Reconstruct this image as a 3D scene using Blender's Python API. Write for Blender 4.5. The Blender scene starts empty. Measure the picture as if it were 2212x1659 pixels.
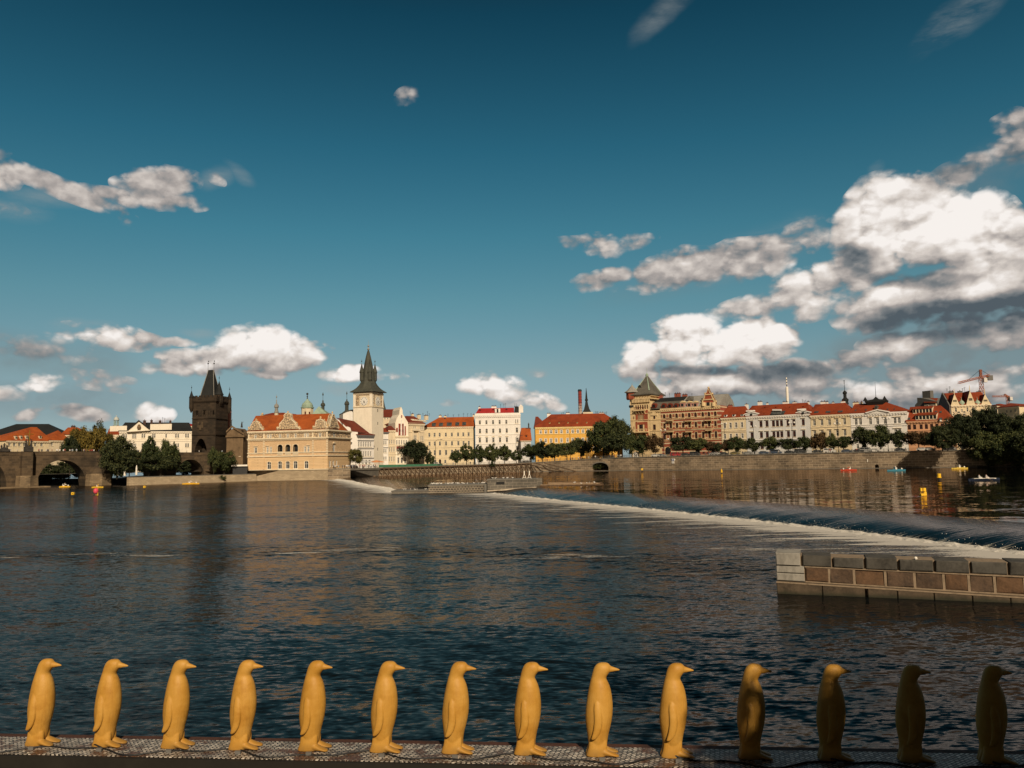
import bpy, bmesh, math, random
from mathutils import Vector, Matrix, noise as mnoise
R = math.radians
random.seed(11)
sc = bpy.context.scene
# ------------------------------------------------------------------ camera
PITCH, ROLL, EYE, FPX = R(5.6), R(1.05), 6.0, 800.0
cam_d = bpy.data.cameras.new('camera')
cam = bpy.data.objects.new('camera', cam_d)
sc.collection.objects.link(cam)
cam_d.sensor_width = 36.0
cam_d.lens = FPX / 1024 * 36
cam_d.clip_start = 0.1
cam_d.clip_end = 20000
ROT = Matrix.Rotation(math.pi/2 + PITCH, 3, 'X') @ Matrix.Rotation(-ROLL, 3, 'Z')
cam.matrix_world = Matrix.Translation((0, 0, EYE)) @ ROT.to_4x4()
sc.camera = cam
# ------------------------------------------------------------------ sun, exposure
SUN_EL, SUN_AZ = 33.0, 12.0          # behind the viewer, a little to the right
sd = bpy.data.lights.new('sun', 'SUN')
sd.energy = 4.4
sd.angle = R(0.5)
sd.color = (1.0, 0.82, 0.60)
sun = bpy.data.objects.new('sun', sd)
sc.collection.objects.link(sun)
to_sun = Vector((math.sin(R(SUN_AZ))*math.cos(R(SUN_EL)), -math.cos(R(SUN_AZ))*math.cos(R(SUN_EL)), math.sin(R(SUN_EL))))
sun.rotation_euler = to_sun.to_track_quat('Z', 'Y').to_euler()
sc.view_settings.view_transform = 'Standard'
sc.view_settings.look = 'None'
sc.view_settings.gamma = 1
sc.view_settings.exposure = 0.0
SKY_STRENGTH = 0.1

# ------------------------------------------------------------------ survey helpers: photo pixels (4096 wide) -> points of the place
def ray(fx, fy):
    return (ROT @ Vector((fx/4 - 512, 384 - fy/4, -FPX)))
EYEV = Vector((0, 0, EYE))
def at_z(fx, fy, z):
    r = ray(fx, fy); k = (z - EYE)/r.z
    return Vector((r.x*k, r.y*k, z))
def at_y(fx, fy, Y):
    r = ray(fx, fy); k = Y/r.y
    return Vector((r.x*k, Y, EYE + r.z*k))
def crop(x0, y0, s):
    return lambda x, y: (x0 + x*s, y0 + y*s)
c1 = crop(0, 1400, .36166); c2 = crop(500, 1400, .3376); c3 = crop(940, 1560, .24108)
c4 = crop(1300, 1340, .3376); c5 = crop(1640, 1540, .27125); c6 = crop(2060, 1500, .27726)
c7 = crop(2440, 1480, .25316); c8 = crop(2840, 1480, .25316); c9 = crop(3240, 1480, .25316)
c10 = crop(3600, 1440, .27725); c11 = crop(1300, 1820, .40687); c12 = crop(1900, 1820, .45208)
c13 = crop(2900, 1850, .54069); c14 = crop(0, 1700, .15674); cv = crop(0, 0, 1.85172)

# ------------------------------------------------------------------ node helpers
class NT:
    def __init__(s, nt): s.nt = nt
    def n(s, typ, **kw):
        nd = s.nt.nodes.new(typ)
        for k, v in kw.items():
            if k == 'inp':
                for kk, vv in v.items(): s.set(nd, kk, vv)
            else: setattr(nd, k, v)
        return nd
    def set(s, nd, k, v):
        sock = nd.inputs[k]
        if isinstance(v, bpy.types.NodeSocket): s.nt.links.new(v, sock)
        elif isinstance(v, bpy.types.Node): s.nt.links.new(v.outputs[0], sock)
        else: sock.default_value = v
    def m(s, op, a, b=0.0, c=None, clamp=False):
        nd = s.nt.nodes.new('ShaderNodeMath'); nd.operation = op; nd.use_clamp = clamp
        s.set(nd, 0, a); s.set(nd, 1, b)
        if c is not None: s.set(nd, 2, c)
        return nd.outputs[0]
    def vm(s, op, a, b=None, out=0):
        nd = s.nt.nodes.new('ShaderNodeVectorMath'); nd.operation = op
        s.set(nd, 0, a)
        if b is not None: s.set(nd, 1 if op != 'SCALE' else 3, b)
        return nd.outputs[out]
    def mix(s, f, a, b, mode='MIX'):
        nd = s.nt.nodes.new('ShaderNodeMix'); nd.data_type = 'RGBA'; nd.blend_type = mode
        s.set(nd, 0, f); s.set(nd, 6, a); s.set(nd, 7, b)
        return nd.outputs[2]
    def rng(s, v, a, b, c=0.0, d=1.0, smooth=False):
        nd = s.nt.nodes.new('ShaderNodeMapRange')
        if smooth: nd.interpolation_type = 'SMOOTHSTEP'
        s.set(nd, 0, v); s.set(nd, 1, a); s.set(nd, 2, b); s.set(nd, 3, c); s.set(nd, 4, d)
        return nd.outputs[0]
    def noise(s, vec, scale, detail=4, rough=.55, lac=2.0, dist=0.0, dim='3D'):
        nd = s.n('ShaderNodeTexNoise', noise_dimensions=dim, inp={'Vector': vec, 'Scale': scale, 'Detail': detail, 'Roughness': rough, 'Lacunarity': lac, 'Distortion': dist})
        return nd.outputs[0]
    def ramp(s, v, stops):
        nd = s.nt.nodes.new('ShaderNodeValToRGB'); e = nd.color_ramp.elements
        while len(e) < len(stops): e.new(0.5)
        for i, (p, c) in enumerate(stops):
            e[i].position = p; e[i].color = (*c, 1) if len(c) == 3 else c
        s.set(nd, 0, v)
        return nd.outputs[0]

# ------------------------------------------------------------------ world: sky and clouds
def make_world():
    w = bpy.data.worlds.new('World'); sc.world = w; w.use_nodes = True
    nt = w.node_tree; nt.nodes.clear(); T = NT(nt)
    out = T.n('ShaderNodeOutputWorld'); bg = T.n('ShaderNodeBackground', inp={'Strength': SKY_STRENGTH})
    nt.links.new(bg.outputs[0], out.inputs[0])
    sky = T.n('ShaderNodeTexSky', sky_type='NISHITA', sun_disc=False, sun_elevation=R(SUN_EL), sun_rotation=R(180 - SUN_AZ),
              air_density=1.0, dust_density=0.6, ozone_density=1.5)
    dirv = T.n('ShaderNodeTexCoord').outputs['Generated']
    sp = T.n('ShaderNodeSeparateXYZ', inp={0: dirv})
    el = T.m('ARCSINE', sp.outputs[2]); az = T.m('ARCTAN2', sp.outputs[0], sp.outputs[1])
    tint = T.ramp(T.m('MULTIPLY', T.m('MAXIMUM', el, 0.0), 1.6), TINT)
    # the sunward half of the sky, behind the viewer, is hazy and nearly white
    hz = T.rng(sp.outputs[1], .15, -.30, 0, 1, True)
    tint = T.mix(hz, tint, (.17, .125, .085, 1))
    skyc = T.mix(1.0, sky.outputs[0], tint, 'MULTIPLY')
    P = T.n('ShaderNodeCombineXYZ', inp={0: az, 1: el, 2: 1.0}).outputs[0]

    def angles(x, y):
        r = ray(*cv(x, y)).normalized()
        return math.atan2(r.x, r.y), math.asin(r.z)
    def blob_max(Tg, vec, blobs):
        cur = None
        for (cx, cy, rx, ry, tilt, s) in blobs:
            a, e = angles(cx, cy)
            ax = abs(angles(cx + rx, cy)[0] - a); ey = abs(angles(cx, cy - ry)[1] - e)
            t = R(tilt); c_, s_ = math.cos(t), math.sin(t)
            # local axes of the blob as rows acting on (azimuth, elevation, 1)
            U = (c_/ax, -s_/ax, -(c_*a - s_*e)/ax); V = (s_/ey, c_/ey, -(s_*a + c_*e)/ey)
            du = Tg.vm('DOT_PRODUCT', vec, U, 1); dv = Tg.vm('DOT_PRODUCT', vec, V, 1)
            v = Tg.m('MULTIPLY_ADD', Tg.m('MULTIPLY_ADD', du, du, Tg.m('MULTIPLY', dv, dv)), -s, s)
            cur = v if cur is None else Tg.m('MAXIMUM', cur, v)
        return cur
    # group: fine relief of the clouds at a direction
    grp = bpy.data.node_groups.new('cloud_relief', 'ShaderNodeTree')
    grp.interface.new_socket('P', in_out='INPUT', socket_type='NodeSocketVector')
    grp.interface.new_socket('H', in_out='OUTPUT', socket_type='NodeSocketFloat')
    G = NT(grp)
    gi = G.n('NodeGroupInput'); go = G.n('NodeGroupOutput')
    p = gi.outputs[0]
    st = G.vm('MULTIPLY', p, (1.0, 1.5, 1.0))
    f1 = G.noise(st, 12.0, 9.0, .61, dim='2D')
    f2 = G.m('SUBTRACT', f1, .5)
    stw = G.vm('ADD', st, G.vm('SCALE', (1.0, .6, 0.0), G.m('MULTIPLY', f2, .03)))
    vo = G.n('ShaderNodeTexVoronoi', voronoi_dimensions='2D', feature='F1', inp={'Vector': stw, 'Scale': 26.0, 'Detail': 2.0, 'Roughness': .5}).outputs[0]
    G.set(go, 0, G.m('MULTIPLY_ADD', f2, 1.15, G.m('MULTIPLY', G.m('SUBTRACT', .42, G.m('MULTIPLY', vo, vo)), .40)))
    def field(vec):
        g = nt.nodes.new('ShaderNodeGroup'); g.node_tree = grp; T.set(g, 0, vec); return g.outputs[0]
    wn = T.n('ShaderNodeTexNoise', noise_dimensions='2D', inp={'Vector': P, 'Scale': 9.0, 'Detail': 3.0, 'Roughness': .55}).outputs[1]
    warp = T.vm('MULTIPLY', T.vm('SUBTRACT', wn, (.5, .5, .5)), (.050, .026, 0.0))
    PW = T.vm('ADD', P, warp)
    BIG = [c for c in CLOUDS if c[5] >= .85]
    hb = blob_max(T, PW, BIG)
    h = T.m('MAXIMUM', hb, blob_max(T, PW, [c for c in CLOUDS if c[5] < .85]))
    hu = T.m('MAXIMUM', blob_max(T, T.vm('ADD', PW, (0.004, .022, 0.0)), BIG), -.6)
    R0 = field(P)
    R1 = field(T.vm('ADD', P, (0.004, 0.011, 0.0)))
    H0 = T.m('ADD', T.m('ADD', h, R0), T.rng(h, 0.0, .12, -1.0, 0.0))
    relief = T.m('ADD', T.m('MULTIPLY', T.m('SUBTRACT', R0, R1), 1.25), T.m('MULTIPLY', T.m('MULTIPLY', T.m('SUBTRACT', T.m('MAXIMUM', hb, 0.0), hu), T.rng(hb, 0.0, .2, 0, 1)), .42))
    alpha = T.rng(H0, .06, .60, 0.0, 1.0, True)
    bright = T.m('MAXIMUM', blob_max(T, P, BRIGHT), 0.0)
    gray = T.rng(blob_max(T, P, GRAY), .05, .75, 0, 1, True)
    light = T.m('ADD', T.m('ADD', T.m('MULTIPLY', relief, .50), .52), T.m('MULTIPLY', bright, .42))
    light = T.m('SUBTRACT', light, T.m('MULTIPLY', gray, .50))
    light = T.m('ADD', light, T.m('MULTIPLY', T.m('SUBTRACT', H0, .6), .12))
    col = T.ramp(light, CLOUD_RAMP)
    k = T.m('MULTIPLY', 1.0/SKY_STRENGTH, 1.0)
    col = T.vm('SCALE', col, k)
    vl = T.m('MULTIPLY', T.rng(blob_max(T, PW, VEIL), 0.0, .9, 0, 1, True), T.rng(R0, -.35, .25, .45, .95))
    skyc = T.mix(vl, skyc, (*[c/SKY_STRENGTH for c in (.185, .225, .24)], 1))
    sv = T.n('ShaderNodeMapping', inp={'Vector': P}); sv.inputs['Rotation'].default_value = (0, 0, R(-28)); sv.inputs['Scale'].default_value = (.35, 1.4, 1)
    wl = T.m('MULTIPLY', T.rng(blob_max(T, PW, WISP), 0.0, 1.3, 0, .75, True), T.rng(T.noise(sv.outputs[0], 16, 7, .68, dim='2D'), .36, .70, .05, .8))
    skyc = T.mix(wl, skyc, (*[c/SKY_STRENGTH for c in (.34, .36, .35)], 1))
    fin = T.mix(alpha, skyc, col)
    # thin high veil low over the horizon
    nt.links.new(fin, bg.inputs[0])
    w.cycles.sampling_method = 'MANUAL'
    w.cycles.sample_map_resolution = 512

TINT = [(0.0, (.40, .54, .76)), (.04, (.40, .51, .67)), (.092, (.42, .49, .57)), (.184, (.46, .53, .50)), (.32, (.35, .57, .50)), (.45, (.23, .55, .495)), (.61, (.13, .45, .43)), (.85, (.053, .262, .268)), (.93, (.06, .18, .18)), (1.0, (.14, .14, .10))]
CLOUD_RAMP = [(0.0, (.085, .11, .13)), (.25, (.19, .205, .215)), (.5, (.39, .355, .335)), (.75, (.66, .60, .55)), (1.0, (.93, .88, .84))]
# (x, y, rx, ry, tilt, strength) surveyed on the 2212-wide photo
CLOUDS = [
 (1930, 470, 170, 110, -8, 1.5), (2060, 500, 190, 120, 10, 1.5), (2170, 560, 160, 120, 0, 1.5), (1870, 560, 110, 90, 0, 1.0),
 (2100, 640, 300, 90, 0, 1.3), (1920, 645, 150, 60, -20, 1.1), (1760, 620, 130, 80, -15, .95), (1640, 668, 140, 42, -8, .62), (2180, 700, 200, 60, 0, 1.0),
 (1290, 530, 150, 32, 0, .62), (1330, 596, 140, 26, -4, .8), (1430, 585, 120, 30, -8, .8), (1520, 570, 240, 52, -8, .84), (1680, 545, 170, 60, -20, .66),
 (2190, 300, 90, 70, 20, .75), (2080, 370, 150, 50, -30, .62),
 (1500, 740, 120, 70, 0, 1.4), (1640, 740, 120, 62, 0, 1.4), (1380, 775, 56, 55, 0, 1.2), (1430, 815, 130, 36, 12, .9), (1600, 765, 150, 45, 0, 1.1),
 (1735, 800, 80, 26, 0, .8), (1560, 830, 210, 50, 0, .95), (1850, 785, 95, 40, 0, .8), (1950, 740, 130, 40, 0, .95), (2160, 735, 95, 40, 0, .9),
 (1920, 845, 190, 40, 0, .85), (2110, 840, 170, 50, 0, .85), (1760, 840, 120, 40, 0, .7), (1945, 803, 60, 22, 0, .8), (2200, 790, 120, 40, 0, .55),
 (560, 745, 120, 50, 0, 1.25), (460, 775, 150, 38, -6, 1.1), (600, 770, 140, 40, 0, 1.1), (400, 792, 110, 20, -3, .8), (570, 805, 60, 14, 0, .6), (660, 748, 80, 16, 8, .6),
 (200, 725, 130, 34, 4, .85), (290, 738, 90, 24, 0, .7), (380, 735, 60, 12, 0, .45), (60, 752, 160, 36, 8, .52), (60, 735, 90, 30, 0, .4),
 (103, 828, 78, 28, 0, .9), (180, 820, 150, 30, 0, .34), (190, 890, 62, 20, 8, .8), (330, 893, 60, 32, -10, 1.0), (85, 896, 60, 20, -14, .6), (20, 850, 120, 22, 0, .38),
 (335, 395, 105, 44, -4, .80), (360, 435, 105, 22, 8, .70), (130, 405, 190, 28, 14, .74), (20, 375, 70, 44, 40, .74), (240, 418, 90, 26, 0, .6), (265, 462, 34, 24, 20, .62),
 (460, 388, 30, 18, 20, .42), (20, 455, 80, 22, 4, .38), (893, 203, 48, 34, 0, .58),
 (755, 812, 85, 22, -4, .95), (840, 820, 60, 16, 0, .5), (1060, 832, 80, 34, 4, .95), (1150, 862, 80, 30, 10, .95), (1150, 805, 24, 10, 0, .35), (985, 870, 34, 12, 0, .4),
]
BRIGHT = [(1950, 480, 190, 120, -5, 1.0), (2090, 490, 140, 110, 0, 1.0), (1530, 735, 170, 85, 0, .95), (1640, 735, 110, 60, 0, .9), (1370, 775, 60, 60, 0, .6),
          (560, 740, 160, 60, 0, .7), (1740, 640, 90, 70, 0, .45), (1900, 620, 100, 60, 0, .5), (2140, 620, 100, 35, 0, .8), (1060, 835, 110, 50, 0, .5), (760, 812, 90, 26, 0, .6), (860, 815, 60, 26, 0, .6), (330, 890, 70, 35, 0, .4), (103, 828, 80, 30, 0, .3)]
WISP = [(1445, 16, 120, 44, -30, .85), (2085, 34, 180, 50, -22, 1.0), (520, 375, 60, 20, 20, .7), (430, 716, 50, 14, 0, .8), (740, 840, 80, 14, 0, .8), (160, 700, 90, 18, 0, .8), (900, 825, 90, 16, -6, .8), (1150, 805, 30, 12, 0, .8), (460, 388, 60, 30, -30, .8), (1620, 540, 200, 60, -15, .8), (1900, 370, 20, 24, 0, .6), (40, 460, 110, 34, 0, .8), (150, 430, 180, 30, -12, .8)]
VEIL = [(2060, 770, 460, 120, 0, 1.0), (1800, 850, 420, 70, 0, .8), (2150, 650, 260, 120, 0, 1.0), (60, 770, 330, 70, 4, .55), (120, 860, 320, 60, 0, .5), (2100, 400, 230, 90, -25, .5), (1500, 590, 330, 60, -10, .35)]
GRAY = [(2060, 690, 300, 55, 2, 1.0), (2210, 660, 170, 50, 0, .9), (1990, 605, 200, 26, 8, .7), (1850, 560, 60, 50, 60, .7), (1700, 805, 150, 34, 0, .7), (2020, 390, 200, 55, -20, .5), (2190, 350, 60, 60, 0, .5),
        (2000, 868, 320, 26, 0, .5), (1520, 800, 190, 14, 4, .6), (2100, 790, 190, 40, 0, .4), (60, 760, 180, 60, 0, .35)]
make_world()

# ------------------------------------------------------------------ materials
MATS = {}
def pmat(name, col, rough=.8, var=.12, scale=.6, spec=.3, metal=0.0, bump=0.0, bscale=8.0, col2=None, streak=0.0):
    """painted / rendered / plain surface with broad and fine variation"""
    if name in MATS: return MATS[name]
    m = bpy.data.materials.new(name); m.use_nodes = True; T = NT(m.node_tree)
    b = m.node_tree.nodes['Principled BSDF']
    co = T.n('ShaderNodeTexCoord').outputs['Object']
    n1 = T.noise(co, scale, 5, .6); n2 = T.noise(co, scale*7, 4, .6)
    f = T.m('ADD', T.m('MULTIPLY', n1, .65), T.m('MULTIPLY', n2, .35))
    c2 = col2 or tuple(c*(1 - 2.2*var) for c in col)
    hi = tuple(min(1, c*(1 + var)) for c in col)
    c = T.ramp(f, [(.30, c2), (.52, col), (.72, hi)])
    if streak:
        sv = T.vm('MULTIPLY', co, (1.2, 1.2, .12))
        s_ = T.rng(T.noise(sv, 1.0, 4, .6), .48, .75, 0, streak)
        c = T.mix(s_, c, (*[x*.35 for x in col], 1))
    if name == 'wet_base_stone':
        gz = T.n('ShaderNodeSeparateXYZ', inp={0: T.n('ShaderNodeNewGeometry').outputs['Position']}).outputs[2]
        c = T.mix(T.rng(T.m('ADD', gz, T.m('MULTIPLY', n1, .25)), .16, .34, .85, 0), c, (.018, .020, .010, 1))
    if name.endswith('sandstone') or name.endswith('granite'):
        c = T.mix(T.rng(T.noise(T.vm('MULTIPLY', co, (1, 1, .35)), 2.6, 5, .7), .5, .68, 0, .6), c, (*[x*.4 for x in col], 1))
    T.set(b, 'Base Color', c); T.set(b, 'Roughness', rough); T.set(b, 'Specular IOR Level', spec); T.set(b, 'Metallic', metal)
    if bump:
        bn = T.n('ShaderNodeBump', inp={'Strength': .6, 'Distance': bump, 'Height': T.noise(co, bscale, 5, .6)})
        T.set(b, 'Normal', bn.outputs[0])
    MATS[name] = m
    return m
def wall_coord(T, ang):
    co = T.n('ShaderNodeTexCoord').outputs['Object']
    d = T.vm('DOT_PRODUCT', co, (math.cos(R(ang)), math.sin(R(ang)), 0.0), 1)
    z = T.n('ShaderNodeSeparateXYZ', inp={0: co}).outputs[2]
    return T.n('ShaderNodeCombineXYZ', inp={0: d, 1: z, 2: 0.0}).outputs[0], co
def stonemat(name, c1_, c2_, mortar, bw=1.2, bh=.5, ang=0.0, ms=.06, rough=.9, dirt=.5, dirtcol=(.02, .018, .015), bump=.05, patch=.35):
    if name in MATS: return MATS[name]
    m = bpy.data.materials.new(name); m.use_nodes = True; T = NT(m.node_tree)
    b = m.node_tree.nodes['Principled BSDF']
    v, co = wall_coord(T, ang)
    wob = T.n('ShaderNodeTexNoise', inp={'Vector': co, 'Scale': .9, 'Detail': 2.0}).outputs[1]
    vv = T.vm('ADD', v, T.vm('SCALE', T.vm('SUBTRACT', wob, (.5, .5, .5)), .25*bh))
    br = T.n('ShaderNodeTexBrick', inp={'Vector': vv, 'Scale': 1.0, 'Brick Width': bw, 'Row Height': bh, 'Mortar Size': ms*bh, 'Mortar Smooth': .2, 'Bias': 0.0,
              'Color1': (*c1_, 1), 'Color2': (*c2_, 1), 'Mortar': (*mortar, 1)})
    n1 = T.noise(co, .18, 6, .65); n2 = T.noise(co, 2.2, 4, .6)
    c = T.mix(T.rng(n2, .3, .8, 0, patch), br.outputs[0], (*[x*.45 for x in c1_], 1))
    c = T.mix(T.rng(n1, .42, .68, 0, dirt), c, (*dirtcol, 1))
    T.set(b, 'Base Color', c); T.set(b, 'Roughness', rough); T.set(b, 'Specular IOR Level', .2)
    bn = T.n('ShaderNodeBump', inp={'Strength': .7, 'Distance': bump, 'Height': T.m('ADD', T.m('MULTIPLY', br.outputs[1], -.6), n2)})
    T.set(b, 'Normal', bn.outputs[0])
    MATS[name] = m
    return m
def roofmat(name, col, dark, rows=.35, rough=.75, spec=.25):
    if name in MATS: return MATS[name]
    m = bpy.data.materials.new(name); m.use_nodes = True; T = NT(m.node_tree)
    b = m.node_tree.nodes['Principled BSDF']
    co = T.n('ShaderNodeTexCoord').outputs['Object']
    n1 = T.noise(co, .22, 6, .7); n2 = T.noise(co, 3.0, 3, .6)
    z = T.n('ShaderNodeSeparateXYZ', inp={0: co}).outputs[2]
    st = T.m('SINE', T.m('MULTIPLY', z, 6.283/rows))
    f = T.m('ADD', T.m('ADD', T.m('MULTIPLY', n1, .7), T.m('MULTIPLY', n2, .3)), T.m('MULTIPLY', st, .03))
    c = T.ramp(f, [(.30, dark), (.55, col), (.75, tuple(min(1, x*1.2) for x in col))])
    T.set(b, 'Base Color', c); T.set(b, 'Roughness', rough); T.set(b, 'Specular IOR Level', spec)
    bn = T.n('ShaderNodeBump', inp={'Strength': .5, 'Distance': .05, 'Height': st}); T.set(b, 'Normal', bn.outputs[0])
    MATS[name] = m
    return m
def glassmat(name, col=(.010, .011, .012)):
    if name in MATS: return MATS[name]
    m = bpy.data.materials.new(name); m.use_nodes = True; T = NT(m.node_tree)
    b = m.node_tree.nodes['Principled BSDF']
    co = T.n('ShaderNodeTexCoord').outputs['Object']
    n = T.noise(co, .8, 2, .5)
    T.set(b, 'Base Color', T.ramp(n, [(.35, col), (.7, tuple(x*2.4 + .01 for x in col))])); T.set(b, 'Roughness', .15); T.set(b, 'Specular IOR Level', .22)
    MATS[name] = m
    return m
def leafmat(name, ca, cb, cc):
    if name in MATS: return MATS[name]
    m = bpy.data.materials.new(name); m.use_nodes = True; T = NT(m.node_tree)
    b = m.node_tree.nodes['Principled BSDF']
    g = T.n('ShaderNodeNewGeometry')
    co = T.n('ShaderNodeTexCoord').outputs['Object']
    oi = T.n('ShaderNodeObjectInfo').outputs['Random']
    f = T.m('ADD', T.m('MULTIPLY', g.outputs['Random Per Island'], .45), T.m('MULTIPLY', T.noise(co, .45, 3, .6), .75))
    f = T.m('ADD', f, T.m('MULTIPLY', T.m('SUBTRACT', oi, .5), .18))
    T.set(b, 'Base Color', T.ramp(f, [(.25, ca), (.55, cb), (.85, cc)])); T.set(b, 'Roughness', .7); T.set(b, 'Specular IOR Level', .15)
    MATS[name] = m
    return m

TRIM = pmat('cream_trim', (.72, .62, .45), var=.1)
WHITE = pmat('white_paint', (.78, .74, .66), var=.07)
FRAMEW = pmat('window_frame_white', (.72, .70, .64), .5, var=.05)
FRAMEB = pmat('window_frame_brown', (.12, .035, .028), .5, var=.15)
DARKM = pmat('dark_metal', (.018, .019, .02), .55, var=.2, spec=.4)
BLACK = pmat('black_iron', (.010, .010, .011), .6, var=.2)
GLASS = glassmat('window_glass')
GLASSR = glassmat('roof_window_glass', (.035, .04, .04))
TILE_O = roofmat('orange_tiles', (.36, .085, .018), (.16, .033, .010))
TILE_R = roofmat('red_tiles', (.25, .045, .014), (.11, .019, .008))
TILE_C = roofmat('crimson_tiles', (.33, .022, .022), (.22, .016, .016))
TILE_B = roofmat('brown_red_tiles', (.17, .034, .018), (.075, .018, .013))
SLATE = roofmat('slate', (.13, .12, .10), (.055, .052, .045))
SLATE_D = roofmat('dark_slate', (.020, .022, .022), (.010, .011, .012))
TIN = roofmat('grey_tin', (.30, .29, .26), (.16, .155, .14), spec=.4)
COPPER = roofmat('green_copper', (.34, .44, .34), (.16, .22, .17))
COPPER_D = roofmat('dark_copper', (.075, .078, .062), (.026, .029, .025))
GOLD = pmat('gilding', (.75, .45, .08), .35, metal=.8, var=.1)

# ------------------------------------------------------------------ mesh builder and object tags
class MB:
    def __init__(s): s.v = []; s.f = []; s.m = []
    def poly(s, pts, m=0):
        k = len(s.v); s.v += [Vector(p) for p in pts]; s.f.append(tuple(range(k, k + len(pts)))); s.m.append(m)
    def box(s, o, a, b, c, m=0):
        o = Vector(o); P = [o, o+a, o+a+b, o+b, o+c, o+a+c, o+a+b+c, o+b+c]
        k = len(s.v); s.v += P
        for q in ((0, 3, 2, 1), (4, 5, 6, 7), (0, 1, 5, 4), (1, 2, 6, 5), (2, 3, 7, 6), (3, 0, 4, 7)):
            s.f.append(tuple(k+i for i in q)); s.m.append(m)
    def cbox(s, c, dx, dy, dz, m=0, rz=0.0):
        u = Vector((math.cos(rz), math.sin(rz), 0))*dx; v = Vector((-math.sin(rz), math.cos(rz), 0))*dy
        s.box(Vector(c) - u/2 - v/2, u, v, Vector((0, 0, dz)), m)
    def loft(s, rings, m=0, cap=True, close=True):
        k0 = len(s.v); n = len(rings[0])
        for r in rings: s.v += [Vector(p) for p in r]
        for i in range(len(rings) - 1):
            for j in range(n if close else n - 1):
                a = k0 + i*n + j; b = k0 + i*n + (j+1) % n
                s.f.append((a, b, b + n, a + n)); s.m.append(m)
        if cap:
            s.f.append(tuple(k0 + j for j in reversed(range(n)))); s.m.append(m)
            e = k0 + (len(rings) - 1)*n
            s.f.append(tuple(e + j for j in range(n))); s.m.append(m)
    def tube(s, p0, p1, r0, r1=None, n=6, m=0, cap=True):
        p0, p1 = Vector(p0), Vector(p1); r1 = r0 if r1 is None else r1
        d = (p1 - p0).normalized(); a = d.orthogonal().normalized(); b = d.cross(a)
        ring = lambda p, r: [p + (a*math.cos(t*2*math.pi/n) + b*math.sin(t*2*math.pi/n))*r for t in range(n)]
        s.loft([ring(p0, r0), ring(p1, r1)], m, cap)
    def path(s, pts, r, n=6, m=0):
        for i in range(len(pts) - 1): s.tube(pts[i], pts[i+1], r, r, n, m)
    def lathe(s, c, prof, n=12, m=0, rot=0.0, sx=1.0):
        c = Vector(c)
        s.loft([[c + Vector((math.cos(rot + t*2*math.pi/n)*r*sx, math.sin(rot + t*2*math.pi/n)*r, z)) for t in range(n)] for r, z in prof], m)
    def ball(s, c, r, m=0, n=8, sz=1.0):
        s.lathe(c, [(max(.001, r*math.sin(math.pi*i/6)), -r*sz*math.cos(math.pi*i/6)) for i in range(7)], n, m)
    def prism(s, pts, vec, m=0):
        vec = Vector(vec); n = len(pts); pts = [Vector(p) for p in pts]
        k = len(s.v); s.v += pts + [p + vec for p in pts]
        s.f.append(tuple(range(k, k+n))); s.m.append(m)
        s.f.append(tuple(reversed(range(k+n, k+2*n)))); s.m.append(m)
        for i in range(n):
            j = (i+1) % n; s.f.append((k+i, k+n+i, k+n+j, k+j)); s.m.append(m)
    def build(s, name, mats, parent=None, smooth=False):
        me = bpy.data.meshes.new(name)
        off = parent.matrix_world.translation if parent is not None and parent.get('_w') is None else Vector((0, 0, 0))
        off = Vector(WPOS.get(parent.name, (0, 0, 0))) if parent is not None else Vector((0, 0, 0))
        me.from_pydata([tuple(v - off) for v in s.v], [], s.f)
        if not isinstance(mats, (list, tuple)): mats = [mats]
        for q in mats: me.materials.append(q)
        me.polygons.foreach_set('material_index', s.m)
        if smooth: me.polygons.foreach_set('use_smooth', [True]*len(s.f))
        me.update()
        o = bpy.data.objects.new(name, me); sc.collection.objects.link(o)
        if parent is not None:
            o.parent = parent; WPOS[o.name] = tuple(off)
        return o
WPOS = {}
def tag(o, label=None, cat=None, group=None, kind=None):
    if label: o['label'] = label
    if cat: o['category'] = cat
    if group: o['group'] = group
    if kind: o['kind'] = kind
    return o
def thing(name, loc, label, cat, group=None):
    o = bpy.data.objects.new(name, None); sc.collection.objects.link(o)
    o.location = loc; o.empty_display_size = .3; WPOS[o.name] = tuple(loc)
    return tag(o, label, cat, group)
def dup(o, loc=None, rz=None, scale=None, label=None, group=None):
    c = o.copy(); sc.collection.objects.link(c)
    if loc is not None: c.location = loc
    if rz is not None: c.rotation_euler = (0, 0, rz)
    if scale is not None: c.scale = scale if isinstance(scale, (tuple, list)) else (scale,)*3
    if label: c['label'] = label
    if group: c['group'] = group
    for ch in list(o.children):
        d = ch.copy(); sc.collection.objects.link(d); d.parent = c
        for g in list(ch.children):
            e = g.copy(); sc.collection.objects.link(e); e.parent = d
    return c
Z3 = Vector((0, 0, 1))

# ------------------------------------------------------------------ facades
class Fac:
    """a vertical plane through A and B; u runs along it, n points to the river"""
    def __init__(s, A, B):
        s.A = Vector((A[0], A[1], 0)); s.u = (Vector((B[0], B[1], 0)) - s.A).normalized()
        s.n = Vector((s.u.y, -s.u.x, 0))
        if s.n.dot(-s.A) < 0: s.n = -s.n
    def off(s, d):
        g = Fac((0, 0), (1, 0)); g.A = s.A + s.n*d; g.u = s.u; g.n = s.n; return g
    def uz(s, F, d=0.0):
        r = ray(*F); A = s.A + s.n*d
        t = (A - EYEV).dot(s.n)/r.dot(s.n); p = EYEV + r*t
        return (p - s.A).dot(s.u), p.z
    def P(s, u, z, d=0.0): return s.A + s.u*u + s.n*d + Z3*z

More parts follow.
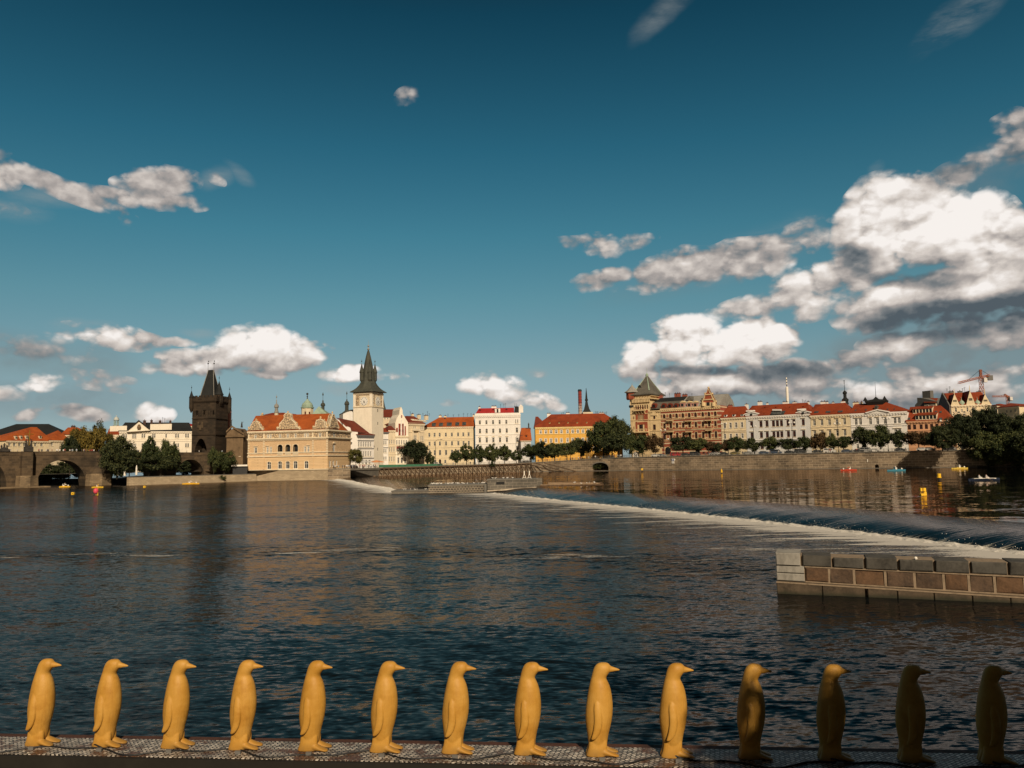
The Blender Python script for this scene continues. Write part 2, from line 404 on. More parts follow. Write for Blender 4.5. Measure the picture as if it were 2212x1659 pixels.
def window(fac, u0, u1, z0, z1, parent, arch=False, frame=FRAMEW, glass=GLASS, surround=None, hood=0, sill=True, inset=.22, bars=(1, .62), fw=.085):
    mats = [frame, surround or TRIM]
    mb = MB(); w = u1 - u0; hgt = z1 - z0
    def bar(a0, b0, a1, b1, d0=-inset, th=.1, m=0): mb.box(fac.P(a0, b0, d0), fac.u*(a1-a0), Z3*(b1-b0), fac.n*th, m)
    bar(u0, z0, u0+fw, z1); bar(u1-fw, z0, u1, z1); bar(u0+fw, z0, u1-fw, z0+fw)
    bar(u0+fw, z1-fw*1.3, u1-fw, z1)
    nb = bars[0]
    for i in range(nb):
        c = u0 + w*(i+1)/(nb+1); bar(c-fw*.4, z0+fw, c+fw*.4, z1-fw*1.3)
    if bars[1]:
        zz = z0 + hgt*bars[1]
        xs = [u0+fw] + [q for i in range(nb) for q in (u0 + w*(i+1)/(nb+1) - fw*.4, u0 + w*(i+1)/(nb+1) + fw*.4)] + [u1-fw]
        for i in range(0, len(xs), 2): bar(xs[i], zz-fw*.4, xs[i+1], zz+fw*.4)
    if surround:
        t = .16
        bar(u0-t, z0, u0, z1, 0, .06, 1); bar(u1, z0, u1+t, z1, 0, .06, 1)
        if not arch: bar(u0-t, z1, u1+t, z1+t, 0, .06, 1)
    if sill: bar(u0-.2, z0-.2, u1+.2, z0, 0, .18, 1)
    if hood == 1: bar(u0-.35, z1+.45, u1+.35, z1+.65, 0, .4, 1)
    if hood == 2:
        c = (u0+u1)/2
        mb.prism([fac.P(u0-.4, z1+.45, 0), fac.P(u1+.4, z1+.45, 0), fac.P(c, z1+1.1, 0)], fac.n*.35, 1)
    if arch and surround:
        c = (u0+u1)/2; r = w/2; k = 8
        for i in range(k):
            t0, t1 = math.pi*i/k, math.pi*(i+1)/k
            q = [(c+r*math.cos(t), z1-r+r*math.sin(t)) for t in (t0, t1)] + [(c+(r+.2)*math.cos(t), z1-r+(r+.2)*math.sin(t)) for t in (t1, t0)]
            mb.prism([fac.P(a, b, 0) for a, b in q], fac.n*.08, 1)
    fo = mb.build('window', mats, parent)
    pb = MB(); pb.poly([fac.P(u0, z0, -inset-.02), fac.P(u1, z0, -inset-.02), fac.P(u1, z1, -inset-.02), fac.P(u0, z1, -inset-.02)])
    pb.build('pane', glass, fo)
    return fo

def facade_sheet(mb, fac, ua, ub, za, zb, holes, m=0, depth=.3):
    """wall sheet from (ua,za) to (ub,zb) with window holes (u0,u1,z0,z1,arch)"""
    holes = [h for h in holes if h[0] > ua and h[1] < ub and h[2] > za and h[3] < zb]
    holes.sort(key=lambda h: h[2])
    bands = []
    for h in holes:
        if bands and h[2] < bands[-1][1] - 1e-6: bands[-1][1] = max(bands[-1][1], h[3]); bands[-1][2].append(h)
        else: bands.append([h[2], h[3], [h]])
    q = lambda a, b, c, d: mb.poly([fac.P(a, c), fac.P(b, c), fac.P(b, d), fac.P(a, d)], m) if b - a > 1e-5 and d - c > 1e-5 else None
    z = za
    for b0, b1, hs in bands:
        q(ua, ub, z, b0); hs.sort(key=lambda h: h[0]); u = ua
        for (a, b, c, d, arch) in hs:
            q(u, a, b0, b1); q(a, b, b0, c); q(a, b, d, b1); u = b
            D = fac.n*(-depth)
            if arch:
                cx = (a+b)/2; r = (b-a)/2; k = 8; zs = d - r
                arc = [(cx + r*math.cos(math.pi*i/k), zs + r*math.sin(math.pi*i/k)) for i in range(k+1)]
                mb.poly([fac.P(b, d)] + [fac.P(*p) for p in arc[:k//2+1]], m)
                mb.poly([fac.P(a, d)] + [fac.P(*p) for p in reversed(arc[k//2:])], m)
                loop = [(a, c), (b, c)] + arc
            else: loop = [(a, c), (b, c), (b, d), (a, d)]
            for i in range(len(loop)):
                p0, p1 = loop[i], loop[(i+1) % len(loop)]
                if abs(p0[0]-p1[0]) + abs(p0[1]-p1[1]) < 1e-6: continue
                A, B = fac.P(*p0), fac.P(*p1); mb.poly([A, B, B + D, A + D], m)
        q(u, ub, b0, b1); z = b1
    q(ua, ub, z, zb)

def rows_to_holes(fac, cr, rows):
    out = []
    for r in rows:
        y0, y1, xs, w = r[:4]; o = r[4] if len(r) > 4 else {}
        xr = o.get('xref', xs[0])
        zt = fac.uz(cr(xr, y0))[1]; zb = fac.uz(cr(xr, y1))[1]
        for x in xs:
            a = fac.uz(cr(x - w/2, y1))[0]; b = fac.uz(cr(x + w/2, y1))[0]
            out.append((a, b, zb, zt, o))
    return out

def hip_roof(mb, fac, ua, ub, ze, D, ur0, ur1, zr, dr=None, over=.5, m=0, th=.35):
    """ridge from ur0 to ur1 at height zr, dr back from the facade"""
    dr = D/2 if dr is None else dr
    e = [fac.P(ua-over, ze, over), fac.P(ub+over, ze, over), fac.P(ub+over, ze, -D-over), fac.P(ua-over, ze, -D-over)]
    up = [p + Z3*th for p in e]
    for i in range(4): mb.poly([e[i], e[(i+1) % 4], up[(i+1) % 4], up[i]], m)
    mb.poly(list(reversed(e)), m)
    r0, r1 = fac.P(ur0, zr, -dr), fac.P(ur1, zr, -dr)
    mb.poly([up[0], up[1], r1, r0], m); mb.poly([up[2], up[3], r0, r1], m)
    mb.poly([up[1], up[2], r1], m); mb.poly([up[3], up[0], r0], m)

def building(label, cat, fac, cr, x0, x1, yb, ye, D, rows, wallm, roofm=None, ridge=None, name='house', trim=TRIM, group=None, zbase=None,
             courses=(), cornice=.9, win={}, dr=None, cornm=None):
    """facade between crop pixels x0..x1; eaves at ye (read at x0); ridge=(xa,xb,y) read at the ridge's depth"""
    ua, ze = fac.uz(cr(x0, ye)); ub = fac.uz(cr(x1, ye))[0]
    zb = zbase if zbase is not None else fac.uz(cr(x0, yb))[1]
    base = fac.P((ua+ub)/2, zb, -D/2)
    o = thing(name, base, label, cat, group)
    holes = rows_to_holes(fac, cr, rows)
    holes = [h for h in holes if h[0] > ua + .15 and h[1] < ub - .15 and h[2] > zb and h[3] < ze]
    mb = MB(); facade_sheet(mb, fac, ua, ub, zb, ze, [(h[0], h[1], h[2], h[3], h[4].get('arch', False)) for h in holes])
    A, B, C_, D_ = fac.P(ua, zb), fac.P(ub, zb), fac.P(ub, zb, -D), fac.P(ua, zb, -D)
    H = Z3*(ze-zb)
    mb.poly([B, C_, C_+H, B+H]); mb.poly([C_, D_, D_+H, C_+H]); mb.poly([D_, A, A+H, D_+H]); mb.poly([A+H, B+H, C_+H, D_+H])
    wo = mb.build('wall', wallm, o)
    tb = MB()
    for y in courses:
        z = fac.uz(cr(x0, y))[1]; tb.box(fac.P(ua-.02, z-.15), fac.u*(ub-ua+.04), Z3*.3, fac.n*.22)
    if cornice:
        tb.box(fac.P(ua-.12, ze-cornice), fac.u*(ub-ua+.24), Z3*(cornice*.45), fac.n*.25)
        tb.box(fac.P(ua-.2, ze-cornice*.55), fac.u*(ub-ua+.4), Z3*(cornice*.55-.01), fac.n*.5)
        k = int((ub-ua)/1.1)
        for i in range(k): tb.box(fac.P(ua + (i+.3)*(ub-ua)/k, ze-cornice*.95, .25), fac.u*.4, Z3*(cornice*.4), fac.n*.2)
    if tb.v: tb.build('cornice', cornm or trim, o)
    for h in holes:
        kw = dict(win); kw.update({k: v for k, v in h[4].items() if k not in ('xref',)})
        window(fac, h[0], h[1], h[2], h[3], o, **kw)
    if roofm and ridge:
        dd = D/2 if dr is None else dr
        ur0, zr = fac.uz(cr(ridge[0], ridge[2]), -dd); ur1 = fac.uz(cr(ridge[1], ridge[2]), -dd)[0]
        rb = MB(); hip_roof(rb, fac, ua, ub, ze, D, max(ur0, ua), min(ur1, ub), zr, dd)
        rb.build('roof', roofm, o)
        return o, dict(ua=ua, ub=ub, ze=ze, zb=zb, zr=zr, dd=dd, D=D, fac=fac)
    return o, dict(ua=ua, ub=ub, ze=ze, zb=zb, D=D, fac=fac)

def roof_pt(info, cr, x, y):
    """point of the front roof slope seen at a pixel"""
    f = info['fac']; e0 = f.P(0, info['ze']+.35, .5); e1 = f.P(0, info['zr'], -info['dd'])
    nrm = (e1 - e0).cross(f.u).normalized(); r = ray(*cr(x, y))
    t = (e0 - EYEV).dot(nrm)/r.dot(nrm)
    return EYEV + r*t, nrm if nrm.z > 0 else -nrm
def skylights(o, info, cr, rects, mat=GLASSR):
    for (xa, ya, xb, yb) in rects:
        mb = MB(); f = info['fac']; p, n = roof_pt(info, cr, xa, yb); q, _ = roof_pt(info, cr, xb, ya)
        s = (f.u.cross(n)); s = s if s.z > 0 else -s
        w = (q-p).dot(f.u); h = (q-p).dot(s)
        mb.box(p - n*.1, f.u*w, s*h, n*.3); mb.build('skylight', mat, o)
def dormers(o, info, cr, specs, wallm=WHITE, roofm=TILE_O, pitched=True):
    """(x, ytop, ybot, w) small roof dormers"""
    f = info['fac']
    for (x, yt, yb, w) in specs:
        p, n = roof_pt(info, cr, x, yb); ww = abs(f.uz(cr(x+w/2, yb))[0] - f.uz(cr(x-w/2, yb))[0])
        hh = (yb-yt)*.25*abs(f.uz(cr(x, yb), 0)[1] - f.uz(cr(x, yb-4), 0)[1])
        mb = MB(); a = p - f.u*ww/2 - Z3*.2
        mb.box(a, f.u*ww, Z3*(hh+.2), -f.n*3.0, 0)
        mb.prism([a + Z3*(hh+.2) - f.u*.15 + f.n*.2, a + Z3*(hh+.2) + f.u*(ww+.15) + f.n*.2, a + f.u*ww/2 + Z3*(hh+.2+(ww*.35 if pitched else .15)) + f.n*.2], -f.n*3.4, 1)
        mb.box(a + f.u*ww*.2 + Z3*.35, f.u*ww*.6, Z3*(hh*.65), f.n*.05, 2)
        mb.build('dormer', [wallm, roofm, GLASS], o)
def chimneys(o, info, cr, specs, mat=WHITE, d=None, cap=DARKM):
    f = info['fac']
    for (xa, xb, yt, yb) in specs:
        dd = -info.get('dd', info['D']/2) if d is None else d
        ua, zt = f.uz(cr(xa, yt), dd); ub, zb = f.uz(cr(xb, yb), dd)
        mb = MB(); mb.box(f.P(ua, zb-1.5, dd), f.u*(ub-ua), Z3*(zt-zb+1.5), -f.n*1.2, 0)
        mb.box(f.P(ua-.1, zt, dd+.1), f.u*(ub-ua+.2), Z3*.18, -f.n*1.4, 1)
        k = max(1, int((ub-ua)/.9))
        for i in range(k): mb.tube(f.P(ua+(i+.5)*(ub-ua)/k, zt+.18, dd-.5), f.P(ua+(i+.5)*(ub-ua)/k, zt+.7, dd-.5), .18, .15, 6, 2)
        mb.build('chimney', [mat, cap, TILE_B], o)
def aerials(o, info, cr, xs, y, h=2.2, mat=BLACK):
    f = info['fac']; dd = -info.get('dd', 5)
    for x in xs:
        u, z = f.uz(cr(x, y), dd); hh = h*random.uniform(.6, 1.3)
        mb = MB(); mb.tube(f.P(u, z-.5, dd), f.P(u, z+hh, dd), .06, .05, 5)
        for k in (0, 1, 2): mb.tube(f.P(u-.5+.1*k, z+hh-.2-.35*k, dd), f.P(u+.5-.1*k, z+hh-.2-.35*k, dd), .04, .04, 4)
        mb.build('aerial', mat, o)

# ------------------------------------------------------------------ water
WEIR_CREST = [(4.6, 159.1), (12, 137), (23.5, 105.3), (31.5, 80.0), (36.5, 58.2), (44, 30), (52, 0), (64, -60)]
WEIR_FOOT = [(-4.0, 158), (5.5, 128), (16.5, 97), (25.0, 70.5), (30.3, 49.0), (37, 24), (45, -4), (56, -62)]
LWEIR_CREST = [(-69, 358), (-53.5, 312), (-36, 247), (-24, 208), (-17.5, 178)]
LWEIR_FOOT = [(-79, 356), (-62, 305), (-44, 240), (-31.5, 202), (-25.5, 176)]
WALL = [(-80, 352), (-62, 366), (-34, 392), (0, 412), (18, 411), (48, 393), (88, 362), (123, 335), (163, 309), (200, 285), (260, 240), (420, 120), (520, 20)]
def street_z(x):
    P = [(-400, 4.6), (-60, 4.6), (0, 5.4), (22, 6.1), (48, 7.2), (88, 7.5), (900, 7.5)]
    for (a, za), (b, zb) in zip(P, P[1:]):
        if x <= b: return za + (zb-za)*max(0, (x-a))/(b-a)
    return 7.5
def seg_dist(p, poly):
    best = 1e9
    for a, b in zip(poly, poly[1:]):
        a_, b_ = Vector(a), Vector(b); d = b_-a_; t = max(0, min(1, (p-a_).dot(d)/d.length_squared))
        best = min(best, (p - a_ - d*t).length)
    return best
def watermat(name, calm, deep=(.006, .009, .010), tone=(.56, .51, .475)):
    m = bpy.data.materials.new(name); m.use_nodes = True; T = NT(m.node_tree)
    b = m.node_tree.nodes['Principled BSDF']
    co = T.n('ShaderNodeTexCoord').outputs['Object']
    at = T.n('ShaderNodeAttribute', attribute_name='foam')
    fo = at.outputs['Fac']
    ch = T.n('ShaderNodeAttribute', attribute_name='chop').outputs['Fac']
    if calm:
        OCT = [(.16, .35, .010, .035, 0), (.9, .40, .012, .045, 12), (3.0, .5, .012, .030, -20)]; gain = T.rng(T.noise(co, .03, 2, .5), .35, .65, .55, 1.3)
    else:
        OCT = [(.09, .40, .05, .09, 8), (.33, .42, .05, .12, -14), (1.2, .36, .05, .11, 20), (3.6, .34, .10, .25, -10), (9.0, .40, .13, .30, 12)]; gain = T.rng(T.noise(T.vm('MULTIPLY', co, (.5, 1, 1)), .040, 3, .6), .34, .66, .50, 1.35)
    warp = T.vm('SCALE', T.n('ShaderNodeTexNoise', inp={'Vector': co, 'Scale': .10, 'Detail': 2.0}).outputs[1], 2.5)
    c0 = T.vm('ADD', co, warp); slope = None
    for (sc_, st_, ax, ay, rot) in OCT:
        mp = T.n('ShaderNodeMapping', inp={'Vector': c0}); mp.inputs['Rotation'].default_value = (0, 0, R(rot)); mp.inputs['Scale'].default_value = (st_, 1, 1)
        nz = T.n('ShaderNodeTexNoise', inp={'Vector': mp.outputs[0], 'Scale': sc_, 'Detail': 1.6, 'Roughness': .5}).outputs[1]
        v = T.vm('MULTIPLY', T.vm('SUBTRACT', nz, (.5, .5, .5)), (ax*1.6, ay*1.6, 0.0))
        slope = v if slope is None else T.vm('ADD', slope, v)
    slope = T.vm('SCALE', slope, gain)
    cz = T.n('ShaderNodeTexNoise', inp={'Vector': T.vm('MULTIPLY', co, (.6, 1.2, 1)), 'Scale': 1.9, 'Detail': 4.0, 'Roughness': .6}).outputs[1]
    slope = T.vm('ADD', slope, T.vm('SCALE', T.vm('MULTIPLY', T.vm('SUBTRACT', cz, (.5, .5, .5)), (1.0, 1.6, 0.0)), T.m('MULTIPLY', ch, 1.6)))
    bn = T.n('ShaderNodeVectorMath', operation='NORMALIZE', inp={0: T.vm('ADD', slope, (0.0, 0.0, 1.0))})
    # foam: streaks drawn out along the current below the weirs
    fv = T.n('ShaderNodeMapping', inp={'Vector': co}); fv.inputs['Rotation'].default_value = (0, 0, R(-12)); fv.inputs['Scale'].default_value = (.07, .42, 1)
    fn = T.noise(fv.outputs[0], 1.5, 6, .68); fn2 = T.noise(co, 6.0, 4, .7)
    fm = T.m('ADD', T.m('MULTIPLY_ADD', fn, 1.4, -.40), T.m('MULTIPLY', fn2, .42))
    thr = T.m('SUBTRACT', .76, T.m('MULTIPLY', fo, .42))
    fa = T.rng(T.m('SUBTRACT', fm, thr), -.02, .09, 0, 1, True)
    fa = T.m('MULTIPLY', fa, T.rng(fo, .06, .28, 0, 1))
    T.set(b, 'Base Color', T.mix(fa, (*deep, 1), (.52, .50, .46, 1)))
    T.set(b, 'Roughness', .8); T.set(b, 'Specular IOR Level', 0.0)
    fr = T.n('ShaderNodeFresnel', inp={'IOR': 1.30, 'Normal': bn.outputs[0]}).outputs[0]
    gl = T.n('ShaderNodeBsdfGlossy', inp={'Color': (*tone, 1), 'Roughness': .11 if not calm else .03, 'Normal': bn.outputs[0]})
    mx = T.n('ShaderNodeMixShader', inp={0: T.m('MULTIPLY', fr, T.m('SUBTRACT', 1.0, fa)), 1: b, 2: gl})
    m.node_tree.links.new(mx.outputs[0], m.node_tree.nodes['Material Output'].inputs[0])
    return m
def attr_mesh(name, verts, faces, mat, foam, chop):
    me = bpy.data.meshes.new(name); me.from_pydata(verts, [], faces)
    for nm, vals in (('foam', foam), ('chop', chop)):
        a = me.attributes.new(nm, 'FLOAT', 'POINT'); a.data.foreach_set('value', vals)
    me.materials.append(mat); me.update()
    o = bpy.data.objects.new(name, me); sc.collection.objects.link(o)
    return o
WATER = watermat('river_water', False)
POOL = watermat('still_water', True, tone=(.80, .70, .62))
# lower river: a fine grid where foam and chop vary, coarse beyond
xs = [-6000, -2500, -900, -450, -260, -180] + [-160 + 2.5*i for i in range(93)] + [90, 140, 260, 600, 2500, 6000]
ys = [-1200, -300, -80, -20] + [2.5*i for i in range(149)] + [400, 600]
EDDY = [(-62, 62), (-40, 59), (-22, 58), (-8, 57), (4, 52), (12, 44)]
vs, fo_, ch_ = [], [], []
for y in ys:
    for x in xs:
        p = Vector((x, y)); f = c = 0.0
        if -170 < x < 90 and y > -30:
            d = seg_dist(p, WEIR_FOOT); d2 = seg_dist(p, LWEIR_FOOT); de = seg_dist(p, EDDY)
            f = .70*math.exp(-(d/2.4)) + .62*math.exp(-(d/8.0)) + .24*math.exp(-d/26.)
            f = max(f, 1.1*math.exp(-d2/5.0) + .40*math.exp(-d2/14.0))
            f = max(f, .60*math.exp(-(de/2.4)**2)*(.72 + .85*mnoise.noise(Vector((x*.13, y*.3, 7)))))
            if y < 41 and x > 0: f = 0.0
            c = .8*math.exp(-d/12.) + .6*math.exp(-d2/9.) + .75*math.exp(-(de/3.6)**2) + .10*math.exp(-d/50.)
        vs.append((x, y, 0.0)); fo_.append(f); ch_.append(c)
nx = len(xs)
fs = [(j*nx+i, j*nx+i+1, (j+1)*nx+i+1, (j+1)*nx+i) for j in range(len(ys)-1) for i in range(nx-1)]
river = attr_mesh('river_water', vs, fs, WATER, fo_, ch_); tag(river, kind='structure')
# upper pool behind the weirs
def pool_mesh():
    poly = [(a, b) for a, b in WEIR_CREST] + [(520, -60), (520, 20)] + [(a, b) for a, b in reversed(WALL[:-1])] + LWEIR_CREST[0:] + [(-17.3, 170), (-5, 169.5), (4.6, 169.5)]
    bm = bmesh.new(); v = [bm.verts.new((a, b, 1.0)) for a, b in poly]; bm.faces.new(v)
    bmesh.ops.triangulate(bm, faces=bm.faces[:])
    me = bpy.data.meshes.new('pool_water'); bm.to_mesh(me); bm.free(); me.materials.append(POOL)
    o = bpy.data.objects.new('pool_water', me); sc.collection.objects.link(o); tag(o, kind='structure')
pool_mesh()
def fallmat():
    m = bpy.data.materials.new('falling_water'); m.use_nodes = True; T = NT(m.node_tree)
    b = m.node_tree.nodes['Principled BSDF']
    co = T.n('ShaderNodeTexCoord').outputs['Object']; s = T.n('ShaderNodeAttribute', attribute_name='foam').outputs['Fac']
    v = T.n('ShaderNodeMapping', inp={'Vector': co}); v.inputs['Rotation'].default_value = (0, 0, R(-17)); v.inputs['Scale'].default_value = (.22, 1.5, .25)
    n = T.noise(v.outputs[0], 1.6, 6, .7)
    fa = T.rng(T.m('ADD', n, T.m('MULTIPLY', T.m('POWER', s, 3.0), .52)), .90, 1.08, 0, 1, True)
    T.set(b, 'Base Color', T.mix(fa, (.004, .007, .008, 1), (.44, .42, .36, 1)))
    T.set(b, 'Roughness', .8); T.set(b, 'Specular IOR Level', 0.0)
    bn = T.n('ShaderNodeBump', inp={'Strength': 1.0, 'Distance': .03, 'Height': T.noise(v.outputs[0], 1.6, 3, .6)})
    fr = T.n('ShaderNodeFresnel', inp={'IOR': 1.28, 'Normal': bn.outputs[0]}).outputs[0]
    gl = T.n('ShaderNodeBsdfGlossy', inp={'Color': (.62, .56, .52, 1), 'Roughness': .06, 'Normal': bn.outputs[0]})
    mx = T.n('ShaderNodeMixShader', inp={0: T.m('MULTIPLY', fr, T.m('SUBTRACT', 1.0, fa)), 1: b, 2: gl})
    m.node_tree.links.new(mx.outputs[0], m.node_tree.nodes['Material Output'].inputs[0])
    return m
FALL = fallmat()
def resample(poly, n):
    P = [Vector(p) for p in poly]; L = [0]
    for a, b in zip(P, P[1:]): L.append(L[-1] + (b-a).length)
    out = []
    for i in range(n+1):
        t = L[-1]*i/n; k = max(j for j in range(len(L)) if L[j] <= t + 1e-9); k = min(k, len(P)-2)
        out.append(P[k].lerp(P[k+1], (t-L[k])/(L[k+1]-L[k])))
    return out
def weir(name, crest, foot, n, label):
    A = resample(crest, n); B = resample(foot, n); vs, fo, fs = [], [], []
    prof = [(-.03, 1.002), (.12, .992), (.28, .96), (.44, .88), (.58, .76), (.72, .57), (.86, .32), (1.0, -.03)]
    for i, (a, b) in enumerate(zip(A, B)):
        for (t, z) in prof:
            p = a.lerp(b, t + .03*(mnoise.noise(Vector((i*.35, t*2, 3)))))
            vs.append((p.x, p.y, z + .035*mnoise.noise(Vector((i*.5, t*4, 0)))*(t > .1))); fo.append(max(0, t))
    k = len(prof)
    for i in range(n):
        for j in range(k-1): fs.append((i*k+j, i*k+j+1, (i+1)*k+j+1, (i+1)*k+j))
    o = attr_mesh(name, vs, fs, FALL, fo, [0.0]*len(vs)); o.data.polygons.foreach_set('use_smooth', [True]*len(fs))
    tag(o, kind='structure')
    return B
FOAM = pmat('foam', (.66, .63, .57), .9, var=.12, scale=3, bump=.05, bscale=12, col2=(.30, .29, .25))
def foam_ridge(name, B, seed, hmax=.32, half=.8):
    """the boiling white roll at the foot of a weir"""
    random.seed(seed); mb = MB(); pts = resample([tuple(p) for p in B], 420); prev = None
    for i, p in enumerate(pts):
        d = (pts[min(i+1, len(pts)-1)] - pts[max(i-1, 0)]).normalized(); nn = Vector((-d.y, d.x))
        if nn.x > 0: nn = -nn
        n1 = mnoise.noise(Vector((i*.33, seed, 0))); n2 = mnoise.noise(Vector((i*1.3, seed, 5)))
        hh = hmax*(.55 + .5*n1 + .45*n2); ww = half*(.8 + .6*n1)
        hh = max(.05, hh)
        row = [Vector((p.x - nn.x*ww*.7, p.y - nn.y*ww*.7, .02)), Vector((p.x - nn.x*ww*.25, p.y - nn.y*ww*.25, hh*.9)), Vector((p.x + nn.x*ww*.15, p.y + nn.y*ww*.15, hh)), Vector((p.x + nn.x*ww*.8, p.y + nn.y*ww*.8, hh*.4)), Vector((p.x + nn.x*ww*1.5, p.y + nn.y*ww*1.5, -.03))]
        row = [q + Vector((random.uniform(-.08, .08), random.uniform(-.08, .08), random.uniform(-.04, .05))) for q in row]
        if prev:
            for a in range(4): mb.poly([prev[a], prev[a+1], row[a+1], row[a]])
        prev = row
    for i in range(3000):
        p = random.choice(pts); s = random.uniform(.008, .028); q = Vector((p.x + random.gauss(-.1, .7), p.y + random.gauss(0, .7), abs(random.gauss(.1, .22))))
        mb.poly([q, q + Vector((s*2.2, 0, .3*s)), q + Vector((s, .4*s, s*1.4))])
    o = mb.build(name, FOAM); tag(o, kind='stuff', label='white foam boiling along the foot of the weir' if seed == 1 else 'white foam below the far left weir', cat='foam')
B1 = weir('weir_water', WEIR_CREST, WEIR_FOOT, 260, '')
B2 = weir('weir_water', LWEIR_CREST, LWEIR_FOOT, 160, '')
foam_ridge('weir_foam', B1, 1, .26, .55); foam_ridge('weir_foam', B2, 2, .45, 1.6)

# ------------------------------------------------------------------ land, embankment walls
PAVE = pmat('paving', (.20, .18, .15), .9, var=.2, scale=.3)
ASPH = pmat('asphalt', (.055, .053, .05), .9, var=.2, scale=.5)
QUARRY = stonemat('embankment_stone', (.32, .245, .165), (.15, .118, .085), (.44, .36, .26), 2.4, .95, -37, dirt=.5, ms=.09, patch=.55)
QUAYST = stonemat('quay_stone', (.50, .40, .27), (.38, .30, .20), (.24, .19, .13), 1.1, .5, 20, dirt=.22, patch=.3)
BRIDGEST = stonemat('bridge_stone', (.150, .105, .062), (.060, .044, .029), (.13, .10, .07), 2.2, .9, 43, dirt=.8, patch=.7)
TOWERST = stonemat('tower_stone', (.070, .050, .033), (.024, .018, .013), (.055, .042, .030), 1.8, .9, 0, dirt=.75, patch=.7)
CAPST = pmat('coping_stone', (.16, .15, .13), .85, var=.15)
def land():
    mb = MB(); n = len(WALL)
    far = [(p[0]*14 if abs(p[0]) > 30 else p[0]*14, 6500) for p in WALL]
    P = [(-80, 352)] + WALL[1:]
    for i in range(n-1):
        a, b = P[i], P[i+1]; c, d = (b[0]*1.5, 700), (a[0]*1.5, 700)
        mb.poly([(a[0], a[1], street_z(a[0])), (b[0], b[1], street_z(b[0])), (c[0], c[1], street_z(b[0])), (d[0], d[1], street_z(a[0]))])
    mb.poly([(-80, 352, 4.6), (-120, 700, 4.6), (-6000, 700, 4.6), (-6000, 345, 4.6), (-128, 345, 4.6)])
    mb.poly([(780, 700, 7.5), (780, 20, 7.5), (520, 20, 7.5)])
    mb.poly([(6000, 700, 7.4), (6000, 20, 7.4), (780, 20, 7.4), (780, 700, 7.4)])
    mb.poly([(-6000, 699, 4.5), (6000, 699, 4.5), (6000, 9000, 4.5), (-6000, 9000, 4.5)])
    o = mb.build('ground', PAVE); tag(o, kind='structure')
    mb = MB()   # road behind the railing
    for i in range(4, n-2):
        a, b = Vector(P[i]), Vector(P[i+1]); d = (b-a).normalized(); q = Vector((-d.y, d.x)); q = q if q.y > 0 else -q
        za, zb = street_z(a.x)+.004, street_z(b.x)+.004
        A, B, C, D = a+q*6, b+q*6, b+q*15, a+q*15
        mb.poly([(A.x, A.y, za), (B.x, B.y, zb), (C.x, C.y, zb), (D.x, D.y, za)])
    tag(mb.build('road', ASPH), kind='structure')
land()
# embankment wall with an arched outfall and a small drain
def embankment():
    root = thing('embankment_wall', (100, 350, 1), 'long brown stone river wall below the street, with an arched outfall', 'wall')
    mb = MB(); cap = MB(); holes = []
    pts = WALL[3:-1]
    for i in range(len(pts)-1):
        a, b = pts[i], pts[i+1]; f = Fac(a, b); L = (Vector(a)-Vector(b)).length
        za, zb = street_z(a[0]), street_z(b[0])
        ks = [0, L]; hole = None
        if i in (1, 2):
            pass
        if a[0] == 18:
            u0 = f.uz(c12(1035, 145))[0]; u1 = f.uz(c12(1182, 140))[0]; zc = f.uz(c12(1110, 68))[1]
            hole = (u0, u1, .4, zc, 2.2, 9.0)
        if a[0] == 123:
            u0 = f.uz(c9(1022, 1550))[0]; u1 = f.uz(c9(1090, 1550))[0]; zc = f.uz(c9(1055, 1492))[1]
            hole = (u0, u1, .4, zc, (u1-u0)/2, 3.0)
        ztop = lambda u: za + (zb-za)*u/L
        if hole:
            u0, u1, zb0, zc, rise, dep = hole; N = 16
            mb.poly([f.P(0, -1), f.P(u0, -1), f.P(u0, ztop(u0)), f.P(0, za)]); mb.poly([f.P(u1, -1), f.P(L, -1), f.P(L, zb), f.P(u1, ztop(u1))])
            arc = lambda t: (u0 + (u1-u0)*t, zc - rise + rise*math.sqrt(max(0, 1-(2*t-1)**2)))
            for k in range(N):
                p, q = arc(k/N), arc((k+1)/N)
                mb.poly([f.P(*p), f.P(*q), f.P(q[0], ztop(q[0])), f.P(p[0], ztop(p[0]))])
                mb.poly([f.P(*p), f.P(*q), f.P(q[0], q[1], -dep), f.P(p[0], p[1], -dep)])
                if u1-u0 > 4: cap.prism([f.P(p[0], p[1], 0), f.P(q[0], q[1], 0), f.P(q[0], q[1]+.5, 0), f.P(p[0], p[1]+.5, 0)], f.n*.12)
            for u in (u0, u1): mb.poly([f.P(u, -1), f.P(u, zc-rise), f.P(u, zc-rise, -dep), f.P(u, -1, -dep)])
            mb.poly([f.P(u0, -1, -dep), f.P(u1, -1, -dep), f.P(u1, zc, -dep), f.P(u0, zc, -dep)])
            mb.poly([f.P(u0, 1.3, -1.5), f.P(u1, 1.3, -1.5), f.P(u1, 1.6, -dep), f.P(u0, 1.6, -dep)])
        else: mb.poly([f.P(0, -1), f.P(L, -1), f.P(L, zb), f.P(0, za)])
        A, B = f.P(0, za, .25), f.P(L, zb, .25); v = B - A
        cap.box(A - Z3*.1, v, Z3*.35, -f.n*.8)
        cap.box(f.P(0, .9, 0), f.u*L, Z3*.32, f.n*.45)
    mb.build('masonry', QUARRY, root); cap.build('coping', CAPST, root)
embankment()
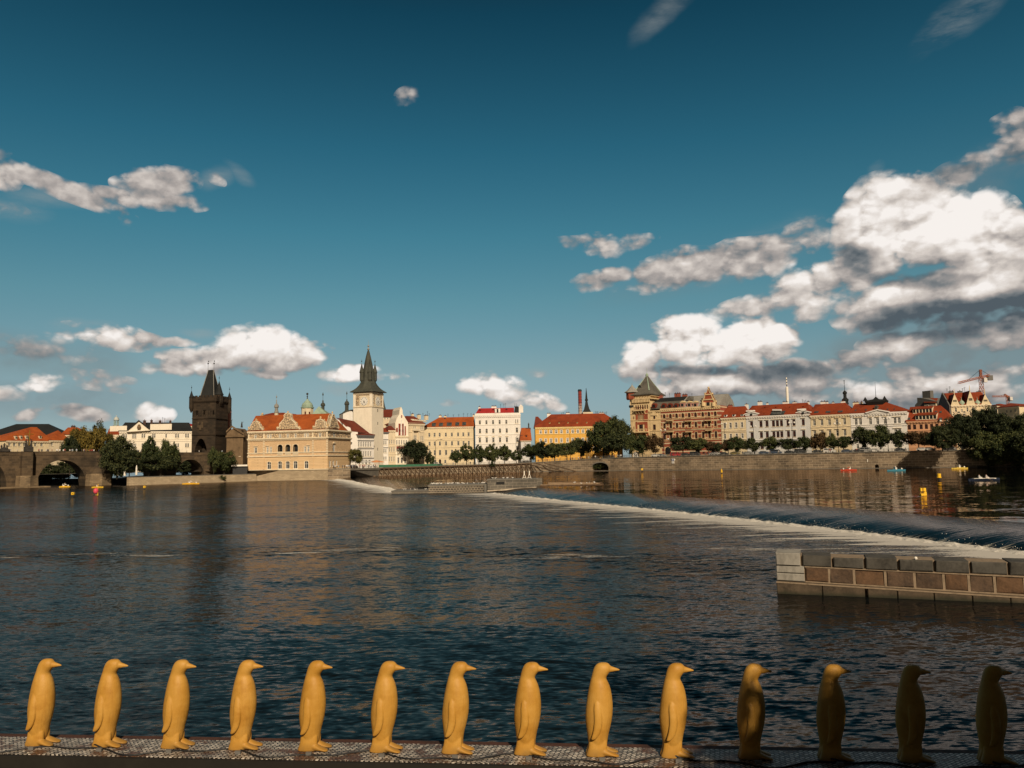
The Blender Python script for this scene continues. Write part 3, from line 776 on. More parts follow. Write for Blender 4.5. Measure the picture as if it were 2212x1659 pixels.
def small_wall(name, pts, zb, zt, mat, label, capm=CAPST, th=.8, cat='wall', batter=0.0):
    root = thing(name, (pts[0][0], pts[0][1], zb), label, cat)
    mb = MB(); cap = MB()
    for a, b in zip(pts, pts[1:]):
        f = Fac(a, b); L = (Vector(a)-Vector(b)).length
        u = (Vector(b)-Vector(a)).normalized(); U = Vector((u.x, u.y, 0)); s = Vector((a[0], a[1], 0))
        t0 = zt(a[0]) if callable(zt) else zt; t1 = zt(b[0]) if callable(zt) else zt
        mb.loft([[s + Z3*zb + f.n*batter, s + Z3*zb - f.n*th, s + Z3*t0 - f.n*th, s + Z3*t0], [s + U*L + Z3*zb + f.n*batter, s + U*L + Z3*zb - f.n*th, s + U*L + Z3*t1 - f.n*th, s + U*L + Z3*t1]])
        cap.loft([[s + Z3*t0 + f.n*.1, s + Z3*t0 - f.n*th, s + Z3*(t0+.22) - f.n*th, s + Z3*(t0+.22) + f.n*.1], [s + U*L + Z3*t1 + f.n*.1, s + U*L + Z3*t1 - f.n*th, s + U*L + Z3*(t1+.22) - f.n*th, s + U*L + Z3*(t1+.22) + f.n*.1]])
    mb.build('masonry', mat, root); cap.build('coping', capm, root)
    return root
# left quay below the bridge
small_wall('quay_wall', [(-146, 305), (-112, 350)], -.6, 3.0, QUAYST, 'low pale stone quay wall between the bridge pier and the sgraffito house', th=1.2, batter=.6)
mb = MB(); mb.poly([(-146, 305.8, 2.9), (-112.6, 350.6, 2.9), (-112, 420, 2.9), (-190, 420, 2.9), (-165, 330, 2.9)]); tag(mb.build('quay_ground', PAVE), kind='structure')
# concrete terrace edge and hollow basin right of the museum, then the timber fenders
CONC = pmat('concrete', (.17, .155, .13), .9, var=.25, scale=.4, streak=.5)
small_wall('terrace_wall', [(-79.5, 345), (-70.5, 347.5)], -.5, 4.5, QUARRY, 'grey stone wall under the terrace beside the sgraffito house', th=1.0)
mb = MB()
A, B = Vector((-70.5, 347.5, 0)), Vector((-61.5, 364, 0)); d = Vector((B.x-A.x, B.y-A.y, 0)); nn = Vector((d.y, -d.x, 0)).normalized()
root = thing('cafe_terrace', (-66, 356, 1), 'dark concrete terrace slab overhanging the river beside the left weir', 'terrace')
mb.box(A + Z3*3.9 + nn*1.5, d, Z3*.75, -nn*9); mb.build('slab', CONC, root)
mb = MB(); mb.loft([[A + Z3*3.9 + nn*1.2, A + d*1.0 + Z3*3.9 + nn*1.2, A + d + Z3*3.9 - nn*8, A + Z3*3.9 - nn*8], [A + d*.45 + Z3*.2 - nn*2, A + d + Z3*.2 + nn*.2, A + d + Z3*.2 - nn*8, A + d*.45 + Z3*.2 - nn*8]]); mb.build('underside', CONC, root)
small_wall('fender_wall', [(-61.5, 364), (-34, 391), (0, 412)], -.3, street_z, QUARRY, 'rough brown wall behind the slanted timber fenders', th=.8)
# slanted timbers leaning on the wall
TIMBER = pmat('old_timber', (.115, .075, .045), .9, var=.35, scale=1.5, streak=.4)
TIMBERL = pmat('pale_timber', (.40, .28, .17), .9, var=.25, scale=1.5)
tim = MB(); pl = resample([(-61.5, 364), (-34, 391), (0, 412), (9, 411.6)], 34)
root = thing('timber_fender', (-30, 390, 1), 'row of dark slanted timber beams leaning on the river wall, with a top rail', 'fender')
rail = MB()
for i, p in enumerate(pl):
    d = (pl[min(i+1, 34)] - pl[max(0, i-1)]).normalized(); q = Vector((d.y, -d.x)); q = q if q.y < 0 else -q
    z = street_z(p.x)
    one = MB(); one.tube((p.x + q.x*.5, p.y + q.y*.5, z-.5), (p.x + q.x*4.2 + d.x*3.0, p.y + q.y*4.2 + d.y*3.0, 1.0), .20, .20, 6)
    one.tube((p.x + q.x*1.1, p.y + q.y*1.1, z-.6), (p.x + q.x*1.1, p.y + q.y*1.1, .8), .17, .17, 6)
    one.build('beam', TIMBER, root)
    if i: rail.tube((pp.x + pq.x*.7, pp.y + pq.y*.7, pz-.35), (p.x + q.x*.7, p.y + q.y*.7, z-.35), .26, .26, 5)
    pp, pq, pz = p, q, z
rail.build('rail', TIMBER, root)
mb = MB(); random.seed(4)
for i in range(90):
    t = random.random(); p = pl[int(t*33)]; c = Vector((p.x + random.uniform(-1, 2), p.y - random.uniform(3.5, 7.5), 1.0)); s = random.uniform(.15, .6)
    mb.lathe(c, [(s*1.3, -.3), (s, .0), (s*.6, s*.5), (.01, s*.6)], 6, 0, random.random())
tag(mb.build('rubble', stonemat('rubble_stone', (.30, .20, .13), (.2, .14, .09), (.1, .08, .06), 1, 1, 0), None), 'reddish brown stones heaped at the foot of the slanted timbers', 'rubble', kind='stuff')
for k, (xa, ya, xb, yb) in enumerate([(15.5, 408.5, 31, 400.5), (11.5, 409.5, 25, 399.5), (7.5, 410, 20, 397)]):
    mb = MB(); mb.tube((xa, ya, street_z(xa)-.4), (xb, yb, 1.0), .24, .24, 6)
    tag(mb.build('timber_boom', TIMBER), ['long dark timber slanting down the wall, the rightmost of three', 'long dark timber slanting down the wall, the middle one of three', 'long dark timber slanting down the wall, the leftmost of three'][k], 'timber', 'long timbers slanting down the embankment')

# ------------------------------------------------------------------ stone bridge
STAT = pmat('statue_stone', (.045, .04, .035), .9, var=.3, scale=1.5)
BR = Fac((-187, 293.4), (-130, 347.5))
def bridge():
    f = BR; root = thing('stone_bridge', f.P(0, 0), 'old dark stone arch bridge crossing to the gate tower', 'bridge')
    deck = lambda u: 13.35 - .012*max(0, u-20)
    U = lambda F: f.uz(F)[0]
    arches = []
    a0 = U(c1(-420, 1500)), U(c1(75, 1480)), f.uz(c1(-150, 1215))[1]
    arches.append((a0[0], a0[1], .2, a0[2]))
    arches.append((U(c1(395, 1500)), U(c1(955, 1480)), .2, f.uz(c1(690, 1218))[1]))
    arches.append((U(c1(1240, 1440)), U(c1(1690, 1440)), 2.9, f.uz(c1(1430, 1200))[1]))
    arches.append((U(c2(600, 1440)), U(c2(935, 1440)), 2.9, f.uz(c2(765, 1297))[1]))
    D = 9.5
    mb = MB(); ring = MB(); u0 = -60; uend = 118
    cuts = sorted([(a, b, z, c) for a, b, z, c in arches]); cur = u0
    def blk(a, b, z=-.5):
        for d in (0, -D): mb.poly([f.P(a, z, d), f.P(b, z, d), f.P(b, deck(b), d), f.P(a, deck(a), d)])
    for a, b, zs, zc in cuts:
        ring = MB(); blk(cur, a); N = 28; r = zc - zs
        pt = lambda t: (a + (b-a)*t, zs + r*max(0, 1-abs(2*t-1)**2.15)**.55)
        for k in range(N):
            p, q = pt(k/N), pt((k+1)/N)
            for d in (0, -D): mb.poly([f.P(*p, d), f.P(*q, d), f.P(q[0], deck(q[0]), d), f.P(p[0], deck(p[0]), d)])
            mb.poly([f.P(*p, 0), f.P(*q, 0), f.P(*q, -D), f.P(*p, -D)])
            c = Vector(((a+b)/2, zs)); o1 = (Vector(p)-c).normalized()*.75; o2 = (Vector(q)-c).normalized()*.75
            ring.prism([f.P(*p), f.P(*q), f.P(q[0]+o2.x, q[1]+o2.y), f.P(p[0]+o1.x, p[1]+o1.y)], f.n*.18)
        for u in (a, b):
            mb.poly([f.P(u, -.5, 0), f.P(u, zs, 0), f.P(u, zs, -D), f.P(u, -.5, -D)])
        ring.build('arch_ring', BRIDGEST, root); cur = b
    blk(cur, uend)
    mb.poly([f.P(u0, deck(u0)-.9), f.P(uend, deck(uend)-.9), f.P(uend, deck(uend)-.9, -D), f.P(u0, deck(u0)-.9, -D)])
    mb.poly([f.P(u0, -.5), f.P(u0, deck(u0)), f.P(u0, deck(u0), -D), f.P(u0, -.5, -D)])
    mb.build('masonry', BRIDGEST, root)
    for d0 in (.12, -D-.12+.5):
        pb = MB()
        pb.loft([[f.P(u0, deck(u0)-.95, d0), f.P(u0, deck(u0)-.95, d0-.5), f.P(u0, deck(u0)+.12, d0-.5), f.P(u0, deck(u0)+.12, d0)], [f.P(uend, deck(uend)-.95, d0), f.P(uend, deck(uend)-.95, d0-.5), f.P(uend, deck(uend)+.12, d0-.5), f.P(uend, deck(uend)+.12, d0)]])
        pb.build('parapet', BRIDGEST, root)
    # piers with pointed cutwaters
    p1a, p1b = U(c1(110, 1500)), U(c1(400, 1500)); p2a, p2b = U(c1(955, 1440)), U(c1(1185, 1440))
    PALE = stonemat('pier_stone', (.30, .22, .13), (.18, .13, .08), (.14, .11, .08), 1.3, .5, 43, dirt=.45)
    for a, b, ztop, zlow in ((p1a+3, p1b-1.0, deck(15)-.2, 4.4), (p2a+1, p2b-.5, 7.2, 4.6)):
        pm = MB(); m_ = (a+b)/2
        low = lambda z, e=0: [f.P(a-1.2-e, z, .05), f.P(a-.6-e, z, 4.0), f.P(m_, z, 5.6), f.P(b+.6+e, z, 4.0), f.P(b+1.2+e, z, .05)]
        pm.loft([low(-.5, .3), low(zlow)], 0)
        if ztop > 10:
            up = lambda z: [f.P(a, z, .05), f.P(a, z, 2.8), f.P(b-1.0, z, 2.8), f.P(b, z, .05)]
            pm.loft([up(zlow), up(ztop)], 1)
        else:
            pm.loft([low(zlow, -.3), [f.P(m_-.2, 8.6, .05), f.P(m_-.1, 8.6, .1), f.P(m_, 8.6, .15), f.P(m_+.1, 8.6, .1), f.P(m_+.2, 8.6, .05)]], 1)
        pm.build('pier', [PALE, BRIDGEST], root)
    # foundation ledge
    lb = MB()
    lb.prism([f.P(u0, -.3, 0), f.P(p1b+3, -.3, 0), f.P(p1b+3, -.3, 7.5), f.P(u0, -.3, 9)], Z3*.75); lb.build('ledge', PALE, root)
    return deck
deck = bridge()
def statue_group(F, zoff, h, label, cross=False, d=-.2):
    u, _ = BR.uz(F); z = deck(u) + zoff; c = BR.P(u, z, d)
    root = thing('statue_group', c, label, 'statue', 'statues on the stone bridge')
    mb = MB(); mb.cbox(c, 3.0, 1.4, h*.3, 0, R(43)); mb.cbox(c + Z3*h*.3, 2.3, 1.1, h*.06, 0, R(43)); mb.build('pedestal', STAT, root)
    fg = MB()
    for k, (dx, hh, r) in enumerate([(0, h*.62, .42), (-.85, h*.42, .36), (.85, h*.40, .36)]):
        p = c + BR.u*dx + Z3*h*.36
        fg.lathe(p, [(r*1.2, 0), (r*.95, hh*.25), (r*.7, hh*.5), (r, hh*.72), (r*.35, hh*.82), (r*.5, hh*.9), (r*.45, hh*.97), (.02, hh*1.02)], 8)
        fg.tube(p + Z3*hh*.72, p + Z3*hh*.62 + BR.u*(.7 if k != 1 else -.6), .14, .08, 5)
    fg.build('figures', STAT, root)
    if cross:
        x = MB(); p = c + Z3*h*.36 + BR.n*.6
        x.tube(p, p + Z3*h*.95, .16, .16, 6); x.tube(p + Z3*h*.72 - BR.u*1.3, p + Z3*h*.72 + BR.u*1.3, .13, .13, 6); x.build('cross', GOLD, root)
statue_group(c14(730, 650), 0, 6.0, 'dark statue group with a tall golden cross above the bridge pier', True)
statue_group(c14(110, 630), 0, 3.2, 'small dark statue on the bridge at the left edge of the photo')

# ------------------------------------------------------------------ gate tower
def corner_frames(F, Y, a, w):
    """square plan whose near corner is seen at pixel F at depth Y; faces turned by a degrees"""
    C = at_y(F[0], F[1], Y); C.z = 0; a = R(a)
    Lp = C - Vector((math.cos(a), -math.sin(a), 0))*w; Rp = C + Vector((math.sin(a), math.cos(a), 0))*w
    return C, Lp, Rp, Fac((Lp.x, Lp.y), (C.x, C.y)), Fac((C.x, C.y), (Rp.x, Rp.y))
def sq(C, Lp, Rp, e=0.0):
    """corners of the square plan pushed out by e"""
    x = (C - Lp).normalized(); y = (Rp - C).normalized(); B = Lp + (Rp - C)
    return [C + (x - y)*e, Rp + (x + y)*e, B + (-x + y)*e, Lp + (-x - y)*e]
def at(zv, pts): return [p + Z3*zv for p in pts]
def gate_tower():
    C, Lp, Rp, fl, fr = corner_frames(c2(1066, 1240), 347, 8, 10.9)
    zf = lambda y: fl.uz(c2(1066, y))[1]
    root = thing('gate_tower', (C + Lp)/2 + Z3*12, 'tall blackened gothic gate tower with a steep slate roof at the end of the bridge', 'tower')
    zt = zf(605); zb = 2.9; W = 10.9
    holes = []
    for x, w_, y0, y1 in ((845, 16, 715, 768), (862, 12, 715, 768), (935, 16, 710, 765), (952, 12, 710, 765), (1046, 18, 712, 765)):
        a, z1 = fl.uz(c2(x-w_/2, y0)); b, z0 = fl.uz(c2(x+w_/2, y1)); holes.append((a, b, z0, z1, True))
    ga, gz = fl.uz(c2(832, 1050)); gb, gz0 = fl.uz(c2(965, 1240))
    mb = MB(); gate = (ga, gb, max(12.1, gz0), gz)
    # front face with the pointed gateway
    facade_sheet(mb, fl, 0, W, gz + .3, zt, holes, depth=.8)
    mb.poly([fl.P(0, zb), fl.P(ga, zb), fl.P(ga, gz+.3), fl.P(0, gz+.3)]); mb.poly([fl.P(gb, zb), fl.P(W, zb), fl.P(W, gz+.3), fl.P(gb, gz+.3)]); mb.poly([fl.P(ga, zb), fl.P(gb, zb), fl.P(gb, gate[2]), fl.P(ga, gate[2])])
    cx = (ga+gb)/2; hw = (gb-ga)/2; zs = gate[2] + (gz-gate[2])*.35; N = 8; arc = []
    for k in range(N+1):
        t = k/N; arc.append((ga + hw*t, zs + (gz-zs)*math.sin(t*math.pi/2)**.8))
    arc2 = [(2*cx - p[0], p[1]) for p in reversed(arc[:-1])]; full = arc + arc2
    for p, q in zip(full, full[1:]):
        mb.poly([fl.P(*p), fl.P(*q), fl.P(q[0], gz+.3), fl.P(p[0], gz+.3)]); mb.poly([fl.P(*p), fl.P(*q), fl.P(*q, -6), fl.P(*p, -6)])
    for u in (ga, gb): mb.poly([fl.P(u, gate[2]), fl.P(u, zs), fl.P(u, zs, -6), fl.P(u, gate[2], -6)])
    mb.poly([fl.P(ga, gate[2], -6), fl.P(gb, gate[2], -6), fl.P(gb, gz, -6), fl.P(ga, gz, -6)])
    B = Lp + (Rp - C)
    for p, q in ((C, Rp), (Rp, B), (B, Lp)): mb.poly([p + Z3*zb, q + Z3*zb, q + Z3*zt, p + Z3*zt])
    mb.build('wall', TOWERST, root)
    # string courses
    for y in (805, 1000):
        z = zf(y); sb = MB()
        for f, L in ((fl, W), (fr, W)): sb.box(f.P(0 if f is fl else 0, z-.2), f.u*L, Z3*.35, f.n*.35)
        sb.build('string_course', TOWERST, root)
    for i in range(9): sb = MB(); sb.box(fl.P(.6 + i*1.12, zf(770)), fl.u*.25, Z3*(zf(715)-zf(770)), fl.n*.22); sb.build('pilaster', TOWERST, root)
    sh = MB()
    for (x, y) in ((893, 930), (870, 900), (915, 900)):
        u, z = fl.uz(c2(x, y)); sh.box(fl.P(u-.5, z-.8), fl.u*1.0, Z3*1.9, fl.n*.3)
        sh.prism([fl.P(u-.5, z+1.1), fl.P(u+.5, z+1.1), fl.P(u, z+1.9)], fl.n*.25)
    sh.build('statue', BRIDGEST, root)
    # gallery and battlements
    gb_ = MB(); za, zb_ = zf(605), zf(555)
    gb_.loft([at(za-.8, sq(C, Lp, Rp, 0)), at(za, sq(C, Lp, Rp, .55)), at(zb_, sq(C, Lp, Rp, .55))])
    S = sq(C, Lp, Rp, .55)
    for k in range(4):
        p, q = S[k], S[(k+1) % 4]; d = (q-p); n = 7
        for i in range(n):
            o = p + d*((i+.15)/n); gb_.box(o + Z3*zb_, d*(.6/n), Z3*.75, (C+Rp+Lp+B)/4*0 + Vector((-d.y, d.x, 0)).normalized()*.4)
    gb_.build('battlement', TOWERST, root)
    # steep wedge roof with a short ridge
    rb = MB(); base = at(zb_+.2, sq(C, Lp, Rp, -2.15)); zr = fl.uz(c2(1000, 238), -W/2)[1]
    M = (C+Lp+Rp+B)/4; x = (C-Lp).normalized()
    top = [M + x*1.15 - Vector((0, .3, 0)) + Z3*zr, M + x*1.15 + Vector((0, .3, 0)) + Z3*zr, M - x*1.25 + Vector((0, .3, 0)) + Z3*zr, M - x*1.25 - Vector((0, .3, 0)) + Z3*zr]
    rb.loft([base, top])
    for a_, b_ in zip(base, top): rb.tube(a_, b_, .16, .12, 5, 1)
    rb.build('roof', [SLATE_D, TIN], root)
    for s in (-1.5, 1.3):
        fb = MB(); p = M + x*s + Z3*zr; fb.tube(p, p + Z3*3.9, .07, .05, 5); fb.ball(p + Z3*2.9, .34); fb.prism([p + Z3*3.5, p + Z3*4.3, p + Z3*4.0 + x*.5], Vector((0, .05, 0))); fb.build('finial', DARKM, root)
    for s, dy, ht in ((0, 0, 0), (1, 0, 0), (2, 0, 0), (3, 0, 0)):
        p = sq(C, Lp, Rp, .35)[s]; tb = MB(); big = s == 0
        r = 1.9 if s == 0 else 1.0
        if s == 0: p = p + (Rp-C).normalized()*3.9 - x*.9
        tb.lathe(p + Z3*(za-2.6 if not big else za-.2), [(r*.25, -2.2), (r*.85, -.6), (r, 0), (r, 4.4 if not big else 3.2)], 8, 0)
        zz = za + 1.8 if not big else za + 3.0
        hh = (zf(378) - zf(545))*1.0 if big else (zf(462) - zf(545))
        tb.lathe(p + Z3*zz, [(r*1.15, 0), (r*.9, hh*.12), (.06, hh)], 8, 1)
        tb.tube(p + Z3*(zz+hh-.1), p + Z3*(zz+hh+2.3), .06, .05, 5, 1); tb.ball(p + Z3*(zz+hh+1.3), .25, 1)
        tb.build('turret', [TOWERST, SLATE_D], root)
gate_tower()

# ------------------------------------------------------------------ church and palace round the tower
SAND = pmat('sandstone_dark', (.17, .115, .065), .9, var=.3, scale=.4, streak=.5)
CREAM = pmat('cream_render', (.66, .56, .40), .85, var=.08, scale=.25, streak=.22)
CREAMW = pmat('pale_cream_render', (.80, .73, .60), .85, var=.06, scale=.25, streak=.15)
YELLOWP = pmat('pale_yellow_render', (.68, .57, .38), .85, var=.08, scale=.25, streak=.2)
OCHRE = pmat('ochre_render', (.70, .40, .085), .85, var=.08, scale=.25, streak=.2)
WHITER = pmat('white_render', (.76, .73, .68), .85, var=.06, scale=.25, streak=.16)
GREYW = pmat('grey_white_render', (.62, .62, .61), .85, var=.06, scale=.25, streak=.2)
PEACH = pmat('peach_render', (.62, .34, .19), .85, var=.08, scale=.25, streak=.25)
GREYR = pmat('grey_render', (.14, .135, .125), .9, var=.12, scale=.3)
BEIGE = pmat('beige_render', (.66, .49, .29), .85, var=.09, scale=.3, streak=.25)
def church():
    f = Fac((at_y(*c2(1216, 1200), 352).x, 352), (at_y(*c2(1400, 1200), 352).x, 352))
    U = lambda x, y: f.uz(c2(x, y))
    u0, zb = U(1200, 1270); u1, ze = U(1400, 1010); uc, zt = U(1270, 905)
    root = thing('church', f.P((u0+u1)/2, 3), 'weathered brown sandstone church front with a pediment right of the gate tower', 'church')
    mb = MB(); mb.prism([f.P(u0, 3), f.P(u1, 3), f.P(u1, ze), f.P(uc+1, zt-.6), f.P(u0, ze+1.3)], -f.n*14); mb.build('wall', SAND, root)
    tb = MB(); tb.box(f.P(u0-.2, ze-.8, 0), f.u*(u1-u0+.9), Z3*.8, f.n*.7)
    tb.prism([f.P(u0, ze+1.2, 0), f.P(uc, zt-.4, 0), f.P(uc, zt+.3, 0), f.P(u0, ze+2.0, 0)], f.n*.7)
    tb.prism([f.P(uc, zt-.4, 0), f.P(u1+.6, ze+.1, 0), f.P(u1+.6, ze+.9, 0), f.P(uc, zt+.3, 0)], f.n*.7); tb.build('cornice', SAND, root)
    window(f, *[U(1242, 1030)[0], U(1272, 1030)[0]], U(1242, 1030)[1], U(1242, 962)[1], root, frame=BLACK)
    for x in (1360,):
        window(f, U(x-7, 1255)[0], U(x+7, 1255)[0], U(x, 1258)[1], U(x, 1210)[1], root, frame=BLACK)
    pk = MB(); p = at_y(*c2(1231, 900), 368); p.z = 3; z = at_y(*c2(1231, 715), 368).z - 7.5
    tower = thing('church_tower', p, 'slim pink church tower peeping out behind the gate tower', 'tower')
    pk.cbox(p, 1.5, 2.2, z+7.5-3); pk.build('wall', pmat('pink_render', (.52, .22, .16), var=.1), tower)
    r2 = MB(); r2.lathe(p + Z3*(z+4.5), [(1.15, 0), (1.2, .3), (.7, .7), (.6, 1.1), (.05, 1.6)], 8, 0); r2.build('roof', TIN, tower)
church()
for x, yb, yt, lab in ((1256, 893, 815, 'dark statue on the church roof nearest the gate tower'), (1383, 905, 845, 'dark statue on the right corner of the church roof')):
    p = at_y(*c2(x, yb), 355); h = at_y(*c2(x, yt), 355).z - p.z; m_ = MB(); m_.lathe(p - Z3*.5, [(.5, 0), (.45, .6), (.32, .7), (.42, h*.35), (.30, h*.55), (.40, h*.75), (.14, h*.84), (.22, h*.93), (.03, h+.5)], 8); m_.tube(p + Z3*h*.6, p + Vector((.7, 0, h*.9)), .12, .07, 5)
    tag(m_.build('statue', STAT), lab, 'statue', 'roof statues on the church')
def palace():
    f = Fac((at_y(*c1(1320, 1000), 395).x, 395), (at_y(*c2(790, 1000), 408).x, 408))
    wx = [1370, 1395, 1470, 1496, 1573, 1598]
    tr = lambda x: (x*.36166 - 500)/.3376
    wins = [tr(x) for x in wx] + [100+0, 125, 205, 230]
    wins = [12, 100, 125, 205, 230, 330, 352, 487, 603, 630, 722, 748]
    left = [tr(1370), tr(1395), tr(1470), tr(1495)]
    o, i = building('long cream palace with a triangular pediment behind the riverside trees, left of the gate tower', 'palace', f, c2, tr(1320), 790, 1215, 965, 16,
        [(995, 1042, [w for w in left+wins], 20, dict(xref=100)), (1110, 1158, [w for w in left+wins], 20, dict(xref=100))], CREAMW, SLATE_D, (0, 760, 858), name='palace', zbase=4.7,
        courses=(1062, 1082), win=dict(surround=None), trim=CREAMW)
    mb = MB(); P = lambda x, y, d: f.P(*f.uz(c2(x, y)), d)
    a, b, t = P(22, 968, 1.2), P(298, 952, 1.2), P(165, 845, 1.2)
    mb.prism([a, b, t], -f.n*9, 0)
    for p, q in ((a, t), (t, b)): mb.prism([p, q, q + Z3*.6, p + Z3*.6], f.n*.5, 1)
    mb.box(P(22, 972, 1.2), (b-a), Z3*.5, f.n*.5, 0)
    mb.lathe(f.P(*f.uz(c2(167, 918)), 1.3), [(.7, -1.2), (1.0, 0), (.6, 1.3), (.1, 1.5)], 8, 2)
    mb.build('pediment', [CREAMW, SLATE_D, SAND], o)
    pb = MB(); pa = P(298, 950, .3); pb_ = P(553, 945, .3)
    pb.box(pa, pb_-pa, Z3*3.0, -f.n*1.0); pb.build('parapet', CREAMW, o); pb = MB(); pa = P(-180, 965, .3); pb_ = P(22, 960, .3); pb.box(pa, pb_-pa, Z3*2.6, -f.n*1.0); pb.build('parapet', CREAMW, o)
    chimneys(o, i, c2, [(215, 248, 838, 868), (300, 328, 834, 862), (402, 430, 840, 862), (525, 550, 842, 866)], pmat('chimney_brick', (.06, .035, .03)), d=-5)
    aerials(o, i, c2, [445, 470], 855)
    g = Fac((at_y(*c2(600, 900), 440).x, 440), (at_y(*c2(800, 900), 440).x, 440))
    building('small red roof showing above the palace beside the gate tower', 'house', g, c2, 625, 800, 1000, 905, 12, [], CREAM, TILE_C, (650, 725, 862), zbase=4.5)
palace()
def left_houses():
    f = Fac((at_y(*c1(0, 1000), 372).x, 372), (at_y(*c1(720, 1000), 398).x, 398))
    g = Fac((at_y(*c1(0, 1000), 430).x, 430), (at_y(*c1(720, 1000), 440).x, 440))
    building('big dark-roofed hall behind the orange-roofed houses at the left edge', 'hall', g, c1, -160, 690, 1060, 940, 40, [(960, 1000, [22, 68, 120], 20)], YELLOWP, SLATE_D, (180, 540, 818), name='hall', zbase=4.5, dr=18, cornice=0)
    o, i = building('long cream house with an orange mansard roof and dormers behind the bridge', 'house', f, c1, 70, 560, 1100, 1003, 15,
        [(1022, 1062, [105, 158, 215, 270, 390, 460], 26, dict(xref=105))], YELLOWP, None, None, zbase=4.5, win=dict(surround=None), trim=CREAM)
    rb = MB(); ua, ub, ze = i['ua'], i['ub'], i['ze']; zm = f.uz(c1(120, 945), -2)[1]; zr = f.uz(c1(380, 853), -7.5)[1]
    e = [f.P(ua-.5, ze, .5), f.P(ub+.5, ze, .5), f.P(ub+.5, ze, -15.5), f.P(ua-.5, ze, -15.5)]
    m = [f.P(ua+2.2, zm, -2), f.P(ub-.6, zm, -2), f.P(ub-.6, zm, -13), f.P(ua+2.2, zm, -13)]
    r0, r1 = f.uz(c1(345, 853), -7.5)[0], f.uz(c1(405, 853), -7.5)[0]
    rb.loft([e, m, [f.P(r0, zr, -7.3), f.P(r1, zr, -7.3), f.P(r1, zr, -7.7), f.P(r0, zr, -7.7)]]); rb.build('roof', TILE_O, o)
    i.update(zr=zm+1, dd=2, ze=ze-.35)
    dormers(o, i, c1, [(178, 948, 985, 22), (235, 946, 983, 22), (298, 944, 980, 22), (448, 948, 975, 26)], YELLOWP, TILE_O)
    o2, i2 = building('small house with a pyramid-shaped orange roof between bridge and olive trees', 'house', Fac((f.P(ub+.8, 0).x, f.P(ub+.8, 0).y), (f.P(ub+40, 0).x, f.P(ub+40, 0).y)), c1, 540, 770, 1100, 1000, 13,
        [(1010, 1060, [575, 690, 715], 18, dict(xref=575))], CREAM, TILE_O, (640, 642, 888), zbase=4.5, trim=CREAM, win=dict(surround=None))
    g2 = Fac((g.A.x, 415), (g.A.x+10, 416.5))
    o3, i3 = building('red roofed house with a dark chimney behind the pyramid-roofed one', 'house', g2, c1, 690, 930, 1100, 935, 14, [], CREAM, TILE_O, (745, 855, 856), zbase=4.5, cornice=0)
    chimneys(o3, i3, c1, [(785, 825, 842, 860)], pmat('chimney_brick', (.06, .035, .03)))
    # round lantern tower with a red roof
    p = at_y(*c1(1280, 1000), 425); p.z = 4.5
    r = thing('lantern_tower', p, 'small red-roofed tower with lantern and pale dome, left of the pedimented palace', 'tower')
    zz = lambda y: at_y(*c1(1280, y), 425).z
    b = MB(); b.cbox(p, 6.0, 6, zz(940)-4.5); b.build('wall', CREAM, r)
    b = MB(); w = 3.3; z0, z1, z2 = zz(940), zz(880), zz(836)
    b.loft([[p*1 + Vector((sx*a, sy*a*.8, q - p.z)) for sx, sy in ((-1, -1), (1, -1), (1, 1), (-1, 1))] for a, q in ((w, z0), (w*.86, z1), (w*.84, z1+.2), (w*.35, z2))]); b.build('roof', TILE_R, r)
    b = MB(); b.lathe(Vector((p.x, p.y, z2-.5)), [(1.35, 0), (1.35, .5)], 8)
    for k in range(8):
        a = k*math.pi/4; q = Vector((p.x + 1.1*math.cos(a), p.y + 1.1*math.sin(a), z2)); b.tube(q, q + Z3*(zz(775)-z2), .17, .17, 6)
    b.build('lantern', COPPER, r)
    b = MB(); zt = zz(777); h = zz(735)-zt; b.lathe(Vector((p.x, p.y, zt)), [(1.5, 0), (1.5, .3), (1.3, .4), (1.25, h*.4), (.9, h*.75), (.2, h*.95), (.07, h*1.1), (.22, h*1.2), (.03, h*1.4)], 12, 0); b.build('dome', pmat('dome_lead', (.45, .48, .46), .5, var=.1), r)
left_houses()

# ------------------------------------------------------------------ sgraffito house on the river (left of centre)
def sgraff(name, c1_, c2_, sc_, thr):
    m = bpy.data.materials.new(name); m.use_nodes = True; T = NT(m.node_tree); b = m.node_tree.nodes['Principled BSDF']
    v, co = wall_coord(T, -1)
    vo = T.n('ShaderNodeTexVoronoi', feature='DISTANCE_TO_EDGE', inp={'Vector': v, 'Scale': sc_}).outputs[0]
    n = T.noise(v, sc_*1.5, 5, .7)
    f = T.rng(T.m('ADD', T.m('MULTIPLY', vo, .8), n), thr-.08, thr+.08, 0, 1)
    T.set(b, 'Base Color', T.mix(f, (*c2_, 1), (*c1_, 1))); T.set(b, 'Roughness', .9)
    return m
SGR = sgraff('sgraffito', (.68, .51, .31), (.20, .155, .11), 1.4, .62)
SGR2 = sgraff('sgraffito_fine', (.64, .45, .26), (.42, .29, .17), 2.5, .55)
RUST = stonemat('banded_render', (.74, .53, .31), (.70, .50, .28), (.33, .23, .13), 30, .62, -1, dirt=.12, ms=.10, patch=.1, bump=.03)
MGOLD = pmat('warm_sandstone', (.62, .43, .22), .85, var=.15, scale=.8)
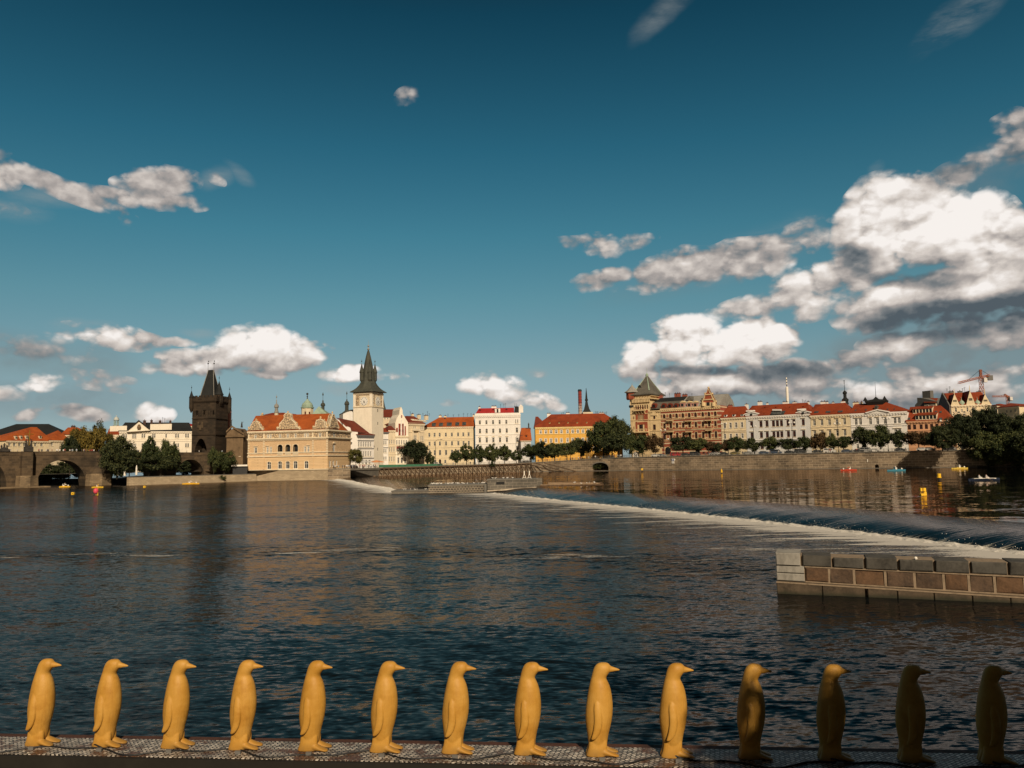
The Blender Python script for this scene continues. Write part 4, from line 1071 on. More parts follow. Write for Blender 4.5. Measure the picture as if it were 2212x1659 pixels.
def museum():
    Af = at_y(*c3(208, 1300), 352); Bf = at_y(*c3(1540, 1290), 345)
    f = Fac((Af.x, Af.y), (Bf.x, Bf.y)); U = lambda x, y, d=0: f.uz(c3(x, y), d)
    u0, u1 = 0.0, (Vector((Bf.x, Bf.y)) - Vector((Af.x, Af.y))).length
    zq = U(1540, 1315)[1]; z1 = U(1540, 1085)[1]; z2 = U(1540, 800)[1]; z3 = U(1540, 655)[1]; D = 22
    root = thing('museum_house', f.P((u0+u1)/2, 0, -8), 'ornate sandy house with sgraffito walls, scrolled gables and bright orange roof standing in the river', 'house')
    ul, ur = U(468, 1000)[0], U(1280, 1000)[0]
    H = []
    def row(y0, y1, xs, w, xref=None, **o):
        H.extend(rows_to_holes(f, c3, [(y0, y1, xs, w, dict(o, xref=xref or xs[0]))]))
    row(1190, 1315, [566], 62, arch=True, bars=(1, .62)); row(1183, 1310, [746, 875, 1004], 64, arch=True, bars=(1, .62)); row(1177, 1303, [1186], 64, arch=True)
    row(905, 1070, [748, 876, 1004], 82, arch=True, deep=1)
    row(955, 1058, [343], 46, hood=1); row(945, 1050, [540], 30, hood=1); row(945, 1050, [594], 30); row(935, 1035, [1163], 32); row(935, 1035, [1217], 32, hood=1)
    row(738, 820, [547, 590], 30); row(732, 812, [748], 34); row(728, 808, [877], 34); row(724, 804, [1004], 34); row(716, 800, [1163, 1208], 30); row(710, 795, [1412], 40); row(745, 822, [340], 36)
    mb = MB()
    B3 = [(h[0], h[1], h[2], h[3], h[4].get('arch', False)) for h in H]
    # three tiers of wall with different renders; central part slightly recessed is one sheet, wings stand proud
    facade_sheet(mb, f, u0, u1, zq, z1, B3, 0); facade_sheet(mb, f, u0, u1, z1, z2, B3, 1); facade_sheet(mb, f, u0, u1, z2, z3, B3, 2)
    mb.poly([f.P(u0, -1), f.P(u1, -1), f.P(u1, zq), f.P(u0, zq)], 3)
    # side facade facing right and the back
    fr = Fac((f.P(u1, 0).x, f.P(u1, 0).y), (f.P(u1, 0, -D).x + 1.5, f.P(u1, 0, -D).y))
    HR = []
    for (x, y0, y1, w, kw) in ((1640, 905, 1030, 40, dict(hood=2)), (1578, 1165, 1280, 26, dict(arch=True)), (1632, 1165, 1270, 26, dict(arch=True)), (1688, 1165, 1260, 20, dict(arch=True)), (1645, 700, 800, 40, {})):
        HR.extend(rows_to_holes(fr, c3, [(y0, y1, [x], w, kw)]))
    HR = [h for h in HR if h[1] < D-1]
    RB = [(h[0], h[1], h[2], h[3], h[4].get('arch', False)) for h in HR]
    for a, b, m in ((zq, z1, 0), (z1, z2, 1), (z2, z3, 2)): facade_sheet(mb, fr, 0, D, a, b, RB, m)
    mb.poly([fr.P(0, -1), fr.P(D, -1), fr.P(D, zq), fr.P(0, zq)], 3)
    for (a, b) in ((f.P(u0, -1), f.P(u0, -1, -D)), (f.P(u0, -1, -D), f.P(u1, -1, -D))):
        mb.poly([a, b, b + Z3*(z3+1), a + Z3*(z3+1)], 1)
    mb.build('wall', [RUST, SGR2, SGR, QUAYST], root)
    for ff, HH in ((f, H), (fr, HR)):
        for h in HH:
            kw = {k: v for k, v in h[4].items() if k not in ('xref', 'deep')}
            if h[4].get('deep'): window(ff, h[0], h[1], h[2], h[3], root, frame=MGOLD, surround=TRIM, inset=1.3, bars=(0, 0), **kw)
            else: window(ff, h[0], h[1], h[2], h[3], root, surround=TRIM if ff is f else None, fw=.16, **kw)
    tb = MB()
    for z, h, d in ((zq-.1, .4, .35), (z1-.15, .45, .35), (U(1540, 1030)[1], .35, .3), (z2-.2, .35, .4), (z2+.15, .5, .75), (z3-.9, .35, .3), (z3-.55, .6, .75)):
        tb.box(f.P(-.1, z), f.u*(u1+.1), Z3*h, f.n*d); tb.box(fr.P(-d, z), fr.u*(D+d), Z3*h, fr.n*d)
    for u in (u0+.1, ul, ur, u1-.7):
        tb.box(f.P(u, zq+.4), f.u*.65, Z3*(z1-zq-.6), f.n*.18, 1)
        for k in range(9): tb.box(f.P(u, z1+.5 + k*(z2-z1-.8)/9), f.u*.8, Z3*.42, f.n*.22)
        tb.box(f.P(u, z2+.7), f.u*.6, Z3*(z3-z2-1.7), f.n*.2)
    n = 46
    for i in range(n): tb.box(f.P(.2 + i*(u1-.6)/n, z2-.45, 0), f.u*.32, Z3*.28, f.n*.6); tb.box(f.P(.2 + i*(u1-.6)/n, z3-.95, .3), f.u*.32, Z3*.4, f.n*.35)
    tb.build('cornice', [TRIM, RUST], root)
    # balcony rails of the loggia
    lb = MB()
    for x in (748, 876, 1004):
        a, b = U(x-41, 1060)[0], U(x+41, 1060)[0]; z = U(x, 1075)[1]
        for i in range(5): lb.box(f.P(a + i*(b-a)/5 + .2, z, .1), f.u*.3, Z3*1.1, f.n*.15)
        lb.box(f.P(a-.1, z+1.1, .05), f.u*(b-a+.2), Z3*.25, f.n*.3)
    lb.build('balustrade', TRIM, root)
    # roof
    zr = U(900, 410, -D/2)[1]; rb = MB()
    e = [f.P(u0-.2, z3, .6), f.P(u1+.2, z3, .6), f.P(u1+.2, z3, -D-.4), f.P(u0-.2, z3, -D-.4)]
    r0, r1 = f.P(U(345, 432, -D/2)[0], zr, -D/2), f.P(U(1590, 398, -D/2)[0], zr, -D/2)
    rb.poly([e[0], e[1], r1, r0]); rb.poly([e[2], e[3], r0, r1]); rb.poly([e[1], e[2], r1]); rb.poly([e[3], e[0], r0]); rb.build('roof', TILE_O, root)
    # scrolled gables
    def gable(fc, pts, cr_, d, mat, extra=(), depthp=1.6, roofd=8):
        P = [fc.uz(cr_(x, y), d) for x, y in pts]
        g = MB(); g.prism([fc.P(a, b, d) for a, b in P], -fc.n*depthp, 0)
        cx = sum(a for a, b in P)/len(P); zz0 = min(b for a, b in P)
        for p, q in zip(P[1:], P[2:]):
            v = Vector((q[0]-p[0], q[1]-p[1])).normalized()*.0
            g.prism([fc.P(p[0], p[1], d+.15), fc.P(q[0], q[1], d+.15), fc.P(q[0]+(cx-q[0])*.08, q[1]-.3, d+.15), fc.P(p[0]+(cx-p[0])*.08, p[1]-.3, d+.15)], -fc.n*(depthp+.3), 1)
        for (x, y, r) in extra:
            a, b = fc.uz(cr_(x, y), d); g.ball(fc.P(a, b, d-.5), r, 2, 8, 1.2); g.tube(fc.P(a, b-1.2, d-.5), fc.P(a, b, d-.5), r*.5, r*.5, 6, 1)
        go = g.build('gable', [mat, TRIM, MGOLD], root)
        zt = max(b for a, b in P); a0, a1 = P[0][0], P[-1][0]
        return P, go
    mid = [(678, 655), (690, 630), (730, 612), (735, 560), (770, 520), (800, 490), (815, 455), (808, 420), (830, 390), (870, 375), (912, 388), (932, 415), (930, 452), (945, 490), (975, 515), (1012, 545), (1020, 600), (1065, 618), (1085, 645)]
    gable(f, mid, c3, .5, SGR, [(695, 625, .5), (735, 560, .35), (1015, 545, .35), (1060, 615, .5), (870, 362, .35)])
    lft = [(205, 672), (222, 640), (250, 625), (262, 580), (290, 555), (305, 525), (342, 508), (378, 525), (395, 552), (415, 575), (425, 615), (455, 632), (465, 660)]
    gable(f, lft, c3, .5, SGR, [(218, 625, .4), (285, 545, .35), (342, 490, .4), (400, 540, .35), (458, 620, .4)])
    rgt = [(1280, 645), (1290, 612), (1325, 598), (1335, 545), (1345, 515), (1375, 490), (1410, 476), (1445, 488), (1475, 510), (1490, 540), (1497, 590), (1530, 605), (1540, 635)]
    gable(f, rgt, c3, .5, SGR, [(1290, 605, .4), (1345, 505, .35), (1412, 455, .45), (1475, 495, .35), (1528, 598, .4)])
    sid = [(1545, 640), (1550, 605), (1572, 590), (1580, 520), (1600, 480), (1610, 430), (1625, 400), (1645, 400), (1655, 435), (1668, 470), (1690, 500), (1705, 560), (1722, 600), (1728, 630)]
    gable(fr, sid, c3, .5, SGR, [(1560, 585, .35), (1600, 455, .35), (1632, 372, .4), (1700, 495, .35)])
    fl2 = Fac((f.P(u0, 0, -D).x, f.P(u0, 0, -D).y), (f.P(u0, 0, -.5).x, f.P(u0, 0, -.5).y))
    g = MB(); L = D
    for k, (a, b) in enumerate([(0, 0), (.1, .12), (.22, .2), (.3, .55), (.42, .7), (.5, 1.0), (.58, .7), (.7, .55), (.78, .2), (.9, .12)]):
        g.box(f.P(u0-.3, z3, -a*L-.3), f.u*1.0, Z3*(.4 + b*(zr-z3)*1.02), -f.n*L*.11, 0)
        g.ball(f.P(u0+.2, z3 + .9 + b*(zr-z3), -a*L-1.2), .5, 1)
    g.build('gable', [SGR, MGOLD], root)
    return f, u1, fr
mf, mu1, mfr = museum()

# domes and lanterns behind the sgraffito house
def lantern_spire(F_base, Y, w, label, zprof, mat=COPPER_D, name='spire', cat='spire', group='copper spires and domes over the roofs', n=10):
    """zprof: list of (radius factor, pixel y)"""
    p = at_y(*F_base, Y); p.z = 4.5
    root = thing(name, p, label, cat, group)
    zs = [(r*w, at_y(F_base[0], y, Y).z - 4.5) for r, y in zprof]
    b = MB(); b.lathe(p, [(w, 0), (w, zs[0][1])], 8); b.build('wall', CREAM, root)
    b = MB(); b.lathe(p, zs, n); b.build('roof', mat, root)
    return root
y3 = lambda y: c3(0, y)[1]
lantern_spire(c3(687, 380), 430, 1.05, 'slim grey lantern spire above the left half of the sgraffito house', [(1.2, y3(380)), (1, y3(345)), (.85, y3(340)), (.8, y3(295)), (1.2, y3(290)), (1.2, y3(265)), (.9, y3(240)), (.25, y3(225)), (.2, y3(165)), (.08, y3(160)), (.06, y3(130)), (.35, y3(122)), (.35, y3(108)), (.05, y3(98)), (.03, y3(70))], TIN)
r_ = lantern_spire(c3(1200, 400), 430, 3.25, 'round white tower with green copper dome and statue, behind the sgraffito house', [(1.08, y3(302)), (1.1, y3(290)), (.95, y3(285)), (.9, y3(250)), (.72, y3(215)), (.5, y3(205)), (.5, y3(195)), (.34, y3(178)), (.2, y3(172)), (.16, y3(150)), (.05, y3(148))], COPPER, 'domed_tower', 'tower', n=16)
p = at_y(*c3(1200, 148), 430); b = MB(); b.lathe(p, [(.35, -.5), (.22, .8), (.4, 1.4), (.15, 1.9), (.1, 2.0)], 7); b.ball(p + Z3*2.7, .62, 0); b.build('statue', STAT, r_)
for x, y in ((1168, 385), (1238, 388)):
    f_ = Fac((p.x-5, 430-3.3), (p.x+5, 430-3.3)); a, z = f_.uz(c3(x, y)); bb = MB(); bb.box(f_.P(a-.35, z-.6), f_.u*.7, Z3*1.5, f_.n*.4); bb.build('window', pmat('dark_red_wood', (.08, .015, .012)), r_)
def prism_roof(cx, xl, xr, yb, yt, Y, mat, label):
    a, b_, t = at_y(*c3(xl, yb), Y), at_y(*c3(xr, yb), Y), at_y(*c3(cx, yt), Y+6)
    p = (a+b_)/2; p.z = 4.5; root = thing('church_roof', p, label, 'roof')
    m_ = MB(); m_.box(Vector((a.x, a.y, 4.5)), b_-a, Z3*(a.z-4.5), Vector((0, 14, 0))); m_.build('wall', CREAM, root)
    m_ = MB(); c_, d_ = b_ + Vector((0, 14, 0)), a + Vector((0, 14, 0)); m_.poly([a, b_, t]); m_.poly([b_, c_, t]); m_.poly([c_, d_, t]); m_.poly([d_, a, t]); m_.build('roof', mat, root)
prism_roof(1393, 1275, 1530, 400, 268, 425, COPPER, 'pointed pale green copper roof between the dome and a dark lantern spire')
lantern_spire(c3(1458, 380), 432, 1.15, 'dark lantern spire rising just right of the pointed green roof', [(1.6, y3(395)), (.9, y3(340)), (.75, y3(330)), (.75, y3(268)), (1.1, y3(262)), (1.1, y3(245)), (.9, y3(225)), (.3, y3(205)), (.35, y3(190)), (.3, y3(175)), (.08, y3(165)), (.08, y3(95)), (.35, y3(85)), (.3, y3(70)), (.04, y3(40))], COPPER_D)
lantern_spire(c3(1855, 380), 425, 1.2, 'dark lantern spire just left of the clock tower', [(2.0, y3(375)), (1.0, y3(345)), (.8, y3(330)), (.8, y3(250)), (1.1, y3(243)), (1.1, y3(225)), (.8, y3(195)), (.3, y3(180)), (.3, y3(160)), (.08, y3(150)), (.08, y3(75)), (.3, y3(65)), (.04, y3(20))], COPPER_D)
g_ = Fac((at_y(*c3(530, 400), 440).x, 440), (at_y(*c3(810, 400), 440).x, 440))
building('dull red roof ridge showing behind the left half of the sgraffito house', 'house', g_, c3, 500, 990, 700, 420, 14, [], CREAM, TILE_R, (620, 800, 378), zbase=4.5, cornice=0)

# ------------------------------------------------------------------ clock tower by the weir and the white houses under it
def clock_tower():
    C, Lp, Rp, fl, fr = corner_frames(c4(556, 1500), 388, 22, 10.6)
    W = 10.6; zf = lambda y: fl.uz(c4(556, y))[1] if False else at_y(*c4(556, y), 388).z
    zt = zf(672); zc = zf(843); zb = 4.6
    root = thing('clock_tower', (Lp+Rp)/2 + Z3*zb, 'tall cream water tower with clocks and a slender flared slate spire with corner turrets', 'tower')
    mb = MB(); B = Lp + (Rp-C)
    fh = []
    for y0, y1 in ((875, 915), (1030, 1065), (1335, 1370)):
        a, z1 = fr.uz(c4(622, y0)); b, z0 = fr.uz(c4(632, y1)); fh.append((a, b, z0, z1, False))
    facade_sheet(mb, fl, 0, W, zb, zt, []); facade_sheet(mb, fr, 0, W, zb, zt, fh)
    for p, q in ((Rp, B), (B, Lp)): mb.poly([p + Z3*zb, q + Z3*zb, q + Z3*zt, p + Z3*zt])
    mb.build('wall', CREAMW, root)
    for h in fh: window(fr, *h[:4], root, frame=BLACK, sill=False, bars=(0, 0), fw=.05)
    tb = MB()
    for f in (fl, fr):
        tb.box(f.P(-.1, zc-.3), f.u*(W+.2), Z3*.45, f.n*.3); tb.box(f.P(0, zt-.9), f.u*W, Z3*.5, f.n*.3)
        tb.box(f.P(.02, zc+.2), f.u*1.1, Z3*(zt-zc-1.1), f.n*.12, 1); tb.box(f.P(W-1.1, zc+.2), f.u*1.1, Z3*(zt-zc-1.1), f.n*.12, 1)
        tb.box(f.P(1.4, zc+.5), f.u*(W-2.8), Z3*(zt-zc-1.6), f.n*.10, 2)
    tb.build('cornice', [TRIM, CREAMW, SGR], root)
    FACE = pmat('clock_face', (.74, .72, .66), .5, var=.04); NUM = pmat('clock_hands', (.02, .02, .025), .5)
    for f, xx in ((fl, 466), (fr, 622)):
        u, z = f.uz(c4(xx, 785)); r = 2.15; cb = MB()
        cb.box(f.P(u-2.7, z-2.7, .10), f.u*5.4, Z3*5.4, f.n*.08, 2)
        cb.prism([f.P(u + r*math.cos(k*math.pi/16), z + r*math.sin(k*math.pi/16), .18) for k in range(32)], f.n*.08, 0)
        for k in range(12):
            t = k*math.pi/6; d = Vector((math.cos(t), math.sin(t))); e = Vector((-d.y, d.x))*.12
            q = [d*r*.74 - e, d*r*.74 + e, d*r*.95 + e, d*r*.95 - e]; cb.prism([f.P(u+p.x, z+p.y, .27) for p in q], f.n*.04, 1)
        for ang, L, w in ((300, .55, .17), (240, .8, .11)):
            d = Vector((math.cos(R(ang)), math.sin(R(ang)))); e = Vector((-d.y, d.x))*w
            cb.prism([f.P(u+p.x, z+p.y, .32) for p in (-d*.3-e, -d*.3+e, d*r*L+e*.5, d*r*L-e*.5)], f.n*.04, 1)
        cb.build('clock', [FACE, NUM, TRIM], root)
    M = (C+Lp+Rp+B)/4; x = (C-Lp).normalized(); y = (Rp-C).normalized()
    def ring(h, z):
        n = [M + (x*a + y*b)*h + Z3*z for a, b in ((-1, -1), (0, -1.0), (1, -1), (1.0, 0), (1, 1), (0, 1.0), (-1, 1), (-1.0, 0))]; return n
    def oring(h, z, k=1.0):
        return [M + (x*math.cos(t) + y*math.sin(t))*h*k + Z3*z for t in [R(-135 + 45*i) for i in range(8)]]
    Z = lambda yy: at_y(*c4(512, yy), 395).z
    rb = MB()
    prof = [(6.6, Z(684), 0), (6.5, Z(676), 0), (5.3, Z(655), 0), (4.6, Z(630), .3), (3.9, Z(595), .6), (3.25, Z(550), .9), (2.9, Z(480), 1), (2.6, Z(430), 1), (2.0, Z(350), 1), (1.3, Z(270), 1), (.6, Z(200), 1), (.25, Z(178), 1)]
    rings = []
    for h, z, k in prof:
        a = ring(h, z); b = oring(h*1.05, z); rings.append([p.lerp(q, k) for p, q in zip(a, b)])
    rb.loft(rings); rb.build('roof', COPPER_D, root)
    for sx, sy in ((-1, -1), (1, -1), (1, 1), (-1, 1)):
        p = M + (x*sx + y*sy)*2.35; t = MB(); z0, z1, z2 = Z(540), Z(448), Z(335)
        t.lathe(p, [(.2, z0-1.2), (.9, z0), (1.0, z0+.2), (1.0, z1), (1.25, z1), (1.1, z1+.5), (.05, z2)], 8, 0); t.tube(p + Z3*z2, p + Z3*(z2+1.8), .06, .05, 5, 0); t.ball(p + Z3*(z2+.9), .3, 0); t.build('turret', COPPER_D, root)
    t = MB(); z = Z(180); t.tube(M + Z3*z, M + Z3*Z(65), .10, .05, 5); t.lathe(M + Z3*z, [(.1, -.4), (.65, .4), (.1, 1.4)], 8); t.ball(M + Z3*Z(130), .5); t.build('finial', TIN, root)
clock_tower()
def mill_houses():
    # big white fire wall left of the tower, with red roofs
    f = Fac((at_y(*c4(130, 1300), 372).x, 372), (at_y(*c4(385, 1300), 374).x, 374)); U = lambda x, y, d=0: f.uz(c4(x, y), d)
    root = thing('white_house', f.P(10, 4.6), 'blank white wall with one dark window, left of the clock tower', 'house')
    out = [(100, 1500), (388, 1500), (388, 1150), (310, 1143), (302, 1100), (270, 1085), (238, 1088), (205, 1068), (188, 1040), (168, 1005), (150, 1003), (100, 985)]
    P = [U(*q) for q in out]; P[0] = (P[0][0], 4.5); P[1] = (P[1][0], 4.5)
    mb = MB(); mb.prism([f.P(a, b) for a, b in P], -f.n*1.0); mb.box(f.P(P[0][0], 4.5, -1), f.u*(P[1][0]-P[0][0]), Z3*(P[2][1]-4.5), -f.n*20); mb.build('wall', WHITER, root)
    rb = MB(); rp = [U(130, 975, -2), U(205, 990, -2), U(350, 1045, -3), U(520, 1160, -3), U(385, 1152, -.8), U(310, 1140, -.8), U(245, 1075, -.8), U(170, 1003, -.8)]
    top = [f.P(*U(130, 978, -12), -12), f.P(*U(345, 1020, -12), -12), f.P(*U(530, 1165, -12), -12)]; bot = [f.P(*U(160, 1003, -.6), -.6), f.P(*U(310, 1143, -.6), -.6), f.P(*U(388, 1152, -.6), -.6)]
    rb.poly([bot[0], bot[1], top[1], top[0]]); rb.poly([bot[1], bot[2], top[2], top[1]]); rb.build('roof', TILE_B, root)
    window(f, U(230, 0)[0] if False else U(230, 1200)[0], U(257, 1200)[0], U(243, 1222)[1], U(243, 1168)[1], root, frame=FRAMEB, glass=pmat('dark_red_wood', (.08, .015, .012)), inset=-.06, sill=False)
    # high white gable block right behind it
    g = Fac((at_y(*c4(212, 1000), 402).x, 402), (at_y(*c4(352, 1000), 404).x, 404)); Ug = lambda x, y: g.uz(c4(x, y))
    r2 = thing('white_house', g.P(5, 4.6), 'high plain white gable wall wedged behind the clock tower', 'house')
    P = [Ug(*q) for q in [(214, 1100), (360, 1100), (360, 892), (300, 898), (250, 912), (214, 930)]]; P[0] = (P[0][0], 4.5); P[1] = (P[1][0], 4.5)
    mb = MB(); mb.prism([g.P(*q) for q in P], -g.n*14); mb.build('wall', WHITER, r2)
    mb = MB()
    for p, q in zip(P[2:], P[3:]): mb.prism([g.P(p[0], p[1], .3), g.P(q[0], q[1], .3), g.P(q[0], q[1]+.5, .3), g.P(p[0], p[1]+.5, .3)], -g.n*14.6)
    mb.build('roof', COPPER_D, r2)
    # ornate white cafe house with grey balconies
    h = Fac((at_y(*c4(378, 1300), 374).x, 374), (at_y(*c4(578, 1300), 382).x, 382))
    ZINC = pmat('zinc_trim', (.13, .13, .13), .6)
    o, i = building('ornate white house with dark grey balconies under the clock tower', 'house', h, c4, 380, 578, 1560, 1185, 14,
        [(1262, 1325, [402, 430, 458, 486, 514, 542], 17, dict(arch=True)), (1375, 1440, [402, 430, 458, 486, 514, 542], 17, dict(arch=True)), (1480, 1530, [410, 450, 490, 530], 24)], WHITER, TILE_B, (395, 560, 1150), zbase=4.6, trim=ZINC, courses=(1250, 1345, 1460), cornice=1.3, win=dict(fw=.12))
    # row right of the tower
    k = Fac((at_y(*c4(680, 1300), 402).x, 402), (at_y(*c4(990, 1300), 408).x, 408))
    building('narrow white house squeezed right of the clock tower', 'house', k, c4, 684, 750, 1560, 1150, 14, [(1255, 1300, [700, 722], 14), (1350, 1395, [700, 722], 14), (1440, 1480, [700, 722], 14)], WHITER, TILE_R, (690, 745, 1100), zbase=4.9, courses=(1240, 1335), trim=ZINC)
    building('narrow cream house between the narrow white house and the gabled red-brick front', 'house', k, c4, 751, 835, 1560, 1130, 14, [(1240, 1290, [766, 792, 818], 13), (1330, 1385, [766, 792, 818], 13), (1440, 1500, [766, 792, 818], 13)], CREAM, TILE_B, (755, 830, 1075), zbase=4.9, courses=(1320, 1408))
    o, i = building('tall narrow house with a steep white and brick-red gable right of the clock tower', 'house', k, c4, 836, 988, 1560, 1195, 14,
        [(1245, 1300, [852, 880, 908, 936, 964], 14, dict(arch=True)), (1322, 1375, [852, 880, 908, 936, 964], 14), (1450, 1520, [870, 910, 950], 22)], CREAMW, None, None, zbase=4.9, courses=(1310, 1415), cornice=1.0)
    UK = lambda x, y: k.uz(c4(x, y))
    g_ = MB(); pts = [(832, 1195), (832, 1040), (850, 985), (880, 940), (884, 885), (900, 852), (916, 885), (920, 935), (950, 985), (985, 1040), (985, 1195)]
    g_.prism([k.P(*UK(*q), .2) for q in pts], -k.n*12, 0)
    REDB = pmat('red_brick_render', (.24, .045, .025), var=.2)
    for (xa, ya, xb, yb) in ((842, 1100, 862, 1150), (868, 1050, 892, 1190), (912, 1050, 930, 1190), (940, 1080, 956, 1190), (880, 1060, 925, 1080), (870, 1120, 930, 1145), (893, 950, 912, 980)):
        a, z1 = UK(xa, ya); b, z0 = UK(xb, yb); g_.box(k.P(a, z0, .2), k.u*(b-a), Z3*(z1-z0), k.n*.15, 1)
    for (xa, ya, xb, yb) in ((860, 980, 868, 1190), (892, 900, 900, 1190), (902, 1000, 910, 1190), (930, 980, 940, 1190)):
        a, z1 = UK(xa, ya); b, z0 = UK(xb, yb); g_.box(k.P(a, z0, .35), k.u*(b-a), Z3*(z1-z0), k.n*.12, 2)
    g_.build('gable', [CREAMW, REDB, WHITER], o)
    sgn = MB(); a, z1 = UK(846, 1316); b, z0 = UK(940, 1350)
    sgn.box(k.P(a, z0+.2, .1), k.u*(b-a), Z3*(z1-z0-.4), k.n*.15, 0)
    for q in range(9): sgn.box(k.P(a+.3+q*(b-a-.6)/9, z0+.5, .25), k.u*.45, Z3*(z1-z0-1.0), k.n*.06, 1)
    sgn.build('banner', [REDB, pmat('banner_grey', (.22, .07, .06))], o)
    # dark red church-like roof behind
    kb = Fac((at_y(*c4(684, 1000), 430).x, 430), (at_y(*c4(900, 1000), 432).x, 432))
    building('large dark red roof behind the houses right of the clock tower', 'house', kb, c4, 686, 900, 1200, 972, 26, [(980, 1000, [710, 742, 774, 806], 16)], CREAM, TILE_B, (690, 880, 880), zbase=4.9, dr=10, cornice=0)
    b2 = lantern_spire(c4(697, 890), 440, .6, 'tiny needle spire right against the clock tower', [(2.2, c4(0, 890)[1]), (1.0, c4(0, 840)[1]), (.3, c4(0, 790)[1]), (.05, c4(0, 755)[1])], COPPER_D)
    # beige corner house with a brown roof
    m_ = Fac((at_y(*c4(986, 1300), 408).x, 408), (at_y(*c4(1172, 1300), 416).x, 416))
    o, i = building('cream corner house with a bay window and long brown-red roof full of little skylights', 'house', m_, c4, 989, 1176, 1560, 1050, 18,
        [(1082, 1125, [1053, 1072], 12), (1190, 1260, [1060, 1078], 13, dict()), (1195, 1255, [1140, 1160], 12, dict(arch=True)), (1082, 1125, [1140, 1160], 12)], CREAM, TILE_B, (960, 1240, 958), zbase=5.1, courses=(1040, 1150), cornice=.9, dr=8)
    bb = MB(); ua, z1 = m_.uz(c4(1028, 1135)); ub, z0 = m_.uz(c4(1108, 1290)); bb.box(m_.P(ua, z0-10, .0), m_.u*.5, Z3*(z1-z0+10), m_.n*.9); bb.box(m_.P(ub-.5, z0-10, .0), m_.u*.5, Z3*(z1-z0+10), m_.n*.9); bb.box(m_.P(ua-.2, z1, .0), m_.u*(ub-ua+.4), Z3*1.2, m_.n*1.3); bb.build('bay', TRIM, o)
    skylights(o, i, c4, [(1040, 1000, 1052, 1016), (1075, 1004, 1085, 1018), (1098, 1006, 1108, 1020), (1120, 1008, 1130, 1022), (1145, 1010, 1155, 1024), (1175, 1014, 1185, 1028)], TRIM)
    chimneys(o, i, c4, [(1105, 1135, 945, 962), (1035, 1055, 935, 950), (1190, 1225, 955, 975)], TRIM); aerials(o, i, c4, [1010, 1160, 1215, 1235], 955)
mill_houses()

